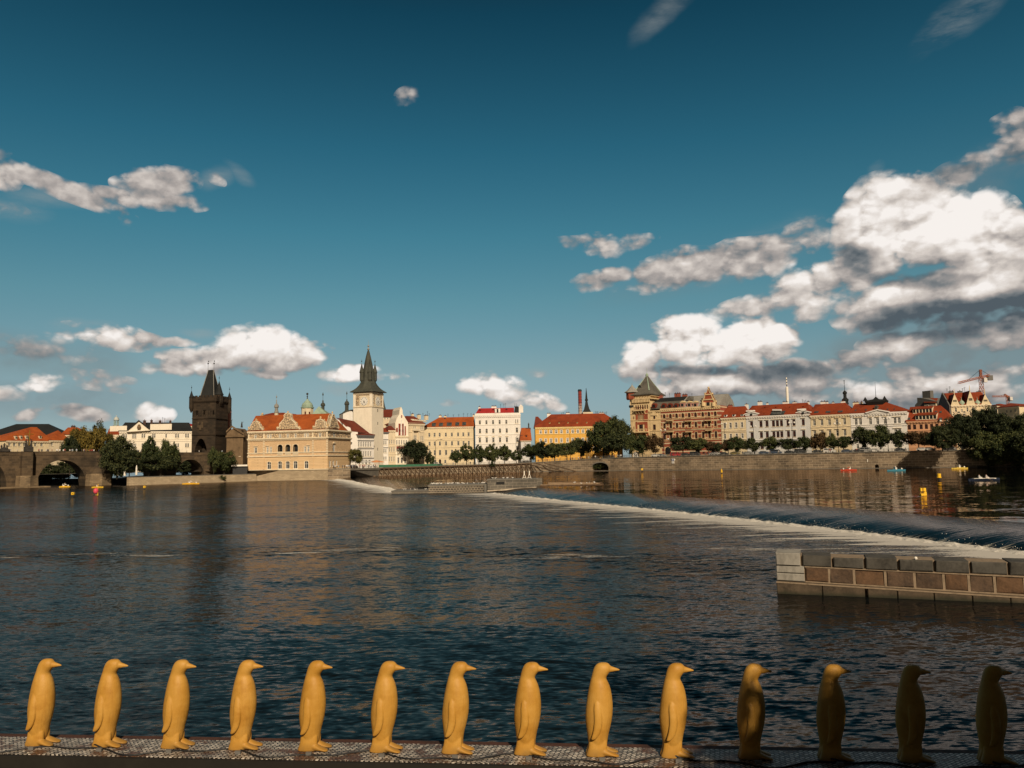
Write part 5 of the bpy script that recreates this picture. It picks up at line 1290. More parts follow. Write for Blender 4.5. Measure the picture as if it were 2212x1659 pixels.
# ------------------------------------------------------------------ houses at the centre
LC = Fac((-40, 436), (60, 436))
def centre():
    o, i = building('long pale yellow house with an orange roof and five dark roof windows', 'house', LC, c5, 203, 932, 1180, 625, 18,
        [(708, 765, [285, 362, 437, 528, 617, 709, 786, 864], 29), (835, 898, [288, 365, 440, 532, 619, 713, 790, 867], 29), (962, 1038, [290, 367, 442, 533, 620, 712, 788], 32), (1095, 1168, [443], 34, dict(arch=True, frame=FRAMEB)), (1105, 1160, [375, 520], 30)], YELLOWP, TILE_O, (430, 950, 478), zbase=5.3, courses=(795, 815, 925, 1075), cornice=.8)
    skylights(o, i, c5, [(318, 563, 385, 612), (425, 560, 490, 610), (538, 556, 620, 606), (665, 552, 728, 602), (768, 550, 830, 598), (500, 482, 530, 500)])
    chimneys(o, i, c5, [(425, 465, 450, 475), (500, 540, 458, 480), (925, 950, 440, 465)], TRIM)
    aerials(o, i, c5, [560, 640, 720, 790, 850, 900], 460, 1.5)
    ZG = pmat('lead_trim', (.20, .19, .175), .6)
    o, i = building('tall white apartment house with ornate mouldings and a crimson roof', 'house', LC, c5, 960, 1627, 1180, 440, 17,
        [(522, 582, [1030, 1127, 1225, 1322, 1421], 30), (506, 566, [1558, 1588], 15, dict(arch=True)), (645, 712, [1032, 1130, 1228, 1327, 1427], 32, dict(arch=True)), (628, 700, [1577], 34), (780, 850, [1030, 1132, 1230, 1328, 1429], 32, dict(hood=2)), (775, 845, [1585], 34), (905, 968, [1034, 1134, 1234, 1334, 1430], 32), (900, 965, [1585], 34)],
        WHITER, None, None, zbase=5.4, courses=(590, 870, 738), cornice=1.6, trim=WHITER)
    rb = MB(); ua, ub, ze = i['ua'], i['ub'], i['ze']
    ze2 = LC.uz(c5(970, 420))[1]; zr = LC.uz(c5(990, 345), -3)[1]; xb = LC.uz(c5(1535, 420))[0]
    rb.loft([[LC.P(ua, ze, .3), LC.P(ub, ze, .3), LC.P(ub, ze, -16.5), LC.P(ua, ze, -16.5)], [LC.P(ua, ze2, .3), LC.P(ub, ze2, .3), LC.P(ub, ze2, -16.5), LC.P(ua, ze2, -16.5)]], 1)
    rb.loft([[LC.P(ua+.3, ze2, .1), LC.P(xb, ze2, .1), LC.P(xb, ze2, -16), LC.P(ua+.3, ze2, -16)], [LC.P(ua+2.0, zr, -3), LC.P(xb, zr, -3), LC.P(xb, zr, -13), LC.P(ua+2.0, zr, -13)]])
    rb.build('roof', [TILE_C, WHITER], o)
    i.update(zr=zr, dd=3, ze=ze2-.35)
    dormers(o, i, c5, [(1035, 365, 385, 24), (1230, 355, 375, 24), (1425, 350, 372, 24)], TILE_C, TILE_C)
    mb = MB(); a, z = LC.uz(c5(1252, 405), .1); b = LC.uz(c5(1332, 405), .1)[0]; mb.box(LC.P(a, z-.1, .2), LC.u*(b-a), Z3*2.2, -LC.n*3, 0); mb.box(LC.P(a+(b-a)*.35, z, .3), LC.u*(b-a)*.3, Z3*1.9, LC.n*.02, 1); mb.build('dormer', [WHITER, GLASS], o)
    mb = MB(); a, z0 = LC.uz(c5(1535, 405), .2); b = LC.uz(c5(1615, 405), .2)[0]; zt = LC.uz(c5(1550, 310), .2)[1]; c = LC.uz(c5(1550, 310), .2)[0]
    mb.loft([[LC.P(a, ze2, 0), LC.P(b, ze2, 0), LC.P(b, ze2, -9), LC.P(a, ze2, -9)], [LC.P(a+.5, z0+3, -1.5), LC.P(a+3.5, z0+3, -1.5), LC.P(a+3.5, z0+3, -6), LC.P(a+.5, z0+3, -6)], [LC.P(c-.5, zt, -2.5), LC.P(c+1.2, zt, -2.5), LC.P(c+1.2, zt, -4.5), LC.P(c-.5, zt, -4.5)]])
    for k in (-.3, .5, 1.0): mb.tube(LC.P(c+k, zt, -3), LC.P(c+k, zt+1.9, -3), .12, .05, 4)
    mb.box(LC.P(a+2.6, ze2, .15), LC.u*2.4, Z3*3.2, -LC.n*1, 1); mb.prism([LC.P(a+2.5, ze2+3.2, .2), LC.P(a+5.1, ze2+3.2, .2), LC.P(a+3.8, ze2+4.6, .2)], -LC.n*1, 1); mb.build('corner_turret', [SLATE_D, WHITER], o)
    chimneys(o, i, c5, [(1008, 1040, 325, 345), (1200, 1275, 315, 335)], WHITER, d=-3); aerials(o, i, c5, [1335, 1385, 1410], 325)
    # low house with steep orange roof
    g = Fac((20, 428), (60, 428))
    o, i = building('low white house with a steep bright orange roof between the white and the ochre house', 'house', g, c5, 1634, 1782, 1180, 822, 13, [(850, 885, [1685, 1707], 13), (840, 900, [1640], 14), (925, 975, [1645, 1685, 1720], 22), (1085, 1125, [1680], 16)], GREYW, TILE_O, (1640, 1776, 632), zbase=5.6, cornice=.5)
    dormers(o, i, c5, [(1718, 735, 770, 34)], TILE_O, TILE_O); 
    mb = MB(); a, z = g.uz(c5(1705, 640), -6); b = g.uz(c5(1780, 640), -6)[0]; mb.box(g.P(a, z-1, -6), g.u*(b-a), Z3*1.3, -g.n*1); mb.build('platform', DARKM, o)
    chimneys(o, i, c5, [(1740, 1760, 575, 630)], DARKM)
    # ochre house
    g2 = Fac((40, 433), (120, 431))
    xs = [370, 445, 520, 596, 670, 759, 833, 907, 982, 1056, 1145, 1225, 1300, 1375, 1450]
    o, i = building('long ochre yellow house with a broad orange-red hipped roof', 'house', g2, c6, 292, 1545, 1195, 757, 20,
        [(798, 850, xs, 34, dict(xref=370)), (918, 975, xs, 34, dict(xref=370)), (1045, 1105, xs, 36, dict(xref=370))], OCHRE, TILE_R, (520, 1285, 568), zbase=5.8, courses=(855, 990, 1000), cornice=1.1, trim=pmat('pale_ochre_trim', (.72, .55, .24)), win=dict(hood=0, fw=.18, surround=WHITER))
    dormers(o, i, c6, [(500, 680, 700, 18), (637, 680, 700, 18), (765, 676, 698, 18), (898, 676, 698, 18), (1035, 674, 696, 18), (1170, 672, 694, 18)], pmat('pale_ochre_trim', (0, 0, 0)), TILE_R)
    chimneys(o, i, c6, [(462, 518, 558, 615)], WHITER, d=-12); chimneys(o, i, c6, [(735, 790, 548, 572), (1215, 1285, 545, 572)], WHITER)
    aerials(o, i, c6, [675, 700, 1160, 1180, 1195, 1300, 1320], 560, 1.2)
    g3 = Fac((40, 450), (120, 450))
    o3, i3 = building('tall brown-red roof edge rising behind the left end of the ochre house', 'house', g3, c6, 290, 470, 1195, 760, 14, [], CREAM, TILE_B, (296, 330, 600), zbase=5.8, cornice=0)
    # smokestack and church spire behind
    p = at_y(*c6(947, 700), 470); p.z = 5.5; H = lambda y: at_y(*c6(947, y), 470).z - 5.5
    r = thing('smokestack', p, 'tall red brick smokestack with peeling white paint behind the ochre house', 'chimney')
    m = bpy.data.materials.new('peeling_brick'); m.use_nodes = True; T = NT(m.node_tree); b_ = m.node_tree.nodes['Principled BSDF']
    co = T.n('ShaderNodeTexCoord').outputs['Object']; zz = T.n('ShaderNodeSeparateXYZ', inp={0: co}).outputs[2]
    n = T.noise(co, .55, 5, .7); msk = T.rng(T.m('ADD', n, T.rng(zz, H(360), H(560), -.16, .16)), .46, .54, 0, 1)
    T.set(b_, 'Base Color', T.mix(msk, (.24, .035, .025, 1), (.42, .36, .31, 1))); T.set(b_, 'Roughness', .9)
    mb = MB(); w = 1.25; mb.lathe(p, [(w, 0), (w*.84, H(250)), (w*.84, H(235))], 12); mb.lathe(p, [(w*1.0, H(235)), (w*1.0, H(222)), (w*.8, H(222)), (w*.8, H(208))], 12, 1); mb.build('shaft', [m, DARKM], r)
    mb = MB(); 
    for k in range(7): mb.lathe(p, [(w*1.0-.02*k, H(520-40*k)), (w*1.0-.02*k, H(516-40*k))], 12)
    mb.build('hoops', DARKM, r)
    p = at_y(*c6(1040, 700), 465); p.z = 5.5; H = lambda y: at_y(*c6(1040, y), 465).z - 5.5; Wd = lambda px: px*.27726*465/3200
    r = thing('church_spire', p, 'black concave needle spire just right of the brick smokestack', 'spire')
    mb = MB(); mb.cbox(p, Wd(140), 14, H(545)); mb.build('wall', CREAM, r)
    mb = MB(); mb.lathe(p, [(Wd(82), H(546)), (Wd(80), H(535)), (Wd(50), H(490)), (Wd(30), H(430)), (Wd(18), H(370))], 4, rot=math.pi/4); mb.build('roof', SLATE_D, r)
    mb = MB(); mb.lathe(p, [(Wd(22), H(372)), (Wd(22), H(350)), (Wd(16), H(345)), (Wd(10), H(270)), (.12, H(190))], 8); mb.build('needle', SLATE_D, r)
centre()

# ------------------------------------------------------------------ right-hand row on the embankment
LR = Fac((61, 411), (187, 318))
BRICKR = pmat('red_brick', (.30, .075, .038), .9, var=.2, scale=.6)
def banded(name, ca, cb, h):
    m = bpy.data.materials.new(name); m.use_nodes = True; T = NT(m.node_tree); b = m.node_tree.nodes['Principled BSDF']
    co = T.n('ShaderNodeTexCoord').outputs['Object']; z = T.n('ShaderNodeSeparateXYZ', inp={0: co}).outputs[2]
    s = T.rng(T.m('SINE', T.m('MULTIPLY', z, 6.283/h)), .62, .72, 0, 1)
    n = T.noise(co, .5, 5, .6); T.set(b, 'Base Color', T.mix(1.0, T.mix(s, (*ca, 1), (*cb, 1)), T.ramp(n, [(.3, (.7, .7, .7)), (.7, (1.1, 1.1, 1.1))]), 'MULTIPLY')); T.set(b, 'Roughness', .9)
    return m
BRICKB = banded('banded_brick', (.30, .075, .038), (.62, .50, .33), 2.1)
def red_house():
    ST = pmat('yellow_stone', (.66, .50, .28), .9, var=.14, scale=.5, streak=.2)
    xa = [857, 955, 1053, 1152, 1253, 1353, 1467, 1565, 1665]; xb = [862, 962, 1060, 1158, 1258, 1358, 1470, 1570, 1668]; xc = [865, 968, 1065, 1163, 1264, 1364, 1476, 1576, 1677]
    o, i = building('big ornate red-brick palace banded with pale stone, with balconies and grey mansard roof', 'palace', LR, c7, 800, 1738, 1370, 612, 20,
        [(698, 768, xa, 42, dict(arch=True, xref=857)), (845, 925, xb, 40, dict(xref=862)), (998, 1100, xc, 40, dict(xref=865)), (1215, 1335, [918], 92, dict(arch=True, frame=BLACK))],
        BRICKB, None, None, name='palace', zbase=7.2, courses=(790, 955, 1125), cornice=1.6, trim=ST, win=dict(frame=FRAMEB, surround=ST, fw=.12))
    f = LR; U = lambda x, y, d=0: f.uz(c7(x, y), d)
    ua, ub, ze = i['ua'], i['ub'], i['ze']
    # pale stone blocks round the windows
    sb = MB()
    for (x, y, w, h) in [(x+s*31, y0+k*19, 16, 9) for y0, xx, n in ((700, xa, 4), (850, xb, 4), (1003, xc, 5)) for x in xx for s in (-1, 1) for k in range(n)]:
        a, z = U(x-w/2, y+h); b = U(x+w/2, y+h)[0]; z1 = U(x, y)[1]; sb.box(f.P(a, z, 0), f.u*(b-a), Z3*(z1-z), f.n*.1)
    sb.build('quoin', ST, o)
    # balconies
    for (x, y) in ((955, 800), (1253, 805), (1568, 795), (962, 975), (1258, 975), (1575, 950)):
        b_ = MB(); a, z = U(x-50, y); c = U(x+50, y)[0]
        b_.box(f.P(a, z-.3, .05), f.u*(c-a), Z3*.35, f.n*1.5, 0)
        for k in range(9): b_.tube(f.P(a + (k+.5)*(c-a)/9, z, 1.4), f.P(a + (k+.5)*(c-a)/9, z+1.1, 1.4), .07, .07, 4, 1)
        b_.box(f.P(a, z+1.1, 1.3), f.u*(c-a), Z3*.14, f.n*.2, 1)
        for k in (.15, .8): b_.prism([f.P(a+(c-a)*k, z-.3, .05), f.P(a+(c-a)*k, z-.3, 1.3), f.P(a+(c-a)*k, z-1.3, .05)], f.u*.35, 0)
        b_.build('balcony', [ST, pmat('rusty_iron', (.10, .03, .02))], o)
    # mansard roof in two halves
    def mansard(xl, xr, ytop, mat, nm, d=-3.2):
        a, b = U(xl, 600)[0], U(xr, 600)[0]; zt = U((xl+xr)/2, ytop, d)[1]
        r = MB(); r.loft([[f.P(a, ze, .2), f.P(b, ze, .2), f.P(b, ze, -19.5), f.P(a, ze, -19.5)], [f.P(a, zt, d), f.P(b, zt, d), f.P(b, zt, -17), f.P(a, zt, -17)]])
        r.build('roof', mat, o); return a, b, zt
    a, b, zt = mansard(640, 1108, 500, SLATE, 'l'); r = MB(); z2 = U(850, 440, -8)[1]
    r.loft([[f.P(a, zt, -3.2), f.P(b, zt, -3.2), f.P(b, zt, -17), f.P(a, zt, -17)], [f.P(a+2, z2, -8), f.P(b, z2, -8), f.P(b, z2, -13), f.P(a+2, z2, -13)]]); r.build('roof', SLATE_D, o)
    a, b, zt = mansard(1110, 1736, 480, TIN, 'r'); r = MB(); z2 = U(1300, 412, -9)[1]
    r.loft([[f.P(a, zt, -3.2), f.P(b, zt, -3.2), f.P(b, zt, -17), f.P(a, zt, -17)], [f.P(a, z2, -9), f.P(b, z2, -9), f.P(b, z2, -12), f.P(a, z2, -12)]]); r.build('roof', TIN, o)
    for x in (695, 850, 948, 1045):
        d_ = MB(); a, z = U(x-36, 602); b = U(x+36, 602)[0]; w = b-a; c = (a+b)/2; hh = U(x, 530)[1]-z
        arc = [f.P(a, z, .2), f.P(b, z, .2)] + [f.P(c + w/2*math.cos(t*math.pi/8), z + hh*.55 + hh*.55*math.sin(t*math.pi/8), .2) for t in range(9)]
        d_.prism(arc, -f.n*4, 0)
        arc2 = [f.P(c-w*.28, z+.3, .25), f.P(c+w*.28, z+.3, .25)] + [f.P(c + w*.28*math.cos(t*math.pi/8), z + hh*.5 + hh*.3*math.sin(t*math.pi/8), .25) for t in range(9)]
        d_.prism(arc2, f.n*.06, 1); d_.build('dormer', [TILE_B, GLASS], o)
    for x in (1145, 1253, 1350):
        d_ = MB(); a, z = U(x-34, 585); b = U(x+34, 585)[0]; w = b-a; hh = U(x, 515)[1]-z
        d_.box(f.P(a, z, .1), f.u*w, Z3*hh, -f.n*4, 0); d_.box(f.P(a+w*.22, z+.3, .15), f.u*w*.56, Z3*(hh*.62), f.n*.05, 1); d_.prism([f.P(a-.3, z+hh, .3), f.P(b+.3, z+hh, .3), f.P((a+b)/2, z+hh*1.45, .3)], -f.n*4, 2)
        d_.build('dormer', [pmat('pink_stone', (.42, .22, .18)), GLASS, ST], o)
    d_ = MB(); p = [U(1190, 480, -3), U(1310, 475, -3), U(1250, 408, -3)]; d_.prism([f.P(*q, -2.8) for q in p], -f.n*6); d_.build('roof_gable', SLATE, o)
    # big scrolled gable
    g = MB(); pts = [(1425, 582), (1432, 545), (1455, 500), (1470, 455), (1485, 440), (1495, 400), (1505, 365), (1530, 345), (1535, 320), (1550, 285), (1565, 320), (1572, 345), (1600, 362), (1612, 400), (1625, 430), (1650, 470), (1672, 520), (1690, 560), (1695, 580)]
    g.prism([f.P(*U(*q, .3), .3) for q in pts], -f.n*1.6, 0)
    for p, q in zip(pts, pts[1:]):
        a, b = U(*p, .3), U(*q, .3); cx = U(1556, 500)[0]
        g.prism([f.P(a[0], a[1], .5), f.P(b[0], b[1], .5), f.P(b[0]+(cx-b[0])*.16, b[1]-.35, .5), f.P(a[0]+(cx-a[0])*.16, a[1]-.35, .5)], -f.n*2.0, 1)
    for y in (480, 400): a, z = U(1478 if y == 480 else 1500, y); b = U(1640 if y == 480 else 1612, y)[0]; g.box(f.P(a, z, .3), f.u*(b-a), Z3*.5, f.n*.3, 1)
    a, z = U(1530, 582); b, z1 = U(1580, 510); g.box(f.P(a, z, .3), f.u*(b-a), Z3*(z1-z), f.n*.1, 2); g.box(f.P(a-.8, z, .3), f.u*.8, Z3*(z1-z), f.n*.25, 1); g.box(f.P(b, z, .3), f.u*.8, Z3*(z1-z), f.n*.25, 1)
    for x in (1478, 1640): a, z = U(x, 542); g.lathe(f.P(a, z-.9, .4), [(.9, 0), (.9, 1.8)], 8, 1)
    for (x, y) in ((1455, 500), (1495, 385), (1612, 385), (1668, 510), (1550, 290)): a, z = U(x, y, .3); g.ball(f.P(a, z+.4, -.2), .5, 1)
    g.build('gable', [BRICKR, ST, GLASS], o)
    chimneys(o, i | dict(dd=9), c7, [(745, 820, 402, 440), (1015, 1105, 375, 440), (1140, 1210, 392, 415)], pmat('brick_stack', (.30, .09, .06)), d=-9)
    i['dd'] = 9; aerials(o, i, c7, [735, 875, 940, 1052, 1640, 1680, 1705, 1295], 410, 1.8)
    # stone bay between tower and palace
    xs_ = [(725, 775, [700], 34, dict(arch=True)), (862, 945, [703], 44), (1015, 1090, [705], 44)]
    o2, i2 = building('narrow yellow stone bay joining the corner tower to the brick palace', 'house', LR, c7, 622, 799, 1370, 645, 19, xs_, ST, None, None, zbase=7.2, courses=(790, 965), cornice=1.0, trim=ST, win=dict(frame=FRAMEB, surround=ST))
    g = MB(); pts = [(650, 720), (655, 690), (672, 680), (680, 655), (697, 640), (715, 655), (722, 680), (745, 692), (750, 720)]; g.prism([f.P(*U(*q), .1) for q in pts], f.n*.3); g.build('gable', ST, o2)
    # corner tower
    t, it = building('square brick and yellow stone corner tower with a steep pyramid roof and balconies', 'tower', LR, c7, 308, 620, 1370, 385, 14,
        [(555, 625, [412, 446, 482, 518, 555, 590], 20, dict(arch=True)), (705, 808, [447, 465, 487, 507, 525], 13), (865, 965, [492], 62), (1040, 1085, [420, 560], 40), (735, 780, [375], 16), (895, 935, [378], 14)], ST, None, None, name='corner_tower', zbase=7.2, courses=(800, 700), cornice=0, trim=ST, win=dict(frame=FRAMEB, sill=False))
    bp = MB()
    for (x0, y0, x1, y1) in ((400, 640, 600, 700), (405, 820, 438, 1000), (545, 820, 600, 1000), (405, 705, 440, 800), (535, 705, 600, 800), (320, 1010, 610, 1035), (438, 825, 545, 858)):
        a, z1 = U(x0, y0); b, z0 = U(x1, y1); bp.box(f.P(a, z0, 0), f.u*(b-a), Z3*(z1-z0), f.n*.14)
    bp.build('brick_panel', BRICKR, t)
    bl = MB()
    for (xl, xr, y, dp) in ((395, 570, 640, 1.6), (318, 612, 985, 1.8)):
        a, z = U(xl, y); b = U(xr, y)[0]; bl.box(f.P(a, z-.4, .1), f.u*(b-a), Z3*.5, f.n*dp, 0); k = int((b-a)/.8)
        for q in range(k): bl.tube(f.P(a+(q+.5)*(b-a)/k, z, dp), f.P(a+(q+.5)*(b-a)/k, z+1.2, dp), .13, .13, 4, 1 if dp < 1.7 else 0)
        bl.box(f.P(a, z+1.2, dp-.15), f.u*(b-a), Z3*.25, f.n*.3, 1 if dp < 1.7 else 0)
        for q in range(4): bl.prism([f.P(a+(q+.4)*(b-a)/4, z-.4, .1), f.P(a+(q+.4)*(b-a)/4, z-.4, dp), f.P(a+(q+.4)*(b-a)/4, z-2.2, .1)], f.u*.5, 0)
    bl.build('balcony', [ST, pmat('rusty_iron', (0, 0, 0))], t)
    ua2, ub2 = U(365, 450)[0], it['ub']+.3; z0, z1, z2 = U(400, 520)[1], U(400, 470)[1], U(400, 412)[1]; zt = it['ze']
    cb = MB(); D = 14
    def band(e, za, zb, m=0): cb.box(f.P(ua2-e, za, e), f.u*(ub2-ua2+2*e), Z3*(zb-za), -f.n*(D+2*e), m)
    band(.9, z1, z1+.5); band(.8, z2-.35, z2)
    k = 12
    for q in range(k):
        cb.box(f.P(ua2-.4 + q*(ub2-ua2+.8)/k, z0, .0), f.u*.5, Z3*(z1-z0), f.n*.8); cb.box(f.P(ua2-.6 + (q+.3)*(ub2-ua2+1.2)/k, z1+.5, .7), f.u*.45, Z3*(z2-z1-.85), -f.n*.4)
    cb.build('gallery', ST, t)
    rf = MB(); M = (ua2+ub2)/2; za = U(490, 100, -D/2)[1]
    ze_ = U(390, 385, 1.2)[1]; zs = U(500, 375, 1.5)[1]
    rf.loft([[f.P(ua2-1.3, ze_-.5, 1.5), f.P(ub2+1.3, ze_-.5, 1.5), f.P(ub2+1.3, ze_-.5, -D-1.5), f.P(ua2-1.3, ze_-.5, -D-1.5)], [f.P(ua2-1.3, ze_, 1.5), f.P(ub2+1.3, ze_, 1.5), f.P(ub2+1.3, ze_, -D-1.5), f.P(ua2-1.3, ze_, -D-1.5)],
             [f.P(ua2+.6, ze_+1.6, -.6), f.P(ub2-.6, ze_+1.6, -.6), f.P(ub2-.6, ze_+1.6, -D+.6), f.P(ua2+.6, ze_+1.6, -D+.6)], [f.P(M-.4, za, -D/2+.4), f.P(M+.4, za, -D/2+.4), f.P(M+.4, za, -D/2-.4), f.P(M-.4, za, -D/2-.4)]])
    for a, b in ((ua2+.6, -.6), (ub2-.6, -.6), (ub2-.6, -D+.6), (ua2+.6, -D+.6)): rf.tube(f.P(a, ze_+1.6, b), f.P(M, za+.2, -D/2), .32, .22, 6, 1)
    p = f.P(M, za, -D/2); rf.lathe(p, [(.7, -.3), (.8, .6), (.3, 1.2), (.08, 1.6), (.06, 4.2)], 8, 1)
    rf.build('roof', [SLATE, COPPER], t)
    d_ = MB(); a, z = U(478, 335, -3); d_.box(f.P(a-1.3, z-.5, -2.2), f.u*2.6, Z3*1.9, -f.n*4, 0); d_.prism([f.P(a-1.7, z+1.4, -2), f.P(a+1.7, z+1.4, -2), f.P(a, z+3.2, -2)], -f.n*4, 0); d_.build('dormer', [SLATE_D, GLASS], t)
    tu = MB(); a = U(332, 400)[0]; zz = lambda y: U(332, y, -1)[1]; p = f.P(a, 0, -1.5)
    tu.lathe(p, [(.3, zz(620)), (2.0, zz(590)), (2.0, zz(560))], 8, 2); tu.lathe(p, [(3.0, zz(470)), (3.2, zz(452)), (3.2, zz(358))], 8, 1); tu.lathe(p, [(4.1, zz(358)), (4.1, zz(352)), (2.6, zz(320)), (1.1, zz(270)), (.2, zz(238)), (.05, zz(205))], 8, 0)
    tu.build('turret', [TIN, BRICKR, SLATE_D], t)
red_house()

def right_row():
    DO = dict(hood=0)
    o, i = building('yellow three-window-dormer house with a red roof, right of the red-brick palace', 'house', LR, c8, 172, 563, 1300, 762, 17,
        [(838, 920, [235, 325, 415, 508], 36), (1012, 1087, [238, 330, 424, 515], 34), (1160, 1240, [240, 330, 420, 510], 34)], YELLOWP, TILE_R, (168, 560, 592), zbase=7.5, courses=(965, 985, 1100), cornice=.9, win=dict(surround=WHITER))
    dormers(o, i, c8, [(243, 706, 740, 42), (375, 702, 735, 42), (507, 698, 730, 42)], WHITER, TILE_R, False)
    chimneys(o, i, c8, [(282, 345, 560, 592)], pmat('brick_stack', (0, 0, 0))); chimneys(o, i, c8, [(548, 597, 543, 592)], WHITER)
    o, i = building('long grey-white palace with brown windows, two small pediments and a wide red roof', 'palace', LR, c8, 566, 1578, 1310, 738, 18,
        [(815, 908, [660, 808, 903, 1005, 1068, 1132, 1235, 1330, 1478], 46, dict(xref=660, hood=1)), (988, 1078, [667, 815, 908, 1013, 1077, 1137, 1243, 1337, 1484], 46, dict(xref=667, hood=1)), (1150, 1250, [825, 925, 1240, 1340], 50, dict(arch=True, xref=825))],
        GREYW, TILE_R, (562, 1540, 570), name='palace', zbase=7.5, courses=(1110,), cornice=1.1, trim=WHITER, win=dict(frame=FRAMEB, fw=.12, bars=(1, .62)))
    f = LR
    for (xl, xr, yb, yt) in ((555, 755, 728, 668), (1368, 1575, 706, 645)):
        g = MB(); a, z = f.uz(c8(xl, yb), .5); b = f.uz(c8(xr, yb), .5)[0]; zt = f.uz(c8((xl+xr)/2, yt), .5)[1]; h = (zt-z)
        g.prism([f.P(a, z, .5), f.P(b, z, .5), f.P(b, z+h*.4, .5), f.P((a+b)/2, zt, .5), f.P(a, z+h*.4, .5)], -f.n*5, 0)
        g.prism([f.P(a-.3, z+h*.4, .8), f.P((a+b)/2, zt, .8), f.P((a+b)/2, zt+.4, .8), f.P(a-.3, z+h*.4+.4, .8)], -f.n*5.4, 1); g.prism([f.P((a+b)/2, zt, .8), f.P(b+.3, z+h*.4, .8), f.P(b+.3, z+h*.4+.4, .8), f.P((a+b)/2, zt+.4, .8)], -f.n*5.4, 1)
        c = (a+b)/2; g.lathe(f.P(c, z+h*.4, .55), [(.5, -.4), (.5, .4)], 8, 2); g.build('pediment', [GREYW, WHITER, GLASS], o)
    skylights(o, i, c8, [(950, 650, 1195, 710)]); mb = MB(); p, n = roof_pt(i, c8, 1003, 645); q, _ = roof_pt(i, c8, 1133, 645); mb.box(p, q-p, Z3*.7, f.n*1.6); mb.build('awning', WHITER, o)
    for xa, xb, y in ((588, 714, 655), (1392, 1520, 632)): mb = MB(); p, n = roof_pt(i, c8, xa, y+6); q, _ = roof_pt(i, c8, xb, y); mb.box(p, f.u*(q-p).dot(f.u), Z3*.6, f.n*1.6); mb.box(p - Z3*1.3, f.u*(q-p).dot(f.u), Z3*1.3, f.n*.7, 1); mb.build('dormer', [WHITER, GLASS], o)
    chimneys(o, i, c8, [(750, 818, 505, 578), (885, 915, 525, 573), (1145, 1225, 508, 568), (1300, 1362, 510, 567), (1530, 1565, 505, 552)], WHITER)
    dormers(o, i, c8, [(640, 600, 612, 14), (865, 590, 602, 14), (1040, 585, 598, 14), (1262, 580, 592, 14), (1470, 575, 588, 14)], TILE_B, TILE_R)
    aerials(o, i, c8, [1465, 1490, 1515], 545)
    o, i = building('cream five-bay house with red roof between the grey-white palace and the white palace', 'house', LR, c9, 3, 634, 1310, 722, 17,
        [(793, 880, [72, 190, 310, 430, 550], 42, dict(hood=1)), (963, 1055, [78, 198, 320, 437, 557], 42, dict(hood=1)), (1140, 1220, [78, 198, 320, 437, 557], 40)], YELLOWP, TILE_R, (-3, 560, 548), zbase=7.5, courses=(910, 1070, 1085), cornice=1.1, win=dict(fw=.10))
    skylights(o, i, c9, [(62, 655, 140, 682), (245, 652, 325, 680), (435, 645, 520, 675)])
    chimneys(o, i, c9, [(162, 248, 505, 543), (255, 282, 505, 543), (345, 378, 513, 540), (485, 550, 495, 533)], WHITER)
    o, i = building('white palace with paired windows, low pediment and railed roof platform', 'palace', LR, c9, 636, 1530, 1310, 692, 18,
        [(772, 868, [730, 800], 44, dict(xref=730, hood=1)), (765, 860, [957, 1070, 1188], 44, dict(xref=957, hood=1)), (757, 852, [1345, 1413], 44, dict(xref=1345, hood=1)),
         (950, 1030, [740, 808], 44, dict(xref=740)), (945, 1025, [962, 1075, 1192], 44, dict(xref=962)), (938, 1018, [1355, 1422], 44, dict(xref=1355, hood=1)), (1170, 1240, [755, 1360, 1430], 40, dict(xref=755))],
        WHITER, TILE_R, (640, 1215, 542), name='palace', zbase=7.5, courses=(875, 905, 1045), cornice=1.3, trim=WHITER, win=dict(fw=.10))
    g = MB(); a, z = f.uz(c9(888, 690), .6); b = f.uz(c9(1252, 680), .6)[0]; zt = f.uz(c9(1070, 640), .6)[1]
    g.prism([f.P(a, z, .6), f.P(b, z, .6), f.P((a+b)/2, zt, .6)], -f.n*8, 0); g.prism([f.P(a, z+.1, 1.0), f.P((a+b)/2, zt+.1, 1.0), f.P((a+b)/2, zt+.6, 1.0), f.P(a-.4, z+.5, 1.0)], -f.n*8, 0); g.prism([f.P((a+b)/2, zt+.1, 1.0), f.P(b, z+.1, 1.0), f.P(b+.4, z+.5, 1.0), f.P((a+b)/2, zt+.6, 1.0)], -f.n*8, 0); g.build('pediment', WHITER, o)
    g = MB(); a, z = f.uz(c9(890, 525), -9); b = f.uz(c9(1210, 520), -9)[0]; z1 = f.uz(c9(890, 485), -9)[1]
    g.loft([[f.P(a+1.5, z-1.5, -7), f.P(b-1.5, z-1.5, -7), f.P(b-1.5, z-1.5, -12), f.P(a+1.5, z-1.5, -12)], [f.P(a, z+.3, -6), f.P(b, z+.3, -6), f.P(b, z+.3, -13), f.P(a, z+.3, -13)], [f.P(a, z+1.0, -6), f.P(b, z+1.0, -6), f.P(b, z+1.0, -13), f.P(a, z+1.0, -13)]], 0)
    for q in (a+.2, b-.2): g.prism([f.P(q-.9, z+.9, -6.2), f.P(q+.9, z+.9, -6.2), f.P(q, z+2.6, -6.2)], -f.n*.8, 0)
    c = f.uz(c9(1045, 500), -9)[0]; zt = f.uz(c9(1045, 425), -9)[1]; g.prism([f.P(c-4.5, z+1, -8), f.P(c+4.5, z+1, -8), f.P(c+1, zt-1, -8), f.P(c, zt, -8), f.P(c-1, zt-1, -8)], -f.n*2.5, 0); g.tube(f.P(c, zt, -9), f.P(c, zt+6.5, -9), .12, .05, 5, 0)
    g.build('roof_platform', [SLATE_D], o)
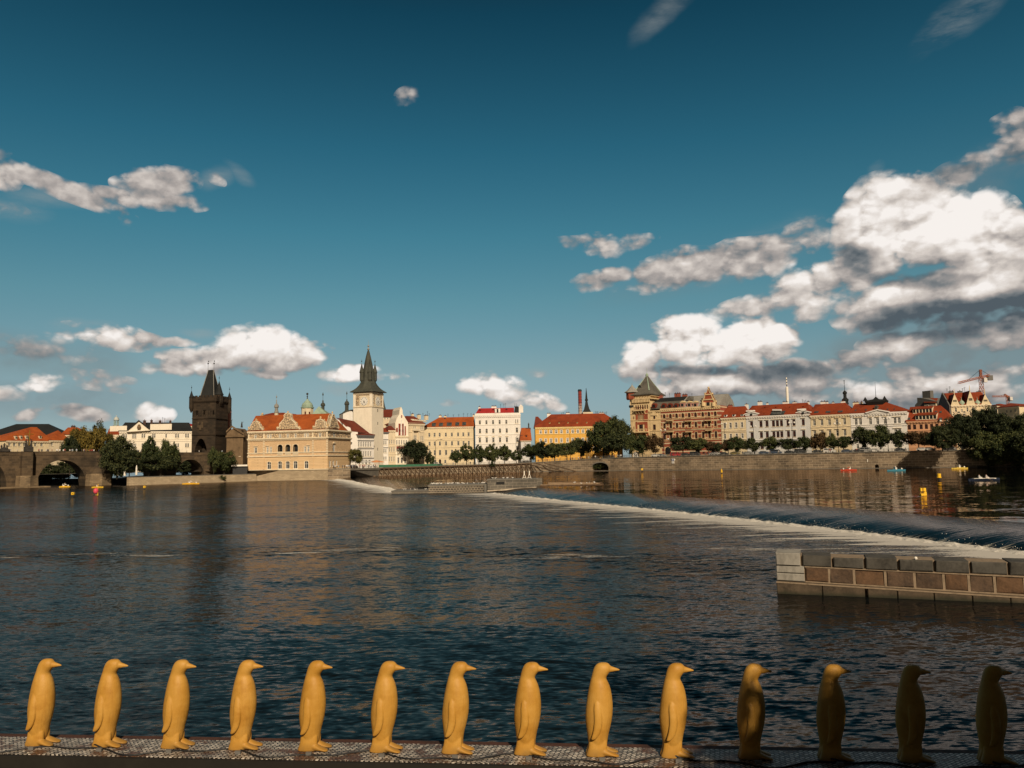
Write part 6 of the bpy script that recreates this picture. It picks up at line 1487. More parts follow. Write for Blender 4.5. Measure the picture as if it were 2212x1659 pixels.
    dormers(o, i, c9, [(1045, 568, 625, 46)], SLATE, SLATE, True); skylights(o, i, c9, [(705, 630, 740, 652), (865, 622, 900, 645), (1212, 615, 1240, 632), (1322, 612, 1345, 628)])
    chimneys(o, i, c9, [(675, 765, 515, 545), (795, 825, 510, 540)], TRIM)
    # baroque lantern spire behind
    H = lambda y: c9(0, y)[1]
    lantern_spire(c9(560, 540), 400, .85, 'dark baroque onion spire behind the cream and white palaces', [(2.0, H(545)), (1.6, H(500)), (1.9, H(482)), (1.9, H(462)), (1.1, H(445)), (.9, H(430)), (.9, H(385)), (1.25, H(372)), (1.2, H(350)), (.5, H(330)), (.15, H(322)), (.1, H(215)), (.3, H(205)), (.08, H(198)), (.3, H(165)), (.03, H(158))], SLATE_D)
    # television tower far behind
    H = lambda y: c8(0, y)[1]; p = at_y(*c8(1228, 545), 2600)
    p.z = 4; zz = lambda y: at_y(*c8(1222, y), 2600).z - 4
    r = thing('television_tower', p, 'slim white television tower with a striped mast far behind the red roofs', 'tower')
    mb = MB(); w = 4.3; mb.lathe(p, [(w, 0), (w, zz(275)), (w*.4, zz(262))], 12); mb.build('shaft', WHITE, r)
    mb = MB(); mb.lathe(p, [(w*.3, zz(265)), (w*.3, zz(110))], 8, 1)
    for ya, yb in ((228, 205), (188, 160), (145, 118)): mb.lathe(p, [(w*.5, zz(ya)), (w*.5, zz(yb))], 8, 0)
    mb.build('mast', [WHITE, DARKM], r)
    # peach house
    o, i = building('peach-coloured house with a tall orange-brown roof of long shed dormers', 'house', LR, c10, 100, 735, 1300, 888, 17,
        [(935, 1004, [137, 212, 307, 383, 459, 535, 612], 44, dict(xref=137)), (1046, 1115, [140, 214, 309, 386, 462, 537], 44, dict(xref=140))], PEACH, TILE_B if False else TILE_R, (60, 590, 682), zbase=7.5, courses=(905, 1025), cornice=.9, trim=PEACH, win=dict(frame=FRAMEB, sill=False), dr=9)
    for rect in ((188, 742, 466, 775, 250), (225, 838, 530, 868, 300)):
        xa, ya, xb, yb, _ = rect; p, n = roof_pt(i, c10, xa, yb); q, _n = roof_pt(i, c10, xb, yb); L = (q-p).dot(f.u); s = f.u.cross(n); s = s if s.z > 0 else -s
        mb = MB(); hgt = 1.9
        mb.prism([p, p + Z3*hgt, p + s*5.2 + n*.1], f.u*L, 0)
        mb.prism([p + Z3*hgt + f.n*.4, p + Z3*(hgt+.25) + f.n*.4, p + s*5.4 + n*.3, p + s*5.4 + n*.1], f.u*L, 1)
        k = 6
        for w_ in range(k): mb.box(p + f.u*(L*(w_+.12)/k) + Z3*.3 + f.n*.03, f.u*(L*.70/k), Z3*1.4, f.n*.05, 2); mb.box(p + f.u*(L*(w_+.86)/k) + Z3*.2 + f.n*.03, f.u*(L*.1/k), Z3*1.6, f.n*.12, 0)
        mb.build('dormer', [TRIM, TILE_R, GLASS], o)
    skylights(o, i, c10, [(498, 740, 538, 768), (570, 742, 605, 768), (110, 835, 150, 865), (560, 838, 610, 868)])
right_row()

def far_right():
    g = Fac((at_y(*c10(540, 700), 336).x, 336), (at_y(*c10(1310, 700), 331).x, 331))
    f2 = Fac((at_y(*c10(200, 700), 368).x, 368), (at_y(*c10(735, 700), 350).x, 350))
    # house with grey fire wall and orange roof
    U = lambda x, y, d=0: f2.uz(c10(x, y), d)
    root = thing('house', f2.P(*U(380, 700)), 'grey fire-walled house with an orange roof strip and two small windows, behind the peach house', 'house')
    mb = MB(); pts = [(215, 900), (540, 900), (540, 600), (300, 545), (245, 545), (250, 610), (215, 650)]
    mb.prism([f2.P(*U(*q)) for q in pts], -f2.n*12, 0); mb.build('wall', GREYR, root)
    mb = MB(); a, z0 = U(352, 690, .6); b, z1 = U(516, 628, .6); mb.box(f2.P(a, z0-4, .1), f2.u*(b-a), Z3*(z1-z0+4), f2.n*.5, 0); mb.build('attic_wall', YELLOWP, root)
    for x in (400, 467): a, z = U(x-14, 675, .6); b, z1 = U(x+14, 645, .6); window(f2.off(.6), a, b, z, z1, root, inset=-.05, sill=False)
    mb = MB(); p = [f2.P(*U(300, 548, -5), -5), f2.P(*U(545, 548, -5), -5), f2.P(*U(520, 612, .8), .8), f2.P(*U(345, 612, .8), .8)]; mb.prism(p, Z3*-.3); mb.build('roof', TILE_R, root)
    mb = MB(); a, z = U(325, 545, -5); b = U(440, 545, -5)[0]; mb.box(f2.P(a, z-1, -5), f2.u*(b-a), Z3*4, -f2.n*2); mb.build('chimney', GREYR, root)
    # three-gabled yellow house
    ug = lambda x, y, d=0: g.uz(c10(x, y), d)
    o, i = building('pale yellow house with three pointed gables and small green copper roofs at the right', 'house', g, c10, 736, 1310, 1050, 655, 20,
        [(692, 752, [800, 985, 1063], 42, dict(xref=800)), (705, 758, [895], 20), (745, 805, [780, 850, 930, 1010, 1120, 1200], 36, dict(xref=780))], YELLOWP, None, None, zbase=7.5, cornice=.8, courses=(775,), trim=TRIM, win=dict(surround=TRIM))
    for (xl, xc, xr, yb, yt) in ((735, 785, 862, 655, 488), (955, 1008, 1090, 650, 440), (1172, 1226, 1312, 645, 492)):
        a, z = ug(xl, yb, .3); b = ug(xr, yb, .3)[0]; c, zt = ug(xc, yt, .3); mb = MB(); mb.prism([g.P(a, z, .3), g.P(b, z, .3), g.P(c, zt, .3)], -g.n*.9, 0); mb.tube(g.P(c, zt, .0), g.P(c, zt+2.2, .0), .2, .1, 5, 0)
        for k in (-.28, 0, .28):
            w = (b-a)*.05; cc = c + (b-a)*k*.5; mb.box(g.P(cc-w, z+(zt-z)*.30, .3), g.u*2*w, Z3*(zt-z)*.17, g.n*.06, 1)
        mb.build('gable', [YELLOWP, GLASS], o)
        mb = MB(); back = -11; mb.poly([g.P(a-.3, z, -.2), g.P(c, zt, -.2), g.P(c, zt, back), g.P(a-.3, z, back)]); mb.poly([g.P(b+.3, z, -.2), g.P(c, zt, -.2), g.P(c, zt, back), g.P(b+.3, z, back)]); mb.build('roof', TILE_R, o)
    for xl, xr, yb, yt in ((862, 948, 648, 575), (1092, 1176, 645, 572)):
        a, z = ug(xl, yb, .6); b, zt = ug(xr, yt, .6); c = (a+b)/2; mb = MB(); mb.lathe(g.P(c, z, -1.0), [((b-a)*.5, 0), ((b-a)*.48, (zt-z)*.5), ((b-a)*.25, (zt-z)*.85), (.2, zt-z), (.1, (zt-z)*1.3), (.03, (zt-z)*1.7)], 12); mb.build('copper_hood', COPPER, o)
    ze = i['ze']; rb = MB(); zr = ug(900, 470, -10)[1]; hip_roof(rb, g, i['ua'], i['ub'], ze, 20, i['ua']+.2, ug(1165, 470, -10)[0], zr, 10, over=.1); rb.build('roof', TILE_R, o)
    mb = MB(); mb.prism([g.P(i['ua']-.15, 7.5, 0), g.P(i['ua']-.15, ze, 0), g.P(i['ua']-.15, zr+.3, -10), g.P(i['ua']-.15, ze, -20), g.P(i['ua']-.15, 7.5, -20)], -g.u*.5); mb.build('fire_wall', GREYR, o)
    i.update(zr=zr, dd=10); chimneys(o, i, c10, [(1115, 1175, 458, 500), (710, 780, 458, 480), (840, 900, 455, 475)], GREYR); aerials(o, i, c10, [722, 905, 935, 680], 465)
    # red roofs among the trees at the right edge
    h = Fac((at_y(*c10(1400, 700), 400).x, 400), (at_y(*c10(1789, 700), 385).x, 385))
    building('dark red roofed house with yellow walls between the trees at the right edge', 'house', h, c10, 1410, 1720, 1000, 695, 16, [(720, 760, [1540, 1600, 1660], 22)], YELLOWP, TILE_R, (1480, 1600, 632), zbase=7.5, cornice=.6)
    building('dark red roof behind the trees in the far right corner', 'house', h.off(-18), c10, 1640, 1990, 1000, 690, 16, [(715, 750, [1740, 1780], 22)], YELLOWP, TILE_B, (1690, 1900, 650), zbase=7.5, cornice=.6)
    h2 = Fac((at_y(*c10(1310, 700), 430).x, 430), (at_y(*c10(1420, 700), 425).x, 425))
    building('small pale house just right of the three-gabled house', 'house', h2, c10, 1312, 1400, 1000, 665, 12, [(680, 705, [1335, 1370], 16)], CREAM, TILE_R, (1325, 1385, 640), zbase=7.5, cornice=.5)
    # cranes
    CR = pmat('crane_red', (.34, .11, .05), .6, var=.1); CW = pmat('crane_white', (.6, .58, .55), .6)
    def crane(pb, top, jib_end, back_end, apex, Y, label, dark):
        b = at_y(*c10(*pb), Y); t = at_y(*c10(*top), Y); j = at_y(*c10(*jib_end), Y-25 if dark else Y); k = at_y(*c10(*back_end), Y+6 if dark else Y); a = at_y(*c10(*apex), Y)
        b.z = 7; b.x = t.x; root = thing('tower_crane', b, label, 'crane'); w = 1.1
        def lattice(p, q, up, w, th, n, mat_i, mb):
            d = q-p; s = d.cross(up).normalized()*w; v = up.normalized()*w; C4 = [s+v, s-v, -s-v, -s+v]
            for c in C4: mb.tube(p+c, q+c, th, th, 4, mat_i)
            for i in range(n):
                for x in range(4):
                    mb.tube(p + d*(i/n) + C4[x], p + d*((i+1)/n) + C4[(x+1) % 4], th*.7, th*.7, 4, mat_i)
        mb = MB(); lattice(b, t, Vector((0, 1, 0)), w*.75, .15, 18, 0, mb); mb.build('mast', CR, root)
        mb = MB(); lattice(t, j, Z3, .5, .13, 16, 0, mb); mb.build('jib', CR, root)
        mb = MB(); lattice(t, k, Z3, .5, .15, 5, 0, mb); mb.box(k - Vector((1.5, 1, 3.2)), Vector((3, 0, 0)), Vector((0, 2, 0)), Z3*3, 1); mb.build('counter_jib', [CR, GREYR], root)
        mb = MB(); lattice(t, a, Vector((0, 1, 0)), .5, .18, 5, 0, mb); mb.tube(a, t.lerp(j, .62), .1, .1, 4, 1); mb.tube(a, k, .1, .1, 4, 1); mb.build('apex', [CR, DARKM], root)
        mb = MB(); mb.cbox(t + Vector((1.4, -1.5, -3.2)), 2.0, 2.2, 2.6); mb.build('cab', CW, root)
    crane((1172, 600), (1165, 250), (845, 330), (1290, 218), (1160, 138), 480, 'rust-red tower crane with its long jib pointing left over the three-gabled house', True)
    crane((1550, 690), (1550, 525), (1330, 525), (1580, 530), (1505, 497), 620, 'small distant crane with a red and white jib above the right trees', False)
far_right()

# ------------------------------------------------------------------ stone piers at the weirs, log boom
PIERST = stonemat('pier_blocks', (.17, .155, .13), (.12, .11, .095), (.34, .30, .24), 1.5, .55, 0, dirt=.45, ms=.07)
COBBLE = stonemat('cobbled_stone', (.13, .11, .09), (.08, .07, .06), (.42, .36, .27), .62, .42, 0, dirt=.3, ms=.13, patch=.2)
WETST = pmat('wet_pale_stone', (.50, .42, .32), .6, var=.3, scale=.8)
def block(mb, x0, y0, x1, y1, z0, z1, m=0): mb.box(Vector((x0, y0, z0)), Vector((x1-x0, 0, 0)), Vector((0, y1-y0, 0)), Z3*(z1-z0), m)
def mid_pier():
    r = thing('weir_island', (-14, 168, 0), 'low cobbled stone island between the two weirs, dotted with gulls', 'pier')
    mb = MB(); block(mb, -25.2, 166, -17.6, 176, -1, .75, 1); block(mb, -17.6, 166, -6.0, 178, -1, 1.75, 0); mb.build('masonry', [COBBLE, PIERST], r)
    mb = MB(); block(mb, -17.7, 165.9, -5.9, 178, 1.75, 2.0, 0); block(mb, -25.3, 165.9, -17.7, 176, .75, .95, 0); mb.build('coping', CAPST, r)
    mb = MB(); block(mb, -25.4, 165.2, -5.8, 165.95, -.5, .14, 0); mb.build('ledge', WETST, r); r.location.z -= .3
    r = thing('weir_pier', (-1, 170, 0), 'taller block of coursed grey masonry at the left end of the long weir', 'pier')
    mb = MB(); block(mb, -5.4, 164.5, 4.7, 172, -1, 2.75, 0); block(mb, 3.0, 170, 6.0, 173, -1, 2.95, 0); mb.build('masonry', PIERST, r)
    mb = MB(); block(mb, -6.1, 165.4, -5.45, 171, -1, 2.0); block(mb, -5.5, 164.4, 4.8, 172.1, 2.75, 2.95, 0); mb.build('coping', CAPST, r)
    mb = MB(); block(mb, -3.6, 164.42, -1.9, 164.5, 1.9, 2.4, 0); mb.build('drain_opening', BLACK, r)
    mb = MB(); mb.prism([Vector((-5.4, 163.9, .5)), Vector((4.6, 163.9, 1.0)), Vector((4.6, 163.9, 1.25)), Vector((-5.4, 163.9, .75))], Vector((0, .7, 0))); mb.build('ledge', WETST, r)
    r.location.z -= .3
    for x, lab in ((2.2, 'white triangular A-frame sign post on the weir pier, the left one'), (3.25, 'white triangular A-frame sign post on the weir pier, the right one')):
        s = thing('frame_sign', (x, 167, 2.65), lab, 'sign', 'white frame signs on the weir pier')
        b = MB(); z = 2.65
        for sx in (-1, 1): b.tube((x+sx*.36, 166.6, z), (x+sx*.06, 166.6, z+.85), .06, .06, 4)
        b.tube((x-.28, 166.6, z+.22), (x+.28, 166.6, z+.22), .05, .05, 4); b.cbox((x, 166.6, z+.7), .20, .10, .85); b.build('frame', WHITE, s)
mid_pier()
def logs():
    random.seed(8); r = thing('log_boom', (12, 170, 1), 'raft of long pale floating logs moored right of the weir pier', 'logs')
    for i in range(9):
        y = 166.5 + i*1.9; a = 5.6 + .35*i + random.uniform(-.5, .8); b = 18.0 + .2*i + random.uniform(-2.2, .8)
        m = MB(); m.tube((a, y, 1.05 + .02*i), (b, y + 1.6 - .2*i, 1.1), .20, .15, 7); m.build('log', TIMBERL if i % 2 else TIMBER, r)
logs()
# stone pier in the foreground (right)
GRAN = pmat('grey_granite', (.30, .285, .25), .85, var=.12, scale=1.4, bump=.01, bscale=30, streak=.15)
GRAND = pmat('dark_granite', (.075, .070, .060), .85, var=.3, scale=1.2, bump=.01, bscale=25, streak=.5)
SANDB = pmat('brown_sandstone', (.115, .066, .036), .9, var=.35, scale=1.1, bump=.05, bscale=7, col2=(.050, .033, .022))
SANDB2 = pmat('dark_sandstone', (.095, .062, .040), .9, var=.35, scale=1.6, bump=.05, bscale=7, col2=(.035, .027, .022))
MORT = pmat('pale_mortar', (.25, .19, .13), .95, var=.2, scale=4)
BASEST = pmat('wet_base_stone', (.085, .062, .040), .7, var=.3, scale=1.5, streak=.5, bump=.015, bscale=10)
def near_pier():
    random.seed(21)
    A = at_z(*c13(388, 960), 0); f = Fac((A.x, A.y), (20.5, 33.2))
    r = thing('stone_pier', f.P(8, 0, -1), 'foreground river pier of big grey and brown stone blocks at the right', 'pier')
    U = lambda x, y, d=0: f.uz(c13(x, y), d)
    L = 26.0; zl = U(400, 872)[1]; zm = U(400, 757)[1]; zt = U(400, 682)[1]
    ur = U(2180, 985)[0]; sl, sm, st_ = (U(2180, 985)[1]-zl)/ur, (U(2180, 838)[1]-zm)/ur, (U(2180, 737)[1]-zt)/ur
    def bend(o):
        for v in o.data.vertices:
            p = v.co + Vector(WPOS[r.name]); u = (p - f.A).dot(f.u); z = p.z
            k = sl if z <= zl else sl + (sm-sl)*(z-zl)/(zm-zl) if z <= zm else sm + (st_-sm)*min(1, (z-zm)/(zt-zm))
            v.co.z += k*u
        return o
    core = MB(); core.box(f.P(.06, -1, -.06), f.u*(L-.1), Z3*(zt+.97), -f.n*1.2); bend(core.build('core', MORT, r))
    bm_ = lambda a, b, z0, z1, d, th, name, mat, bev=.03: None
    def blockp(a, b, z0, z1, d0, depth, mat, jig=.012, top=True):
        j = lambda s=jig: random.uniform(-s, s)
        mb = MB(); e = .035
        fr = [f.P(a+e+j(), z0+e+j(), d0+j()), f.P(b-e+j(), z0+e+j(), d0+j()), f.P(b-e+j(), z1-e+j(), d0+j()), f.P(a+e+j(), z1-e+j(), d0+j())]
        md = [f.P(a+.004, z0+.004, d0-e), f.P(b-.004, z0+.004, d0-e), f.P(b-.004, z1-.004, d0-e), f.P(a+.004, z1-.004, d0-e)]
        bk = [f.P(a+.004, z0+.004, d0-depth), f.P(b-.004, z0+.004, d0-depth), f.P(b-.004, z1-.004, d0-depth), f.P(a+.004, z1-.004, d0-depth)]
        mb.loft([fr, md, bk]); bend(mb.build('block', mat, r))
    # plinth
    us = [0, U(720, 920)[0], U(1050, 930)[0], U(1270, 960)[0], U(1540, 980)[0], U(1820, 1000)[0], U(2100, 1010)[0], U(2300, 1010)[0], L]
    for a, b in zip(us, us[1:]): blockp(a, b - (.10 if abs(b-us[2]) < .01 else .015), -1, zl, .38, 1.5, BASEST)
    # middle course
    xs_ = [0, 588, 772, 955, 1185, 1400, 1615, 1800, 1990, 2212, 2450]
    us = [0] + [U(x, 830)[0] for x in xs_[1:]] + [L]
    mats = [GRAN, SANDB, SANDB2, SANDB, SANDB2, SANDB2, SANDB, SANDB2, SANDB, SANDB2, SANDB]
    for i, (a, b) in enumerate(zip(us, us[1:])):
        if i == 0: blockp(a, b, zl+.01, zl + (zm-zl)*.5, .06, 1.2, GRAN); blockp(a, b, zl + (zm-zl)*.5+.012, zm, .05, 1.2, GRAN)
        else: blockp(a+.05, b-.05, zl+.05, zm-.05, random.uniform(-.02, .05), 1.1, mats[i], .035)
    mo = MB()
    for u in us[2:-1]: mo.box(f.P(u-.05, zl+.02, -.05), f.u*.1, Z3*(zm-zl-.04), f.n*random.uniform(.05, .075))
    mo.box(f.P(us[1]+.02, zl, -.05), f.u*(L-us[1]), Z3*.05, f.n*.08); mo.box(f.P(us[1]+.02, zm-.05, -.05), f.u*(L-us[1]), Z3*.055, f.n*.09); mo.box(f.P(0, zl-.05, .30), f.u*L, Z3*.055, f.n*.10); bend(mo.build('mortar', MORT, r))
    # coping blocks with open joints
    xs_ = [385, 562, 790, 1028, 1275, 1540, 1805, 2085, 2360]
    us = [0] + [U(x, 720)[0] for x in xs_[1:]] + [L]
    for i, (a, b) in enumerate(zip(us, us[1:])):
        g = .07; blockp(a + (g if i else 0), b-g*.4, zm+.012, zt + (.10 if i == 0 else random.uniform(-.04, .03)), .10 + random.uniform(-.03, .03), 1.5, GRAN if i == 0 else GRAND, .02)
    gb = MB(); a, z = U(1413, 735); gb.ball(f.P(a, zt+.03, -.0), .07); bend(gb.build('shell', WHITE, r))
near_pier()

# ------------------------------------------------------------------ penguin walkway
WA, WB = Vector((-8.80, 15.32)), Vector((7.76, 13.63))
WD = (WB-WA).normalized(); WN = Vector((-WD.y, WD.x))
def wpt(t, s, z): p = WA + WD*t + WN*s; return Vector((p.x, p.y, z))
def grating():
    m = bpy.data.materials.new('pressed_metal_grating'); m.use_nodes = True; T = NT(m.node_tree); b = m.node_tree.nodes['Principled BSDF']
    co = T.n('ShaderNodeTexCoord').outputs['Object']
    mp = T.n('ShaderNodeMapping', inp={'Vector': co}); mp.inputs['Rotation'].default_value = (0, 0, R(-33))
    br = T.n('ShaderNodeTexBrick', offset=.5, inp={'Vector': mp.outputs[0], 'Scale': 1.0, 'Brick Width': .12, 'Row Height': .055, 'Mortar Size': .013, 'Mortar Smooth': .3, 'Color1': (.95, .86, .74, 1), 'Color2': (.24, .21, .18, 1), 'Mortar': (.02, .018, .015, 1)})
    n = T.noise(co, 2.3, 5, .7); n2 = T.noise(co, 28, 2, .6)
    rust = T.rng(n, .50, .60, 0, .9)
    c = T.mix(rust, br.outputs[0], T.mix(T.rng(n2, .4, .6, 0, 1), (.16, .065, .03, 1), (.05, .03, .02, 1)))
    c = T.mix(T.rng(n2, .52, .72, 0, .75), c, (.03, .027, .025, 1))
    T.set(b, 'Base Color', c); T.set(b, 'Roughness', .5); T.set(b, 'Metallic', .15); T.set(b, 'Specular IOR Level', .5)
    bn = T.n('ShaderNodeBump', inp={'Strength': .9, 'Distance': .012, 'Height': T.m('MULTIPLY', T.m('SUBTRACT', 1.0, br.outputs[1]), n2)}); T.set(b, 'Normal', bn.outputs[0])
    return m
def walkway():
    r = thing('walkway', wpt(8.3, 0, .5), 'long rusty steel walkway with perforated metal deck carrying the yellow penguins', 'walkway')
    BEAM = pmat('dark_steel_beam', (.016, .014, .011), .7, var=.35, scale=1.2, col2=(.012, .010, .008))
    T0, T1 = -6, 24
    mb = MB(); mb.loft([[wpt(T0, -.52, .93), wpt(T0, .34, .93), wpt(T0, .34, .995), wpt(T0, -.52, .995)], [wpt(T1, -.52, .93), wpt(T1, .34, .93), wpt(T1, .34, .995), wpt(T1, -.52, .995)]]); mb.build('deck', grating(), r)
    def beam(s0, s1, z0, z1, nm, mat=BEAM):
        b = MB(); b.loft([[wpt(T0, s0, z0), wpt(T0, s1, z0), wpt(T0, s1, z1), wpt(T0, s0, z1)], [wpt(T1, s0, z0), wpt(T1, s1, z0), wpt(T1, s1, z1), wpt(T1, s0, z1)]]); b.build(nm, mat, r)
    beam(-.60, -.525, .78, .985, 'front_beam'); beam(.36, .58, .80, .97, 'rear_beam', pmat('rusty_beam', (.075, .032, .020), .8, var=.4, scale=2.0, col2=(.018, .012, .010)))
    beam(-.45, .30, -.4, .66, 'float', BLACK)  # black body added under the deck in place of deep shade on the water
    for t in [T0 + 1.0 + 2.6*i for i in range(11)]:
        b = MB(); b.tube(wpt(t, -.54, .80), wpt(t-1.0, -.50, .05), .035, .035, 5); b.tube(wpt(t+.14, -.54, .80), wpt(t-.86, -.50, .05), .03, .03, 5); b.build('brace', pmat('brace_rust', (.12, .085, .05), var=.3), r)
    # cable wandering over the deck
    random.seed(5); pts = []
    t = -2.0
    while t < 19:
        pts.append(wpt(t, -.30 + .14*math.sin(t*2.3) + .08*math.sin(t*5.1+1), 1.008)); t += .07
        if abs((t*1.0) % 2.58 - 1.3) < .04:
            c = pts[-1]
            for a in range(14): q = c + Vector((.13*math.sin(a*.45), .11*(1-math.cos(a*.45)), .004*a)); pts.append(q)
            t += .02
    b = MB(); b.path(pts, .016, 5); cab = b.build('power_cable', BLACK)
    tag(cab, 'thin black cable looping along the walkway deck at the penguins\' feet', 'cable')
walkway()

# ------------------------------------------------------------------ the yellow penguins
def penguin_mesh():
    k = .001354; X0 = 1110
    def e_ring(z, xb, xf, hy, n=28, p=2.0, yo=0.0):
        a = (xf-xb)/2*k; c = ((xf+xb)/2 - X0)*k; out = []
        for i in range(n):
            t = 2*math.pi*i/n; ct, st = math.cos(t), math.sin(t)
            out.append(Vector((c + a*math.copysign(abs(ct)**(2/p), ct), yo + hy*math.copysign(abs(st)**(2/p), st), z)))
        return out
    Zy = lambda y: (1300-y)*k
    rows = [(171, 1150, 1195, .020), (174, 1128, 1222, .045), (184, 1102, 1243, .068), (205, 1076, 1262, .090), (235, 1056, 1272, .102), (265, 1043, 1268, .106), (300, 1032, 1243, .106), (330, 1024, 1220, .105), (355, 1017, 1208, .108), (375, 1010, 1210, .115),
            (405, 1002, 1226, .130), (450, 990, 1246, .150), (510, 976, 1262, .168), (580, 962, 1273, .182), (660, 949, 1280, .192), (740, 938, 1280, .198), (820, 931, 1273, .200), (890, 931, 1260, .197), (960, 938, 1243, .190), (1030, 947, 1222, .180),
            (1100, 955, 1208, .166), (1150, 962, 1200, .152), (1190, 970, 1190, .135), (1225, 985, 1170, .10)]
    body = MB(); body.loft([e_ring(Zy(y), a, b, h) for y, a, b, h in rows])
    # beak
    bk = []
    for x, yc, rz_, ry in ((1190, 238, 42, 52), (1235, 245, 48, 44), (1275, 252, 37, 34), (1310, 254, 27, 25), (1345, 257, 18, 18), (1368, 260, 12, 12), (1383, 262, 5, 5)):
        c = Vector(((x-X0)*k, 0, Zy(yc))); bk.append([c + Vector((0, math.cos(t*2*math.pi/16)*ry*k, math.sin(t*2*math.pi/16)*rz_*k)) for t in range(16)])
    body.loft(bk)
    for s in (-1, 1):
        # legs with heel
        body.loft([e_ring(Zy(y), a, b, h, 18, 2.2, s*.078) for y, a, b, h in ((1070, 985, 1185, .055), (1120, 968, 1196, .070), (1170, 962, 1196, .076), (1210, 954, 1192, .080), (1245, 942, 1185, .082), (1275, 930, 1180, .082), (1299, 926, 1176, .080))])
        # webbed foot
        ft = []
        for x, ww, zz in ((1100, .066, .12), (1150, .070, .115), (1200, .074, .092), (1240, .078, .068), (1280, .078, .050), (1310, .070, .038), (1330, .050, .028), (1342, .02, .014)):
            c = Vector(((x-X0)*k, s*(.078 + (x-1100)*.00010), .0)); ft.append([c + Vector((0, math.cos(t*2*math.pi/14)*ww, max(0, .5+.5*math.sin(t*2*math.pi/14))**.8*zz*1.15 + .001)) for t in range(14)])
        body.loft(ft)
    # tail stub
    body.loft([e_ring(Zy(y), a, b, h, 14, 2.0, 0) for y, a, b, h in ((1170, 960, 1040, .06), (1230, 938, 1040, .055), (1275, 922, 1030, .045), (1297, 922, 1020, .04))])
    for s in (-1, 1):
        fl = []
        for x, y, ww, th, out in ((1082, 600, 16, .010, .168), (1082, 650, 38, .024, .180), (1082, 710, 46, .032, .192), (1086, 790, 48, .035, .203), (1086, 860, 49, .036, .208), (1078, 930, 49, .034, .210), (1062, 990, 46, .031, .210), (1042, 1035, 40, .027, .209), (1024, 1062, 30, .022, .207), (1012, 1076, 14, .012, .205)):
            c = Vector(((x-X0)*k, s*out, Zy(y))); fl.append([c + Vector((math.cos(t*2*math.pi/16)*ww*k, s*math.sin(t*2*math.pi/16)*th, 0)) for t in range(16)])
        body.loft(fl)
    o = body.build('tmp', FOAM)
    md = o.modifiers.new('r', 'REMESH'); md.mode = 'VOXEL'; md.voxel_size = .0085; md.use_smooth_shade = True
    ms = o.modifiers.new('s', 'SMOOTH'); ms.factor = .5; ms.iterations = 8
    dg = bpy.context.evaluated_depsgraph_get(); me = bpy.data.meshes.new_from_object(o.evaluated_get(dg))
    bpy.data.objects.remove(o); me.name = 'penguin_statue'
    me.polygons.foreach_set('use_smooth', [True]*len(me.polygons))
    return me
def penguinmat():
    m = bpy.data.materials.new('yellow_recycled_plastic'); m.use_nodes = True; T = NT(m.node_tree); b = m.node_tree.nodes['Principled BSDF']
    co = T.n('ShaderNodeTexCoord').outputs['Object']; oi = T.n('ShaderNodeObjectInfo').outputs['Random']
    n = T.noise(T.vm('ADD', co, T.vm('SCALE', (1, 1, 1), T.m('MULTIPLY', oi, 20))), 3.0, 5, .65); n2 = T.noise(co, 95, 3, .7)
    z = T.n('ShaderNodeSeparateXYZ', inp={0: co}).outputs[2]
    c = T.ramp(n, [(.28, (.40, .190, .026)), (.5, (.52, .275, .050)), (.75, (.60, .345, .082))])
    c = T.mix(T.rng(n2, .54, .78, 0, .5), c, (.30, .12, .012, 1)); c = T.mix(T.rng(T.noise(T.vm('MULTIPLY', co, (9, 9, 1.2)), 1.0, 4, .6), .56, .75, 0, .35), c, (.26, .12, .03, 1))
    c = T.mix(T.m('MULTIPLY', oi, .28), c, (.40, .20, .022, 1))
    dirt = T.m('MULTIPLY', T.rng(z, .0, .16, .75, 0), T.rng(n, .35, .6, 0, 1)); c = T.mix(dirt, c, (.16, .09, .03, 1))
    T.set(b, 'Base Color', c); T.set(b, 'Roughness', .52); T.set(b, 'Specular IOR Level', .28)
    T.set(b, 'Subsurface Weight', 0.0)
    bn = T.n('ShaderNodeBump', inp={'Strength': .45, 'Distance': .004, 'Height': n2}); T.set(b, 'Normal', bn.outputs[0])
    return m
def penguins():
    me = penguin_mesh(); me.materials.clear(); me.materials.append(penguinmat())
    xs = [(90, 1606), (235, 1608), (382, 1611), (530, 1612), (680, 1614), (833, 1617), (987, 1620), (1143, 1622), (1297, 1624), (1457, 1627), (1625, 1632), (1798, 1636), (1972, 1640), (2147, 1644)]
    nth = ['leftmost', 'second from the left', 'third from the left', 'fourth from the left', 'fifth from the left', 'sixth from the left', 'seventh, just left of the middle of the row', 'eighth, just right of the middle of the row', 'ninth from the left, the last but one in full sun', 'tenth from the left, the last fully sunlit one', 'eleventh, partly in dappled shade', 'third from the right, in shade', 'second from the right, in deep shade', 'rightmost, in deep shade at the photo edge']
    ang = math.atan2(WD.y, WD.x)
    random.seed(3)
    for i, (a, b) in enumerate(xs):
        p = at_z(a*1.85172, b*1.85172, 1.0); t = (Vector((p.x, p.y)) - WA).dot(WD); q = wpt(t, -.03, 1.0)
        o = bpy.data.objects.new('penguin_statue', me); sc.collection.objects.link(o); o.location = q; o.rotation_euler = (0, R(random.uniform(-.7, .7)), ang + R(random.uniform(-2.5, 2.5)))
        bk = MB(); bk.box(wpt(t-.02, -.34, .998), Vector((.10, -.01, 0)), Vector((0, .05, 0)), Z3*.05); wk = bpy.data.objects['walkway']; bk.build('bracket', GREYR, wk)
        tag(o, 'yellow penguin statue, ' + nth[i], 'statue', 'row of yellow penguin statues')
penguins()

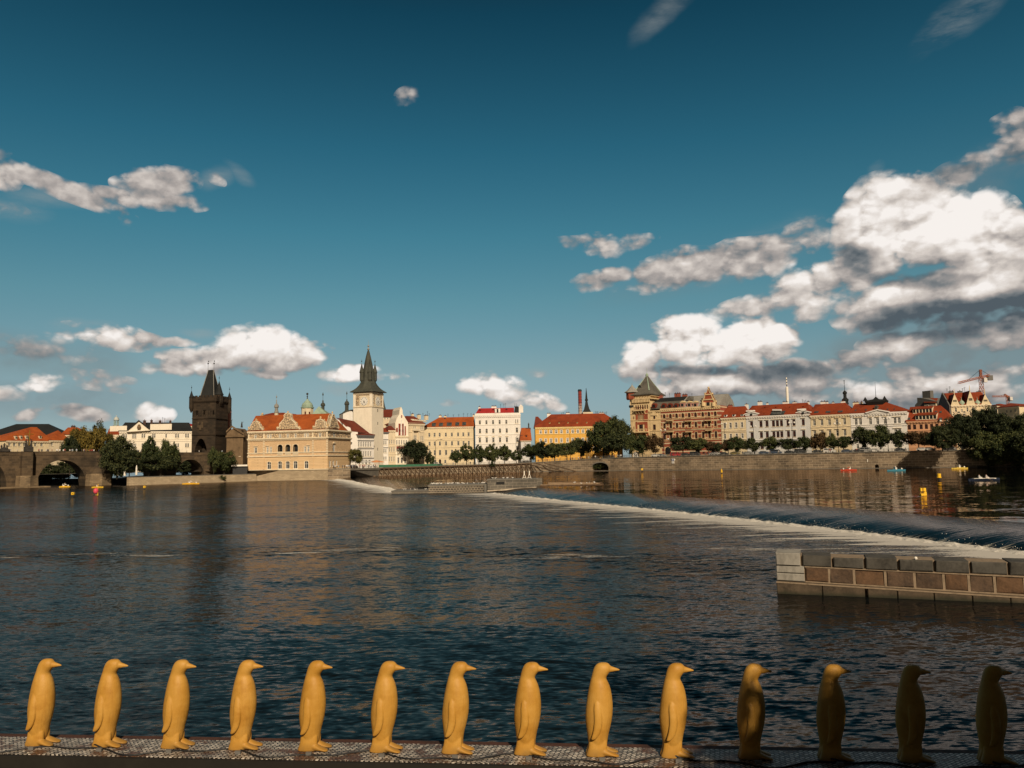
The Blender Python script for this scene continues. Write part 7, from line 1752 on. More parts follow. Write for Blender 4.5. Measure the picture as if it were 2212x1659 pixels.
# ------------------------------------------------------------------ trees
LEAF = leafmat('foliage_dark', (.011, .019, .008), (.036, .050, .018), (.115, .120, .040))
LEAFO = leafmat('foliage_olive', (.030, .028, .008), (.085, .068, .016), (.19, .135, .028))
LEAFB = leafmat('foliage_brownish', (.022, .016, .010), (.060, .038, .018), (.12, .075, .032))
LEAFD = leafmat('foliage_deep', (.008, .013, .007), (.023, .032, .014), (.075, .082, .030))
LEAFY = leafmat('foliage_yellowish', (.020, .026, .008), (.060, .062, .018), (.13, .115, .03))
BARK = pmat('bark', (.045, .035, .025), .95, var=.3, scale=2)
PROTO = {}
def tree_proto(kind, seed):
    """unit tree: height 1, crown width about 1; returns trunk mesh and crown mesh"""
    key = (kind, seed)
    if key in PROTO: return PROTO[key]
    rnd = random.Random(seed*77+5); nz = 0
    cr = MB(); tr = MB()
    shapes = {'round': (.57, .43, .52, 38, .155), 'cone': (.54, .45, .55, 60, .13), 'wide': (.57, .42, .56, 46, .15), 'big': (.54, .47, .54, 80, .115), 'dense': (.47, .50, .56, 105, .12), 'bush': (.50, .50, .52, 22, .20), 'blown': (.55, .45, .35, 16, .15)}
    zc, hz, hr, nb, cs = shapes[kind]
    cl = []
    for i in range(nb):
        for _ in range(30):
            v = Vector((rnd.uniform(-1, 1), rnd.uniform(-1, 1), rnd.uniform(-1, 1)))
            if .35 < v.length < .95: break
        if kind == 'cone': w = 1.08 - .68*max(0, (v.z+.5)/1.5)
        elif kind in ('round', 'big'): w = 1.0 if v.z < .3 else .9
        else: w = 1.0
        c = Vector((v.x*hr*w*.86, v.y*hr*w*.86, zc + v.z*hz*.84)); r = cs*rnd.uniform(.7, 1.35)*(w if kind == 'cone' else 1)
        if kind == 'blown': c.x += .30*(c.z-.4)
        cl.append((c, r))
    for c, r in cl:
        n = int(95*(r/cs)**1.6 * (1.35 if kind in ('big', 'dense') else 1.0))
        for j in range(n):
            d = Vector((rnd.gauss(0, 1), rnd.gauss(0, 1), rnd.gauss(0, 1))).normalized(); rr = r*(rnd.random()**.42)
            p = c + Vector((d.x*rr, d.y*rr, d.z*rr*.82))
            s = (.021 if kind not in ('big', 'dense') else .0155)*rnd.uniform(.7, 1.4)
            nrm = (d + Vector((rnd.uniform(-.7, .7), rnd.uniform(-.7, .7), rnd.uniform(-.4, .9)))).normalized(); a = nrm.orthogonal().normalized(); b = nrm.cross(a)
            t = rnd.uniform(0, 6.28); a2 = a*math.cos(t) + b*math.sin(t); b2 = nrm.cross(a2)
            cr.poly([p - a2*s*1.3, p - b2*s*.7, p + a2*s*1.3, p + b2*s*.7])
    # inner dark clusters so the crown is not see-through in its middle
    for c, r in cl:
        if (c - Vector((0, 0, zc))).length < hr*.72:
            q = r*.52
            for j in range(10):
                d = Vector((rnd.gauss(0, 1), rnd.gauss(0, 1), rnd.gauss(0, 1))).normalized(); a = d.orthogonal().normalized(); b = d.cross(a); cr.poly([c + d*q*.5 + a*q, c + d*q*.5 + b*q, c + d*q*.5 - a*q, c + d*q*.5 - b*q])
    tz = zc - hz*.3
    if kind != 'bush':
        tr.tube((0, 0, -.03), (rnd.uniform(-.01, .01), 0, tz), .024, .016, 7)
        for c, r in rnd.sample(cl, min(9, len(cl))):
            m_ = Vector((c.x*.45, c.y*.45, tz*.85 + c.z*.15)); tr.tube((0, 0, tz*.72), m_, .012, .009, 5); tr.tube(m_, c, .009, .004, 5)
    else:
        for c, r in rnd.sample(cl, 6): tr.tube((0, 0, -.02), c, .02, .006, 5)
    oc = cr.build('tmp', LEAF); ot = tr.build('tmp2', BARK)
    PROTO[key] = (oc.data, ot.data); bpy.data.objects.remove(oc); bpy.data.objects.remove(ot)
    return PROTO[key]
MATCACHE = {}
def tree_at(x, y, z, w, h, kind, seed, mat, label, group='trees along the river', name='tree', cat='tree'):
    cm, tm = tree_proto(kind, seed % 4)
    if mat is not LEAF:
        k = (cm.name, mat.name)
        if k not in MATCACHE:
            c2_ = cm.copy(); c2_.materials.clear(); c2_.materials.append(mat); MATCACHE[k] = c2_
        cm = MATCACHE[k]
    r = thing(name, (x, y, z), label, cat, group)
    rnd = random.Random(seed); rz = rnd.uniform(0, 6.28) if kind != 'blown' else 0
    for nm, me in (('crown', cm), ('trunk', tm)):
        o = bpy.data.objects.new(nm, me); sc.collection.objects.link(o); o.parent = r
    r.rotation_euler = (0, 0, rz); r.scale = (w, w, h)
    return r
def tree_px(cr, x0, x1, yt, yb, fac, kind, mat, label, seed, z=None, d=0.0, **kw):
    u, zb = fac.uz(cr((x0+x1)/2, yb), d); zt = fac.uz(cr((x0+x1)/2, yt), d)[1]
    w = abs(fac.uz(cr(x1, yb), d)[0] - fac.uz(cr(x0, yb), d)[0]); p = fac.P(u, 0, d)
    zb = zb if z is None else z
    return tree_at(p.x, p.y, zb, w*(1.38 if kind == 'cone' else 1.24), (zt-zb)*1.05, kind, seed, mat, label, **kw)
LT = Fac((48+5, 393+7), (163+5, 309+7))       # tree line on the right embankment
LTC = Fac((-60, 414), (60, 414))
K = 0
def trees():
    st = lambda f, cr, x, y: street_z(f.P(f.uz(cr(x, y))[0], 0).x)
    T = []
    A = lambda *a, **k: T.append((a, k))
    # left of centre
    q = Fac((-80, 352), (-60, 364))
    A(c4, 288, 445, 1335, 1560, q.off(-4), 'round', LEAFY, 'yellowish green tree on the cafe terrace below the clock tower')
    A(c4, 925, 1205, 1255, 1545, LTC.off(10), 'wide', LEAFD, 'broad dark tree in front of the gabled house and the corner house')
    A(c4, 1200, 1292, 1372, 1540, LTC.off(4), 'cone', LEAF, 'small cone-shaped tree at the left end of the pale yellow house')
    A(c5, 600, 738, 938, 1160, LTC, 'cone', LEAF, 'smallish street tree before the right half of the pale yellow house')
    A(c5, 730, 940, 840, 1160, LTC, 'cone', LEAF, 'tall pointed tree before the right end of the pale yellow house')
    A(c5, 920, 1112, 870, 1160, LTC, 'cone', LEAF, 'pointed tree at the left corner of the tall white apartment house')
    A(c5, 1100, 1315, 838, 1160, LTC, 'cone', LEAF, 'tallest pointed tree before the middle of the tall white apartment house')
    A(c5, 1298, 1490, 862, 1160, LTC, 'cone', LEAF, 'pointed tree before the right half of the tall white apartment house')
    A(c5, 1495, 1638, 945, 1130, LTC, 'cone', LEAF, 'small cone tree at the right corner of the tall white apartment house')
    A(c6, 105, 360, 1005, 1230, LTC, 'wide', LEAF, 'leftmost bushy tree before the ochre house')
    A(c6, 270, 520, 955, 1230, LTC, 'wide', LEAFD, 'second bushy tree from the left before the ochre house')
    A(c6, 450, 700, 985, 1225, LTC, 'wide', LEAF, 'third bushy tree from the left before the ochre house')
    A(c6, 620, 880, 960, 1225, LTC, 'wide', LEAF, 'fourth bushy tree from the left before the ochre house')
    A(c6, 810, 1085, 920, 1225, LTC, 'wide', LEAFD, 'fifth bushy tree before the ochre house, just left of the gap with the banners')
    A(c6, 1095, 1460, 630, 1215, LT.off(2), 'big', LEAF, 'huge tree covering the right end of the ochre house')
    A(c6, 1330, 1672, 600, 1205, LT.off(-6), 'big', LEAFD, 'tall looser tree right behind the huge one, left of the corner tower')
    A(c6, 1250, 1560, 820, 1215, LT.off(5), 'wide', LEAFD, 'low dark tree under the huge tree at the end of the ochre house')
    A(c6, 1590, 1790, 880, 1200, LT, 'round', LEAF, 'street tree before the foot of the corner tower')
    A(c6, 1740, 1945, 845, 1200, LT, 'round', LEAF, 'street tree before the brick side of the corner tower')
    A(c6, 1920, 2130, 855, 1200, LT, 'round', LEAFB, 'brown-tinged tree before the yellow stone bay')
    A(c7, 1000, 1310, 1030, 1355, LT, 'wide', LEAFD, 'broad dark tree before the middle of the brick palace')
    A(c7, 1285, 1545, 1085, 1350, LT, 'wide', LEAF, 'tree right of centre before the brick palace, behind the dark cars')
    A(c7, 1535, 1720, 1120, 1345, LT, 'round', LEAFB, 'brownish tree before the right third of the brick palace')
    A(c7, 1655, 1765, 1150, 1345, LT.off(4), 'round', LEAFD, 'small dark tree before the right corner of the brick palace')
    A(c7, 1770, 1975, 1080, 1310, LT, 'round', LEAFB, 'brownish tree before the left corner of the three-dormer yellow house')
    A(c8, 285, 548, 1062, 1325, LT, 'wide', LEAF, 'small-trunked tree before the three-dormer yellow house')
    A(c8, 555, 785, 1060, 1325, LT, 'round', LEAFD, 'dense round tree before the left wing of the grey-white palace')
    A(c8, 840, 1070, 1055, 1320, LT, 'wide', LEAF, 'tree left of the middle of the grey-white palace')
    A(c8, 1105, 1385, 1065, 1320, LT, 'wide', LEAFD, 'dark tree right of the middle of the grey-white palace')
    A(c8, 1360, 1615, 1055, 1315, LT, 'wide', LEAF, 'tree before the right wing of the grey-white palace')
    A(c8, 1610, 1890, 980, 1310, LT, 'wide', LEAFB, 'tall tree before the left half of the cream five-bay house')
    A(c9, 270, 430, 1005, 1300, LT, 'round', LEAF, 'slim tree before the middle of the cream five-bay house')
    A(c9, 415, 665, 1030, 1298, LT, 'wide', LEAF, 'tree before the right end of the cream five-bay house')
    A(c9, 700, 975, 905, 1292, LT, 'wide', LEAFD, 'dark tall tree before the left half of the white palace')
    A(c9, 940, 1290, 860, 1290, LT, 'wide', LEAF, 'tallest tree, before the middle of the white palace')
    A(c9, 1270, 1515, 960, 1290, LT, 'round', LEAFD, 'dark tree before the right third of the white palace')
    A(c9, 1540, 1905, 950, 1285, LT, 'wide', LEAFB, 'brown-tinged tree before the peach house')
    for i, (a, k) in enumerate(T):
        cr, x0, x1, yt, yb, f, kind, mat, lab = a
        z = st(f, cr, (x0+x1)/2, yb)
        tree_px(cr, x0, x1, yt, yb, f, kind, mat, lab, i+3, z=z, group='street trees along the embankment')
    # right edge: island and park trees
    ft = lambda Y: Fac((0, Y), (100, Y))
    G = 'dark trees at the right edge'
    for i, (cr, x0, x1, yt, yb, Y, kind, mat, z, lab) in enumerate([
        (c10, 430, 800, 930, 1290, 300, 'dense', LEAFD, 7.5, 'dark tree where the embankment cars end, left of the big grove'),
        (c10, 690, 1130, 770, 1290, 306, 'dense', LEAFD, 7.5, 'broad dark tree below the three-gabled house'),
        (c10, 1040, 1440, 615, 1290, 312, 'dense', LEAFD, 7.5, 'tallest dark tree, right of the three-gabled house'),
        (c10, 1330, 1700, 760, 1290, 300, 'dense', LEAFD, 7.5, 'dark tree in front of the red roofs at the right edge'),
        (c10, 1620, 2000, 740, 1290, 295, 'dense', LEAFD, 7.5, 'dark tree cut by the right edge of the photo'),
        (c10, 1060, 1480, 1010, 1560, 299, 'dense', LEAF, 1.0, 'water-level tree hiding the right end of the embankment wall'),
        (c10, 1380, 1900, 960, 1570, 291, 'dense', LEAF, 1.0, 'massive tree standing at the water at the right edge'),
        (c10, 1750, 2300, 940, 1570, 280, 'dense', LEAFD, 1.0, 'water-level tree mostly outside the right edge')]):
        tree_px(cr, x0, x1, yt, yb, ft(Y), kind, mat, lab, i+11, z=z, group=G)
    mb = MB(); a = at_z(*c10(1070, 1548), 1.0)
    mb.loft([[Vector((a.x+sx*0, a.y+sy, z)) for sx, sy, z in ((0, -4, .9), (0, 40, .9), (0, 40, 2.0), (0, -3, 1.5))], [Vector((a.x+120, a.y-30+sy, z)) for sy, z in ((-4, .9), (40, .9), (40, 2.0), (-3, 1.5))]]); tag(mb.build('river_bank', pmat('earth', (.05, .04, .025), var=.3)), kind='structure')
    # left bank
    G = 'trees at the bridge and the left bank'
    for i, (cr, x0, x1, yt, yb, Y, kind, mat, z, lab) in enumerate([
        (c1, 735, 960, 830, 1200, 350, 'big', LEAFO, 4.5, 'golden olive tree behind the bridge, the leftmost of two'),
        (c1, 890, 1130, 865, 1200, 345, 'wide', LEAFO, 4.5, 'golden olive tree behind the bridge, just left of the dark one'),
        (c1, 1040, 1250, 860, 1200, 352, 'big', LEAFO, 4.5, 'golden olive tree behind the bridge under the windblown conifer'),
        (c1, 690, 860, 960, 1250, 340, 'wide', LEAFD, 4.5, 'dark tree at the left foot of the golden olive trees'),
        (c1, 1005, 1135, 755, 960, 375, 'blown', LEAFD, 13, 'windblown dark conifer top above the golden olive trees'),
        (c1, 1140, 1450, 940, 1370, 310, 'dense', LEAFD, 2.9, 'big dark tree on the quay left of the pedimented palace'),
        (c1, 1330, 1530, 1090, 1370, 312, 'wide', LEAFD, 2.9, 'lower dark tree leaning right beside the big quay tree'),
        (c2, 195, 405, 1000, 1425, 328, 'cone', LEAF, 2.9, 'dark cone-shaped tree before the palace, the left of a pair'),
        (c2, 395, 560, 1045, 1425, 330, 'round', LEAF, 2.9, 'dark tree before the palace, right of the cone-shaped one'),
        (c2, 520, 635, 1070, 1425, 334, 'cone', LEAF, 2.9, 'slim dark tree before the palace nearest to the bridge arch'),
        (c2, 240, 600, 1230, 1430, 326, 'wide', LEAFD, 2.9, 'low spreading dark tree under the pair before the palace'),
        (c2, 990, 1110, 1165, 1410, 342, 'round', LEAF, 2.9, 'small tree at the foot of the gate tower'),
        (c2, 1060, 1290, 1195, 1420, 343, 'wide', LEAF, 2.9, 'round dark tree right of the gate tower foot'),
        (c1, 380, 720, 1250, 1480, 372, 'dense', LEAFD, .5, 'dark tree seen through the large left bridge arch'),
        (c1, 180, 420, 1290, 1480, 390, 'wide', LEAFD, .5, 'smaller dark tree seen at the left inside the large bridge arch'),
        (c1, -160, 60, 1280, 1480, 372, 'big', LEAFD, .5, 'dark tree inside the bridge arch at the left edge'),
        (c1, 620, 900, 1230, 1480, 400, 'wide', LEAFD, .5, 'dark tree far behind the right side of the large arch'),
        (c2, 560, 830, 1290, 1460, 364, 'dense', LEAFD, 2.9, 'dark tree behind the left side of the right bridge arch'),
        (c2, 760, 1000, 1290, 1460, 372, 'dense', LEAFD, 2.9, 'dark tree behind the right side of the right bridge arch'),
        (c1, 1180, 1500, 1210, 1460, 366, 'dense', LEAFD, 2.9, 'dark tree behind the middle bridge arch'),
        (c1, 1480, 1700, 1200, 1400, 372, 'wide', LEAFD, 2.9, 'dark tree behind the arch beside the quay parasols')]):
        tree_px(cr, x0, x1, yt, yb, ft(Y), kind, mat, lab, i+5, z=z, group=G)
    for i, (x0, x1, yt, yb, lab) in enumerate([(190, 270, 1525, 1590, 'small bush at the waterline below the cone-shaped trees'), (880, 970, 1488, 1572, 'bush at the waterline right of the yellow pedal boat'), (1100, 1190, 1472, 1566, 'bush at the waterline below the gate tower'), (1355, 1400, 1520, 1555, 'tiny bush at the waterline by the sgraffito house'), (660, 715, 1505, 1560, 'thin dry bush on the quay wall left of the yellow pedal boat'), (1215, 1455, 1400, 1470, 'low hedge on the quay beside the sgraffito house')]):
        a = at_z(*c2((x0+x1)/2, yb), 0); tree_px(c2, x0, x1, yt, yb, ft(a.y-.5), 'bush', LEAF, lab, i, z=None, group='bushes on the quay wall', name='bush', cat='bush')
    # bushes at the outfall
    a = at_y(*c6(1240, 1380), 398); tree_at(a.x, a.y+3, 1.2, 9, 4.2, 'bush', 2, LEAF, 'green bushes inside the arched outfall of the embankment', 'bushes on the quay wall', 'bush', 'bush')
    a = at_y(*c5(1215, 1180), 404); tree_at(a.x, a.y, a.z-1.6, 3.6, 4.0, 'bush', 1, LEAFD, 'dark bush hanging over the timber fenders', 'bushes on the quay wall', 'bush', 'bush')
    # large riverside trees behind and beside the viewer; they shade the right end of the walkway and the stone pier
    for (x, y, z, w, h, s, lab) in [(14.0, -6, 4.4, 14, 20.2, 1, 'tall riverside tree behind the viewer, the nearer to the middle'), (35, 1, 4.4, 17, 18, 2, 'tall riverside tree on the near bank right of the viewer'), (49, -6, 4.4, 18, 21, 3, 'tall riverside tree on the near bank far right')]:
        tree_at(x, y, z, w, h, 'dense' if s == 1 else 'round', s, LEAF, lab, 'large trees on the near bank')
trees()
def near_bank():
    mb = MB(); mb.box(Vector((-60, -80, -1)), Vector((140, 0, 0)), Vector((0, 82, 0)), Z3*5.4); tag(mb.build('terrace_ground', PAVE), kind='structure')
near_bank()

# ------------------------------------------------------------------ railing, lamps, cars on the embankment
def railing():
    r = thing('railing', (60, 385, 6.5), 'long grey iron railing along the top of the embankment wall', 'railing')
    pts = [(-40, 386.5)] + WALL[3:10]; rl = MB(); IR = pmat('grey_iron', (.10, .105, .10), .6)
    P = resample([tuple(p) for p in pts], 96); prev = None
    for i, p in enumerate(P):
        z = street_z(p.x) + .2; q = Vector((p.x, p.y + .15, z))
        m = MB(); m.cbox(q, .16, .16, 1.15); m.build('post', IR, r)
        if prev is not None:
            for h in (.35, .72, 1.08): rl.tube(prev + Z3*h, q + Z3*h, .04, .04, 4)
            for k in range(1, 9): c = prev.lerp(q, k/9); rl.tube(c + Z3*.1, c + Z3*1.08, .022, .022, 3)
        prev = q
    rl.build('rail', IR, r)
railing()
GLOBE = pmat('lamp_globe', (.75, .72, .66), .4, var=.03)
def lamp(cr, x, yt, yb, f, label, kind):
    u, _ = f.uz(cr(x, yb)); p = f.P(u, 0); p.z = street_z(p.x); h = max(5, f.uz(cr(x, yt))[1] - p.z)
    r = thing('street_lamp', p, label, 'lamp', 'street lamps on the embankment')
    m = MB(); m.lathe(p, [(.26, 0), (.22, .9), (.12, 1.1), (.09, h)], 6)
    if kind == 'globe':
        for s in (-1, 1): m.tube(p + Z3*(h-.5), p + f.u*s*1.1 + Z3*(h-.15), .06, .05, 4)
    else: m.tube(p + Z3*h, p + f.u*1.0 + Z3*(h+.8), .08, .06, 4); m.tube(p + f.u*1.0 + Z3*(h+.8), p + f.u*3.0 + Z3*(h+.9), .06, .06, 4)
    m.build('pole', BLACK, r)
    if kind == 'globe':
        for s in (-1, 1): g = MB(); g.ball(p + f.u*s*1.1 + Z3*(h+.15), .42, 0, 8); g.build('globe', GLOBE, r)
    else: g = MB(); g.cbox(p + f.u*3.0 + Z3*(h+.75), 1.1, .4, .22); g.build('lamp_head', DARKM, r)
for a in [(c7, 852, 952, 1370, LT, 'lamp with two white globes before the left part of the brick palace', 'globe'), (c7, 962, 1095, 1370, LT, 'shorter lamp beside the arched door of the brick palace', 'globe'),
          (c8, 241, 850, 1315, LT, 'tall two-armed lamp before the three-dormer yellow house', 'globe'), (c8, 702, 895, 1315, LT, 'tall two-armed lamp before the left wing of the grey-white palace', 'globe'),
          (c8, 1314, 835, 1310, LT, 'two-globe lamp right of the middle of the grey-white palace', 'globe'), (c9, 455, 850, 1300, LT, 'two-armed lamp before the right half of the cream five-bay house', 'globe'),
          (c9, 1240, 770, 1290, LT, 'two-armed lamp before the right half of the white palace', 'globe'), (c6, 800, 835, 1210, LTC, 'curved-arm lamp before the middle of the ochre house', 'arm'),
          (c5, 378, 830, 1150, LTC, 'curved-arm lamp before the left third of the pale yellow house', 'arm'), (c5, 1568, 770, 1130, LTC, 'curved-arm lamp at the right corner of the tall white house', 'arm'), (c10, 660, 880, 1290, LT, 'two-globe lamp standing out of the dark tree right of the peach house', 'globe')]: lamp(*a)
def car_mesh(van=False):
    b = MB(); w = .88
    L = [(-2.15, .35, .75), (-2.1, .35, .95), (-1.2, .3, 1.0), (1.3, .3, 1.0), (2.1, .35, .88), (2.18, .38, .6)] if not van else [(-2.45, .35, 1.2), (-2.4, .35, 1.25), (-1.2, .3, 1.25), (1.5, .3, 1.2), (2.3, .35, 1.0), (2.4, .38, .6)]
    b.loft([[Vector((x, -w, z0)), Vector((x, w, z0)), Vector((x, w*.97, z1)), Vector((x, -w*.97, z1))] for x, z0, z1 in L])
    z1, zt = (1.0, 1.46) if not van else (1.25, 2.0)
    x0, x1, x2, x3 = (-1.75, -1.25, .45, 1.15) if not van else (-2.4, -2.3, 1.1, 1.75)
    b.loft([[Vector((x0, -w*.93, z1)), Vector((x3, -w*.93, z1)), Vector((x3, w*.93, z1)), Vector((x0, w*.93, z1))], [Vector((x1, -w*.78, zt)), Vector((x2, -w*.78, zt)), Vector((x2, w*.78, zt)), Vector((x1, w*.78, zt))]])
    g = MB()
    for s in (-1, 1):
        e = s*.012; lo, hi = w*.935, w*.79
        pt = lambda t, z: Vector(((x0+(x1-x0)*z) + ((x3+(x2-x3)*z)-(x0+(x1-x0)*z))*t, s*(lo+(hi-lo)*z) + e, z1+(zt-z1)*z))
        for a, c in ((.06, .46), (.50, .93)): g.poly([pt(a, .15), pt(c, .15), pt(c, .85), pt(a, .85)])
    g.poly([Vector((x3+.02-(x3-x2)*.12, -w*.8, z1+.06)), Vector((x3+.02-(x3-x2)*.12, w*.8, z1+.06)), Vector((x2+.02+(x3-x2)*.12, w*.7, zt-.05)), Vector((x2+.02+(x3-x2)*.12, -w*.7, zt-.05))])
    g.poly([Vector((x0-.02, -w*.8, z1+.08)), Vector((x0-.02, w*.8, z1+.08)), Vector((x1-.02, w*.7, zt-.05)), Vector((x1-.02, -w*.7, zt-.05))])
    wh = MB()
    wh.tube((0, -.1, 0), (0, .1, 0), .33, .33, 12, 0)
    return b, g, wh
def cars():
    RUB = pmat('tyre', (.012, .012, .012), .8); ang = math.atan2(-.594, .805); protos = {}
    for van in (False, True):
        b, g, wh = car_mesh(van); ob = b.build('t', WHITE); og = g.build('t', GLASS); ow = wh.build('t', RUB); protos[van] = (ob.data, og.data, ow.data)
        for o in (ob, og, ow): bpy.data.objects.remove(o)
    cols = dict(white=(.72, .70, .66), silver=(.30, .30, .29), dark=(.025, .028, .033), blue=(.035, .06, .11), red=(.42, .02, .03), olive=(.20, .16, .05))
    cm = {}
    def put(cr, x, f, col, van, label, rz=ang):
        u, _ = f.uz(cr(x, 1300)); p = f.P(u, 0); p.z = street_z(p.x) + .02
        r = thing('parked_car' if not van else 'parked_van', p, label, 'car' if not van else 'van', 'cars along the embankment')
        r.rotation_euler = (0, 0, rz)
        if (col, van) not in cm:
            c = protos[van][0].copy(); c.materials.clear(); c.materials.append(pmat('car_paint_'+col, cols[col], .3, var=.05, spec=.5)); cm[(col, van)] = c
        for nm, me in (('body', cm[(col, van)]), ('glass', protos[van][1])):
            o = bpy.data.objects.new(nm, me); sc.collection.objects.link(o); o.parent = r
        for wx in (-1.35, 1.35):
            for wy in (-.8, .8): o = bpy.data.objects.new('wheel', protos[van][2]); sc.collection.objects.link(o); o.parent = r; o.location = (wx, wy, .33)
    f = Fac((48+2.2, 393+3), (163+2.2, 309+3)); g = LTC.off(-2)
    for a in [(c7, 725, f, 'white', 0, 'white car left of the arched door of the brick palace'), (c7, 815, f, 'silver', 0, 'silver car beside the two-globe lamp at the brick palace'), (c7, 1035, f, 'red', 1, 'bright red van in front of the brick palace'), (c7, 1195, f, 'dark', 0, 'dark car right behind the red van'),
              (c7, 1345, f, 'dark', 1, 'black van two places right of the red van'), (c7, 1640, f, 'silver', 0, 'silver car at the right corner of the brick palace'), (c8, 100, f, 'white', 0, 'white car between brick palace and yellow house'), (c8, 215, f, 'dark', 0, 'black car before the left side of the yellow house'),
              (c8, 395, f, 'olive', 0, 'olive car before the middle of the three-dormer yellow house'), (c8, 600, f, 'silver', 0, 'silver car before the left end of the grey-white palace'), (c8, 850, f, 'blue', 0, 'dark blue car before the left arched window of the grey-white palace'), (c8, 1045, f, 'blue', 1, 'dark blue van before the middle door of the grey-white palace'),
              (c8, 1260, f, 'dark', 0, 'black low car right of the blue van'), (c8, 1430, f, 'dark', 1, 'big black van before the right wing of the grey-white palace'), (c8, 1700, f, 'dark', 0, 'black car before the left end of the cream five-bay house'), (c8, 1895, f, 'white', 1, 'white van before the cream five-bay house'),
              (c9, 585, f, 'blue', 0, 'dark blue car before the right end of the cream five-bay house'), (c9, 775, f, 'dark', 0, 'dark car under the tree at the left of the white palace'), (c9, 890, f, 'silver', 1, 'silver van left of the white car at the white palace'), (c9, 1035, f, 'white', 0, 'white car before the middle of the white palace'),
              (c9, 1430, f, 'dark', 0, 'dark car before the right end of the white palace'), (c9, 1785, f, 'white', 0, 'white hatchback before the peach house'), (c10, 430, f, 'silver', 0, 'silver car right of the white hatchback'), (c10, 715, f, 'white', 1, 'white van at the far right end of the embankment'),
              (c5, 385, g, 'white', 1, 'white van before the left part of the pale yellow house', 0), (c4, 935, g, 'white', 0, 'white car before the gabled house near the big dark tree', 0)]: put(*a)
cars()

# ------------------------------------------------------------------ people
def person_mesh(seated, shirt, legs, hair):
    me = bpy.data.meshes.new('person')
    if not seated: J = [((0, 0, .95), .15), ((0, 0, 1.18), .14), ((0, 0, 1.40), .17), ((0, 0, 1.52), .06), ((0, .01, 1.66), .10), ((.10, 0, .90), .10), ((.12, .03, .50), .075), ((.12, 0, .08), .05), ((.12, .14, .03), .04), ((-.10, 0, .90), .10), ((-.13, -.05, .50), .075), ((-.13, -.12, .08), .05), ((-.13, 0, .03), .04), ((.22, 0, 1.40), .06), ((.27, .03, 1.12), .045), ((.27, .12, .90), .035), ((-.22, 0, 1.40), .06), ((-.28, 0, 1.12), .045), ((-.27, .08, .88), .035)]
    else: J = [((0, 0, .12), .16), ((0, .02, .35), .15), ((0, .03, .58), .17), ((0, .03, .70), .06), ((0, .05, .84), .10), ((.10, .08, .12), .11), ((.14, .46, .22), .08), ((.14, .72, .02), .05), ((.14, .84, .02), .04), ((-.10, .08, .12), .11), ((-.14, .46, .22), .08), ((-.14, .72, .02), .05), ((-.14, .84, .02), .04), ((.22, .03, .57), .06), ((.26, .18, .36), .045), ((.2, .42, .36), .035), ((-.22, .03, .57), .06), ((-.26, .18, .36), .045), ((-.2, .42, .36), .035)]
    E = [(0, 1), (1, 2), (2, 3), (3, 4), (0, 5), (5, 6), (6, 7), (7, 8), (0, 9), (9, 10), (10, 11), (11, 12), (2, 13), (13, 14), (14, 15), (2, 16), (16, 17), (17, 18)]
    me.from_pydata([j[0] for j in J], E, []); o = bpy.data.objects.new('t', me); sc.collection.objects.link(o)
    md = o.modifiers.new('k', 'SKIN'); md.use_smooth_shade = True
    for i, (p, r) in enumerate(J): sv = me.skin_vertices[0].data[i]; sv.radius = (r, r); sv.use_root = i == 0
    sb = o.modifiers.new('s', 'SUBSURF'); sb.levels = 1; sb.render_levels = 1
    dg = bpy.context.evaluated_depsgraph_get(); out = bpy.data.meshes.new_from_object(o.evaluated_get(dg)); bpy.data.objects.remove(o)
    out.materials.clear(); SK = pmat('skin', (.45, .26, .17), .6, var=.05)
    for m in (SK, pmat('cloth_%d%d%d' % tuple(int(c*99) for c in shirt), shirt, .9, var=.05), pmat('cloth_%d%d%d' % tuple(int(c*99) for c in legs), legs, .9, var=.05), pmat('hair_%d' % int(hair*99), (hair, hair*.6, hair*.35), .8)): out.materials.append(m)
    base = 0 if not seated else -.83
    for p in out.polygons:
        z = p.center.z - base; c = p.center
        p.material_index = 3 if (z > 1.72 or (z > 1.62 and c.y < 0)) else 0 if z > 1.50 else 1 if z > .93 else 2
        if abs(c.x) > .24 and 1.0 > z > .8 and not seated: p.material_index = 0
        if not seated and z < .1: p.material_index = 3
    return out
PM = [person_mesh(False, *a) for a in [((.70, .68, .64), (.05, .06, .09), .05), ((.62, .60, .58), (.25, .2, .14), .2), ((.35, .06, .05), (.04, .04, .05), .05), ((.04, .05, .07), (.03, .03, .04), .03), ((.30, .36, .42), (.45, .4, .32), .12)]]
PS = [person_mesh(True, *a) for a in [((.74, .72, .68), (.05, .05, .06), .12), ((.70, .62, .58), (.10, .30, .32), .05), ((.55, .2, .1), (.05, .05, .08), .04)]]
PL = ['pale-shirted', 'light-shirted', 'red-shirted', 'dark-clothed', 'blue-shirted']
def person(p, k, label, group, rz=0.0, seated=False):
    o = bpy.data.objects.new('person', (PS if seated else PM)[k]); sc.collection.objects.link(o); o.location = p; o.rotation_euler = (0, 0, rz)
    tag(o, label, 'person', group); s = random.uniform(.94, 1.05) if not seated else 1; o.scale = (s, s, s)
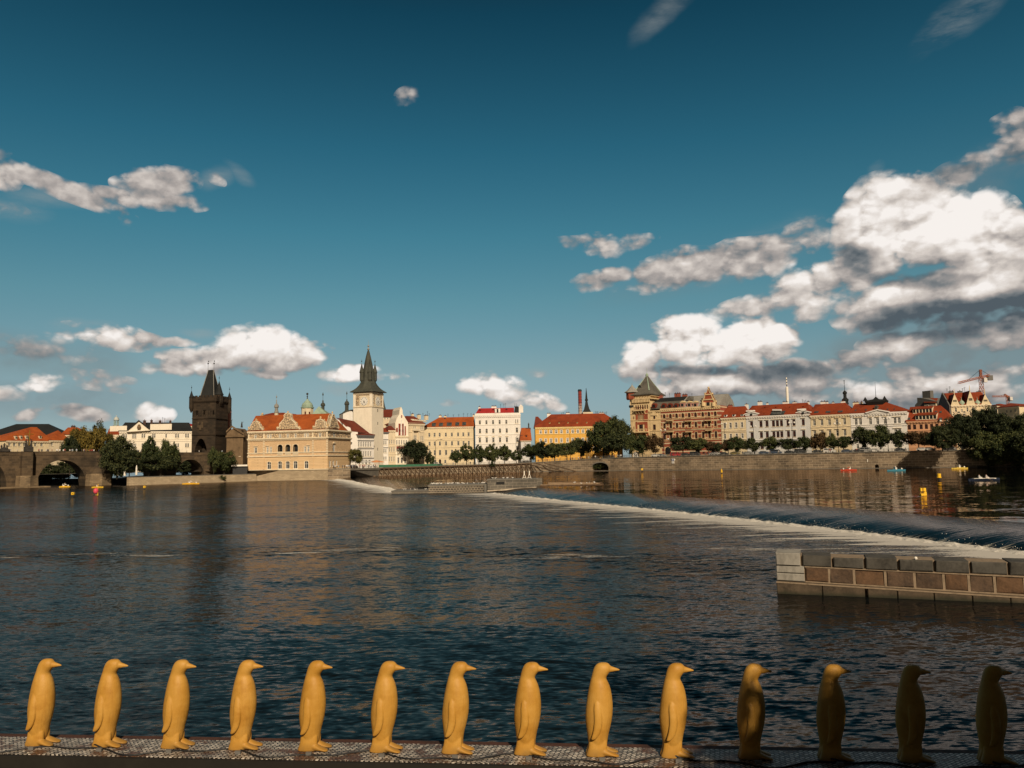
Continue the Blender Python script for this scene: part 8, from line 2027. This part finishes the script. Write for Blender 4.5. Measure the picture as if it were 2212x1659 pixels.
def crowds():
    random.seed(31)
    for i in range(84):
        u = random.uniform(-4, 112)
        if 72 < u < 100 and i % 2: u -= 60
        d = random.choice((-.9, -1.4, -2.0, -3)); p = BR.P(u, deck(u)-.35, d); k = random.choice((0, 0, 1, 1, 2, 3, 4))
        p.z = deck(u) - .62
        person(p, k, 'one of the tiny %s people in the crowd on the stone bridge' % PL[k], 'crowd on the stone bridge', random.uniform(0, 6.28))
    for i in range(40):     # cafe terrace
        t = random.random(); p = Vector((-79 + 17*t + random.uniform(-1, 1), 347 + 15*t*t + random.uniform(.4, 4), 4.65)); k = random.choice((0, 0, 1, 2, 3, 3, 4))
        person(p, k, 'one of the tiny %s people on the terrace by the clock tower' % PL[k], 'people on the cafe terrace', random.uniform(0, 6.28))
    for i in range(46):     # embankment walk
        x = random.choice((random.uniform(-30, 20), random.uniform(18, 60), random.uniform(60, 165))); pts = WALL[2:10]
        for a, b in zip(pts, pts[1:]):
            if a[0] <= x <= b[0]: y = a[1] + (b[1]-a[1])*(x-a[0])/(b[0]-a[0])
        k = random.choice((0, 1, 2, 3, 3, 4)); person(Vector((x, y + random.uniform(1.0, 2.0), street_z(x))), k, 'one of the tiny %s people walking behind the embankment railing' % PL[k], 'people walking on the embankment', random.uniform(0, 6.28))
crowds()

# ------------------------------------------------------------------ boats, buoys, birds, small things
YEL = pmat('yellow_paint', (.80, .48, .03), .45, var=.1, scale=3)
def hull(mb, p, L, w, h, ang, m=0, base=0.0):
    u = Vector((math.cos(ang), math.sin(ang), 0)); v = Vector((-u.y, u.x, 0)); R_ = []
    for t, ww, z in ((-1, .25, .75), (-.85, .75, .25), (-.4, 1, 0), (.3, 1, 0), (.75, .7, .15), (1, .08, .8)):
        c = p + u*(t*L/2) + Z3*base; W = v*(w/2*ww); R_.append([c - W*.6 + Z3*(z*h*.4 - .1), c + W*.6 + Z3*(z*h*.4 - .1), c + W + Z3*(h + z*h*.15), c - W + Z3*(h + z*h*.15)])
    mb.loft(R_, m); return u, v
def boat(F, z, kind, label, col, ang=0.0, riders=(), L=3.6, Y=None):
    p = at_z(F[0], F[1], z) if Y is None else at_y(F[0], F[1], Y)
    p.z = z; r = thing(kind, p, label, 'boat', 'small boats on the river')
    hm = pmat('boat_%d%d%d' % tuple(int(c*99) for c in col), col, .4, var=.08, scale=3); a = R(ang); b = MB()
    if kind == 'pedal_boat':
        u = Vector((math.cos(a), math.sin(a), 0)); v = Vector((-u.y, u.x, 0))
        for s in (-1, 1): hull(b, p + v*s*.55, L, .5, .38, a)
        b.box(p - u*L*.3 - v*.7 + Z3*.36, u*L*.55, v*1.4, Z3*.14); b.build('hull', hm, r)
        s_ = MB(); s_.box(p - u*.5 - v*.55 + Z3*.5, u*.45, v*1.1, Z3*.3); s_.box(p - u*.62 - v*.55 + Z3*.5, u*.14, v*1.1, Z3*.8); s_.build('seat', WHITE, r)
        hd = MB(); hd.lathe(p + u*L*.33 + Z3*.4, [(.2, 0), (.28, .25), (.1, .5)], 8); hd.build('prow', WHITE, r); so = -.3; sz = .78
    else:
        hull(b, p, L, 1.25 if kind == 'rowing_boat' else .6, .36, a); u = Vector((math.cos(a), math.sin(a), 0)); b.build('hull', hm, r); so = 0; sz = .28
        g = MB(); v = Vector((-u.y, u.x, 0)); g.box(p - u*L*.36 - v*.5*(1 if kind == 'rowing_boat' else .4) + Z3*.30, u*L*.7, v*1.0*(1 if kind == 'rowing_boat' else .4), Z3*.12); g.build('gunwale', WHITE if kind == 'rowing_boat' else hm, r)
        if kind == 'rowing_boat':
            for s in (-1, 1): o = MB(); o.tube(p + v*s*.3 + Z3*.6, p + v*s*2.1 + Z3*.08, .03, .03, 5); o.box(p + v*s*1.9 - u*.08 + Z3*.08, v*s*.5, u*.16, Z3*.03); o.build('oar', TIMBERL, r)
    for (t, k, lab) in riders:
        person(p + Vector((math.cos(a), math.sin(a), 0))*t + Z3*sz, k, lab, 'people in the boats', a - math.pi/2, True)
boat(c13(1916, 132), 1, 'rowing_boat', 'dark blue and white rowing boat with two people at the right', (.02, .03, .06), 4, [(-.95, 0, 'person in dark and white sitting at the left in the rowing boat'), (.45, 1, 'person in a white top and teal trousers sitting at the right in the rowing boat')], 6.2)
boat(c9(610, 1588), 1, 'pedal_boat', 'red pedal boat by the embankment wall under the white palace', (.45, .06, .03), 170, [(-.2, 2, 'person in orange sitting in the red pedal boat')], 5.2)
boat(c9(1365, 1592), 1, 'pedal_boat', 'blue and white pedal boat right of the black drain opening', (.05, .22, .32), 8, [(-.4, 0, 'person in white sitting in the blue pedal boat')], 5.8)
boat(c10(862, 1570), 1, 'pedal_boat', 'yellow and white pedal boat near the water-level trees', (.62, .45, .08), 10, [(-.2, 0, 'person in white sitting in the yellow pedal boat at the right')], 5.5)
boat(c2(780, 1590), 0, 'pedal_boat', 'yellow pedal boat on the left water below the gate tower', (.75, .42, .03), 5, [(-.1, 1, 'person sitting in the yellow pedal boat on the left')], 6.0)
boat(c14(1650, 1590), 0, 'pedal_boat', 'small yellow pedal boat inside the big bridge arch', (.75, .45, .03), 20, [(0, 0, 'person in white sitting in the boat under the bridge arch')], 3.4)
boat((390, 1951), 0, 'kayak', 'yellow kayak crossing behind the pink float on the left', (.75, .48, .04), 2, [(-.3, 1, 'person sitting in the yellow kayak')], 3.9)
def pink_float():
    p = at_z(391, 1982, 0); r = thing('marker_float', p, 'round pink float hanging on a tall thin yellow marker pole, on the left water', 'float')
    b = MB(); b.tube(p, p + Z3*3.3, .09, .07, 6); b.ball(p + Z3*3.25, .13); b.ball(p + Z3*.15, .16); b.tube(p - Vector((.45, 0, -.15)), p + Z3*.15, .05, .05, 5); b.ball(p + Vector((-.5, 0, .15)), .13); b.build('pole', YEL, r)
    b = MB(); q = p + Vector((-.55, -.05, 0)); b.lathe(q, [(.2, .55), (.5, .7), (.68, 1.1), (.70, 1.5), (.55, 1.95), (.25, 2.15), (.05, 2.2)], 12); b.build('float', pmat('pink_plastic', (.72, .08, .13), .5, var=.05), r); r.scale = (.8, .8, .8)
pink_float()
def buoy(F, z, label, kind='box', s=1.0):
    p = at_z(F[0], F[1], z); r = thing('buoy', p, label, 'buoy', 'yellow buoys on the river')
    b = MB()
    if kind == 'box':
        b.tube(p - Z3*.3, p + Z3*.9*s, .2*s, .2*s, 8); b.build('stem', DARKM, r); b = MB(); p = p + Z3*.5*s
        w = .55*s; b.loft([[p + Vector((x*w*k, y*w*k, zz)) for x, y in ((-1, -1), (1, -1), (1, 1), (-1, 1))] for zz, k in ((.5*s, .95), (.56*s, 1), (1.55*s, 1), (1.62*s, .92))]); b.build('box', YEL, r)
        b = MB(); b.prism([p + Vector((-.3*s, -w-.015, .85*s)), p + Vector((.3*s, -w-.015, .85*s)), p + Vector((0, -w-.015, 1.35*s))], Vector((0, .01, 0))); b.build('mark', BLACK, r)
    elif kind == 'drum':
        b.tube(p - Z3*.3, p + Z3*.8*s, .34*s, .34*s, 10); b.build('stem', DARKM, r); b = MB(); b.lathe(p, [(.62*s, .72*s), (.66*s, .85*s), (.56*s, .95*s), (.56*s, 1.9*s), (.5*s, 1.98*s)], 14); b.build('drum', YEL, r)
    elif kind == 'cone':
        b.tube(p - Z3*.3, p + Z3*.5*s, .25*s, .25*s, 8); b.build('stem', DARKM, r); b = MB(); b.lathe(p, [(.5*s, .45*s), (.5*s, 1.5*s), (.34*s, 1.7*s), (.3*s, 2.2*s), (.1*s, 2.5*s)], 10); b.build('cone', YEL, r)
    else:
        b.box(p + Vector((-.62, -.5, -.2))*s, Vector((1.3*s, 0, 0)), Vector((0, 1*s, 0)), Z3*.62*s); b.prism([p + Vector((-.1*s, -.5*s, .4*s)), p + Vector((.68*s, -.5*s, .4*s)), p + Vector((.68*s, -.5*s, .75*s)), p + Vector((.4*s, -.5*s, 1.0*s))], Vector((0, 1*s, 0))); b.build('base', YEL, r)
        for x, w in ((-.62, .42), (.02, .62)): q = MB(); q.box(p + Vector((x, -.4, .95))*s, Vector((w*s, 0, 0)), Vector((0, .7*s, 0)), Z3*.75*s); q.tube(p + Vector((x+w/2, 0, .3))*s, p + Vector((x+w/2, 0, 1.0))*s, .07*s, .07*s, 5); q.build('box', YEL, r)
buoy(cv(157.5, 1074), 0, 'square yellow buoy with a black mark, furthest left', s=.52)
buoy(cv(312.5, 1058), 0, 'square yellow buoy right of the pink float', s=.55)
buoy(cv(1559, 1022.5), 1, 'yellow cone-topped buoy under the right corner of the brick palace', 'cone', .6)
buoy(c7(507, 1610), 1, 'small square yellow buoy below the corner tower', s=.7)
buoy(cv(1993.5, 1070), 1, 'low yellow buoy with two boxes on a stepped base, near the weir', 'twin', .54)
buoy(cv(2029, 1037.5), 1, 'yellow drum buoy behind the two-box buoy', 'drum', .66)
def gulls():
    b = MB(); b.lathe((0, 0, .20), [(.01, -.0)], 3) if False else None
    R_ = [[Vector((x, math.cos(t*math.pi/3)*w, z + math.sin(t*math.pi/3)*h)) for t in range(6)] for x, w, h, z in ((-.26, .01, .01, .22), (-.12, .06, .05, .20), (.02, .09, .09, .19), (.12, .07, .08, .21), (.17, .045, .05, .27), (.22, .05, .05, .32), (.26, .03, .03, .32), (.32, .006, .006, .31))]
    b.loft(R_); 
    for s in (-1, 1): b.tube((.02, s*.03, .0), (.02, s*.03, .13), .01, .01, 4)
    o = b.build('gull', pmat('white_feathers', (.78, .76, .72), .8, var=.04), None, True); me = o.data; bpy.data.objects.remove(o)
    random.seed(12)
    def g(p, lab): q = bpy.data.objects.new('gull', me); sc.collection.objects.link(q); q.location = p; q.rotation_euler = (0, 0, random.uniform(0, 6.28)); q.scale = (1.05,)*3; tag(q, lab, 'bird', 'gulls resting by the weirs')
    for i in range(34): g(Vector((random.uniform(-17.4, -6.2), random.uniform(166, 170), 1.7)), 'one of the white gulls crowded on the cobbled weir island')
    for i in range(8): g(Vector((random.uniform(-24.6, -18), random.uniform(166, 168), .65)), 'one of the white gulls on the low left step of the weir island')
    for i in range(8): g(Vector((random.uniform(-5, 0), random.uniform(165, 168), 2.65)), 'one of the white gulls on top of the weir pier')
    for i in range(7): g(Vector((random.uniform(8, 18.5), 168.4 + 1.9*random.randint(0, 5), 1.2)), 'one of the white gulls perched on the floating logs')
gulls()
def street_things():
    for x, y0, y1, lab in ((1305, 1285, 1358, 'closed white parasol on the quay left of the big dark tree'), (1509, 1272, 1352, 'closed white parasol on the quay before the dark bridge arch'), (1380, 1318, 1356, 'short closed pale parasol between the two taller ones')):
        a = at_y(*c1(x, y1), 309); a.z = 3.0; zt = at_y(*c1(x, y0), 309).z; h = zt - 3.0; r = thing('parasol', a, lab, 'parasol', 'closed parasols on the quay')
        m = MB(); m.tube(a, a + Z3*(h*.35), .05, .05, 5); m.build('pole', DARKM, r); m = MB(); m.lathe(a, [(.38, h*.18), (.42, h*.3), (.30, h*.6), (.34, h*.68), (.18, h*.9), (.03, h)], 8); m.build('canopy', WHITE, r)
    f = Fac((at_y(*c2(1250, 1400), 345).x, 345), (at_y(*c2(1455, 1400), 347).x, 347)); a = f.uz(c2(1262, 1380)); b = f.uz(c2(1452, 1350)); r = thing('pavilion', f.P(a[0], 2.9), 'low dark pavilion with a flat white roof, left of the sgraffito house', 'pavilion')
    m = MB(); m.box(f.P(a[0], a[1], .8), f.u*(b[0]-a[0]), Z3*.7, -f.n*7); m.build('roof', WHITE, r); m = MB(); m.box(f.P(a[0]+.5, 2.9, 0), f.u*(b[0]-a[0]-.6), Z3*(a[1]-2.9), -f.n*6); m.build('wall', DARKM, r)
    q = Fac((-80, 352), (-62, 366))
    for (xa, xb, y0, y1, mat, lab, d) in ((415, 560, 1480, 1512, pmat('grey_canvas', (.50, .48, .45)), 'wide pale grey cafe umbrella on the terrace', -2), (575, 705, 1484, 1510, pmat('orange_canvas', (.62, .27, .12)), 'wide orange cafe umbrella on the terrace', -4)):
        fa = q.off(d); a, z1 = fa.uz(c4(xa, y1)); b = fa.uz(c4(xb, y1))[0]; zt = fa.uz(c4(xa, y0))[1]; c = (a+b)/2; r = thing('cafe_umbrella', fa.P(c, 4.65), lab, 'umbrella', 'cafe umbrellas'); w = (b-a)/2
        m = MB(); m.tube(fa.P(c, 4.6), fa.P(c, zt), .08, .06, 6); m.build('pole', DARKM, r); m = MB(); m.loft([[fa.P(c-w, z1), fa.P(c+w, z1), fa.P(c+w, z1, -5), fa.P(c-w, z1, -5)], [fa.P(c-w, z1+.25), fa.P(c+w, z1+.25), fa.P(c+w, z1+.25, -5), fa.P(c-w, z1+.25, -5)], [fa.P(c-.2, zt, -2.3), fa.P(c+.2, zt, -2.3), fa.P(c+.2, zt, -2.7), fa.P(c-.2, zt, -2.7)]]); m.build('canopy', mat, r)
    pts = [(-61, 364.8), (-47, 378.2), (-34.5, 391.2)]; m = MB()
    for a, b in zip(pts, pts[1:]): a_, b_ = Vector((*a, 4.9)), Vector((*b, 4.9)); m.box(a_, b_-a_, Z3*1.1, Vector((-.1, .1, 0)))
    tag(m.build('hoarding', pmat('green_canvas', (.05, .17, .10), .8, var=.2)), 'dark green canvas barrier along the terrace edge above the slanted timbers', 'barrier')
    # low cream annex right of the sgraffito house, with a board
    f = Fac((at_y(*c3(1725, 1200), 366).x, 366), (at_y(*c3(1905, 1200), 369).x, 369)); U = lambda x, y: f.uz(c3(x, y)); a, zt = U(1722, 1075); b = U(1900, 1080)[0]
    r = thing('annex', f.P(a, 4.6), 'low cream annex with a framed board, joining the sgraffito house', 'building'); m = MB(); m.box(f.P(a, 4.5), f.u*(b-a), Z3*(zt-4.5), -f.n*6); m.build('wall', CREAM, r)
    m = MB(); m.box(f.P(a, zt-.2, .1), f.u*(b-a+.2), Z3*.3, -f.n*6.2); m.build('coping', DARKM, r)
    m = MB(); u0, z1 = U(1772, 1205); u1, z0 = U(1838, 1255); m.box(f.P(u0, z0, .02), f.u*(u1-u0), Z3*(z1-z0), f.n*.08, 0); m.box(f.P(u0+.2, z0+.2, .1), f.u*(u1-u0-.4), Z3*(z1-z0-.4), f.n*.05, 1); m.build('board', [DARKM, WHITER], r)
    # parking sign on the embankment wall
    f = Fac((88, 362), (48, 393)) if False else Fac((48, 393), (88, 362)); U = lambda x, y: f.uz(c7(x, y), .3); a, z1 = U(974, 1400); b, z0 = U(1016, 1436); r = thing('parking_sign', f.P(a, z0, .3), 'blue parking sign with a white arrow and a white plate on the embankment wall', 'sign')
    BL = pmat('sign_blue', (.02, .06, .20), .5, var=.03); m = MB(); c = U(1036, 1418)[0]; m.prism([f.P(a, z0, .3), f.P(b, z0, .3), f.P(c, (z0+z1)/2, .3), f.P(b, z1, .3), f.P(a, z1, .3)], f.n*.08, 0); w, h = b-a, z1-z0
    m.box(f.P(a+.06*w, z0+.06*h, .38), f.u*w*.86, Z3*h*.88, f.n*.02, 1)
    for (x0, y0, x1, y1) in ((.3, .16, .42, .86), (.42, .74, .66, .86), (.42, .44, .66, .56), (.62, .52, .74, .78)): m.box(f.P(a+x0*w, z0+y0*h, .40), f.u*(x1-x0)*w, Z3*(y1-y0)*h, f.n*.02, 0)
    m.build('plate', [WHITE, BL], r); a, z1 = U(976, 1441); b, z0 = U(1018, 1476); m = MB(); m.box(f.P(a, z0, .3), f.u*(b-a), Z3*(z1-z0), f.n*.08, 0)
    for k in (.25, .5, .75): m.box(f.P(a+(b-a)*.15, z0+(z1-z0)*k, .38), f.u*(b-a)*.7, Z3*.09, f.n*.02, 1)
    m.build('lower_plate', [WHITE, BL], r)
    f = Fac((123, 335), (88, 362)) if False else Fac((88, 362), (123, 335)); f2 = Fac((123, 335), (163, 309)); a, z1 = f2.uz(c9(901, 1408), .3); b, z0 = f2.uz(c9(914, 1455), .3); m = MB(); m.box(f2.P(a, z0, .05), f2.u*(b-a), Z3*(z1-z0), f2.n*.1); tag(m.build('water_gauge', WHITE), 'small white upright gauge plate on the wall left of the black drain', 'plate')
    # little white gatehouse and the banners
    f = LT.off(1); a = f.uz(c7(365, 1370))[0]; b = f.uz(c7(437, 1370))[0]; zt = f.uz(c7(400, 1290))[1]; r = thing('gatehouse', f.P(a, 7), 'small white arched gatehouse under the trees left of the corner tower foot', 'gatehouse'); w = b-a; m = MB()
    for x0, x1 in ((0, .18), (.41, .59), (.82, 1)): m.box(f.P(a+x0*w, 6.9), f.u*(x1-x0)*w, Z3*2.6, -f.n*2)
    m.box(f.P(a, 9.5), f.u*w, Z3*(zt-10.6), -f.n*2.1); m.prism([f.P(a-.2, zt-1.1), f.P(b+.2, zt-1.1), f.P((a+b)/2, zt)], -f.n*2.3); m.build('wall', WHITER, r); m = MB(); m.box(f.P(a+.3, 6.9, -1), f.u*(w-.6), Z3*2.5, -f.n*.4); m.build('doorway', BLACK, r)
    f = LTC.off(1); RB = pmat('banner_red', (.45, .05, .04)); 
    for i, (x, mat) in enumerate(((1032, RB), (1048, WHITE), (1062, RB), (1078, WHITE), (1096, RB))):
        a = f.uz(c6(x-5, 1210))[0]; b = f.uz(c6(x+5, 1210))[0]; z = street_z(28); m = MB(); m.box(f.P(a, z), f.u*(b-a), Z3*(5.0-.5*(i % 2)), -f.n*.15); tag(m.build('banner', mat), ['red banner, leftmost of the five under the ochre house', 'white banner, second of the five under the ochre house', 'red banner, middle of the five under the ochre house', 'white banner, fourth of the five under the ochre house', 'red banner, rightmost of the five under the ochre house'][i], 'banner', 'upright banners by the railing')
street_things()
def behind_viewer():  # unseen mill block, added to keep low sky light off the shaded statues
    f = Fac((-75, -46), (85, -46)); f.n = Vector((0, 1, 0)); r = thing('sky_blocking_mill', (5, -52, 4.4), 'long plain mill building, unseen, added behind the viewer to block sky light', 'building')
    m = MB(); facade_sheet(m, f, 0, 160, 4.4, 24, [(x, x+1.5, z, z+2.3, False) for x in range(4, 156, 5) for z in (8, 13, 18)]); m.box(Vector((-75, -64, 4.4)), Vector((160, 0, 0)), Vector((0, 17, 0)), Z3*19.6); m.build('wall', BEIGE, r)
    m = MB(); m.prism([Vector((-76, -45, 24)), Vector((-76, -65, 24)), Vector((-76, -55, 30))], Vector((162, 0, 0))); m.build('roof', TILE_R, r)
behind_viewer()
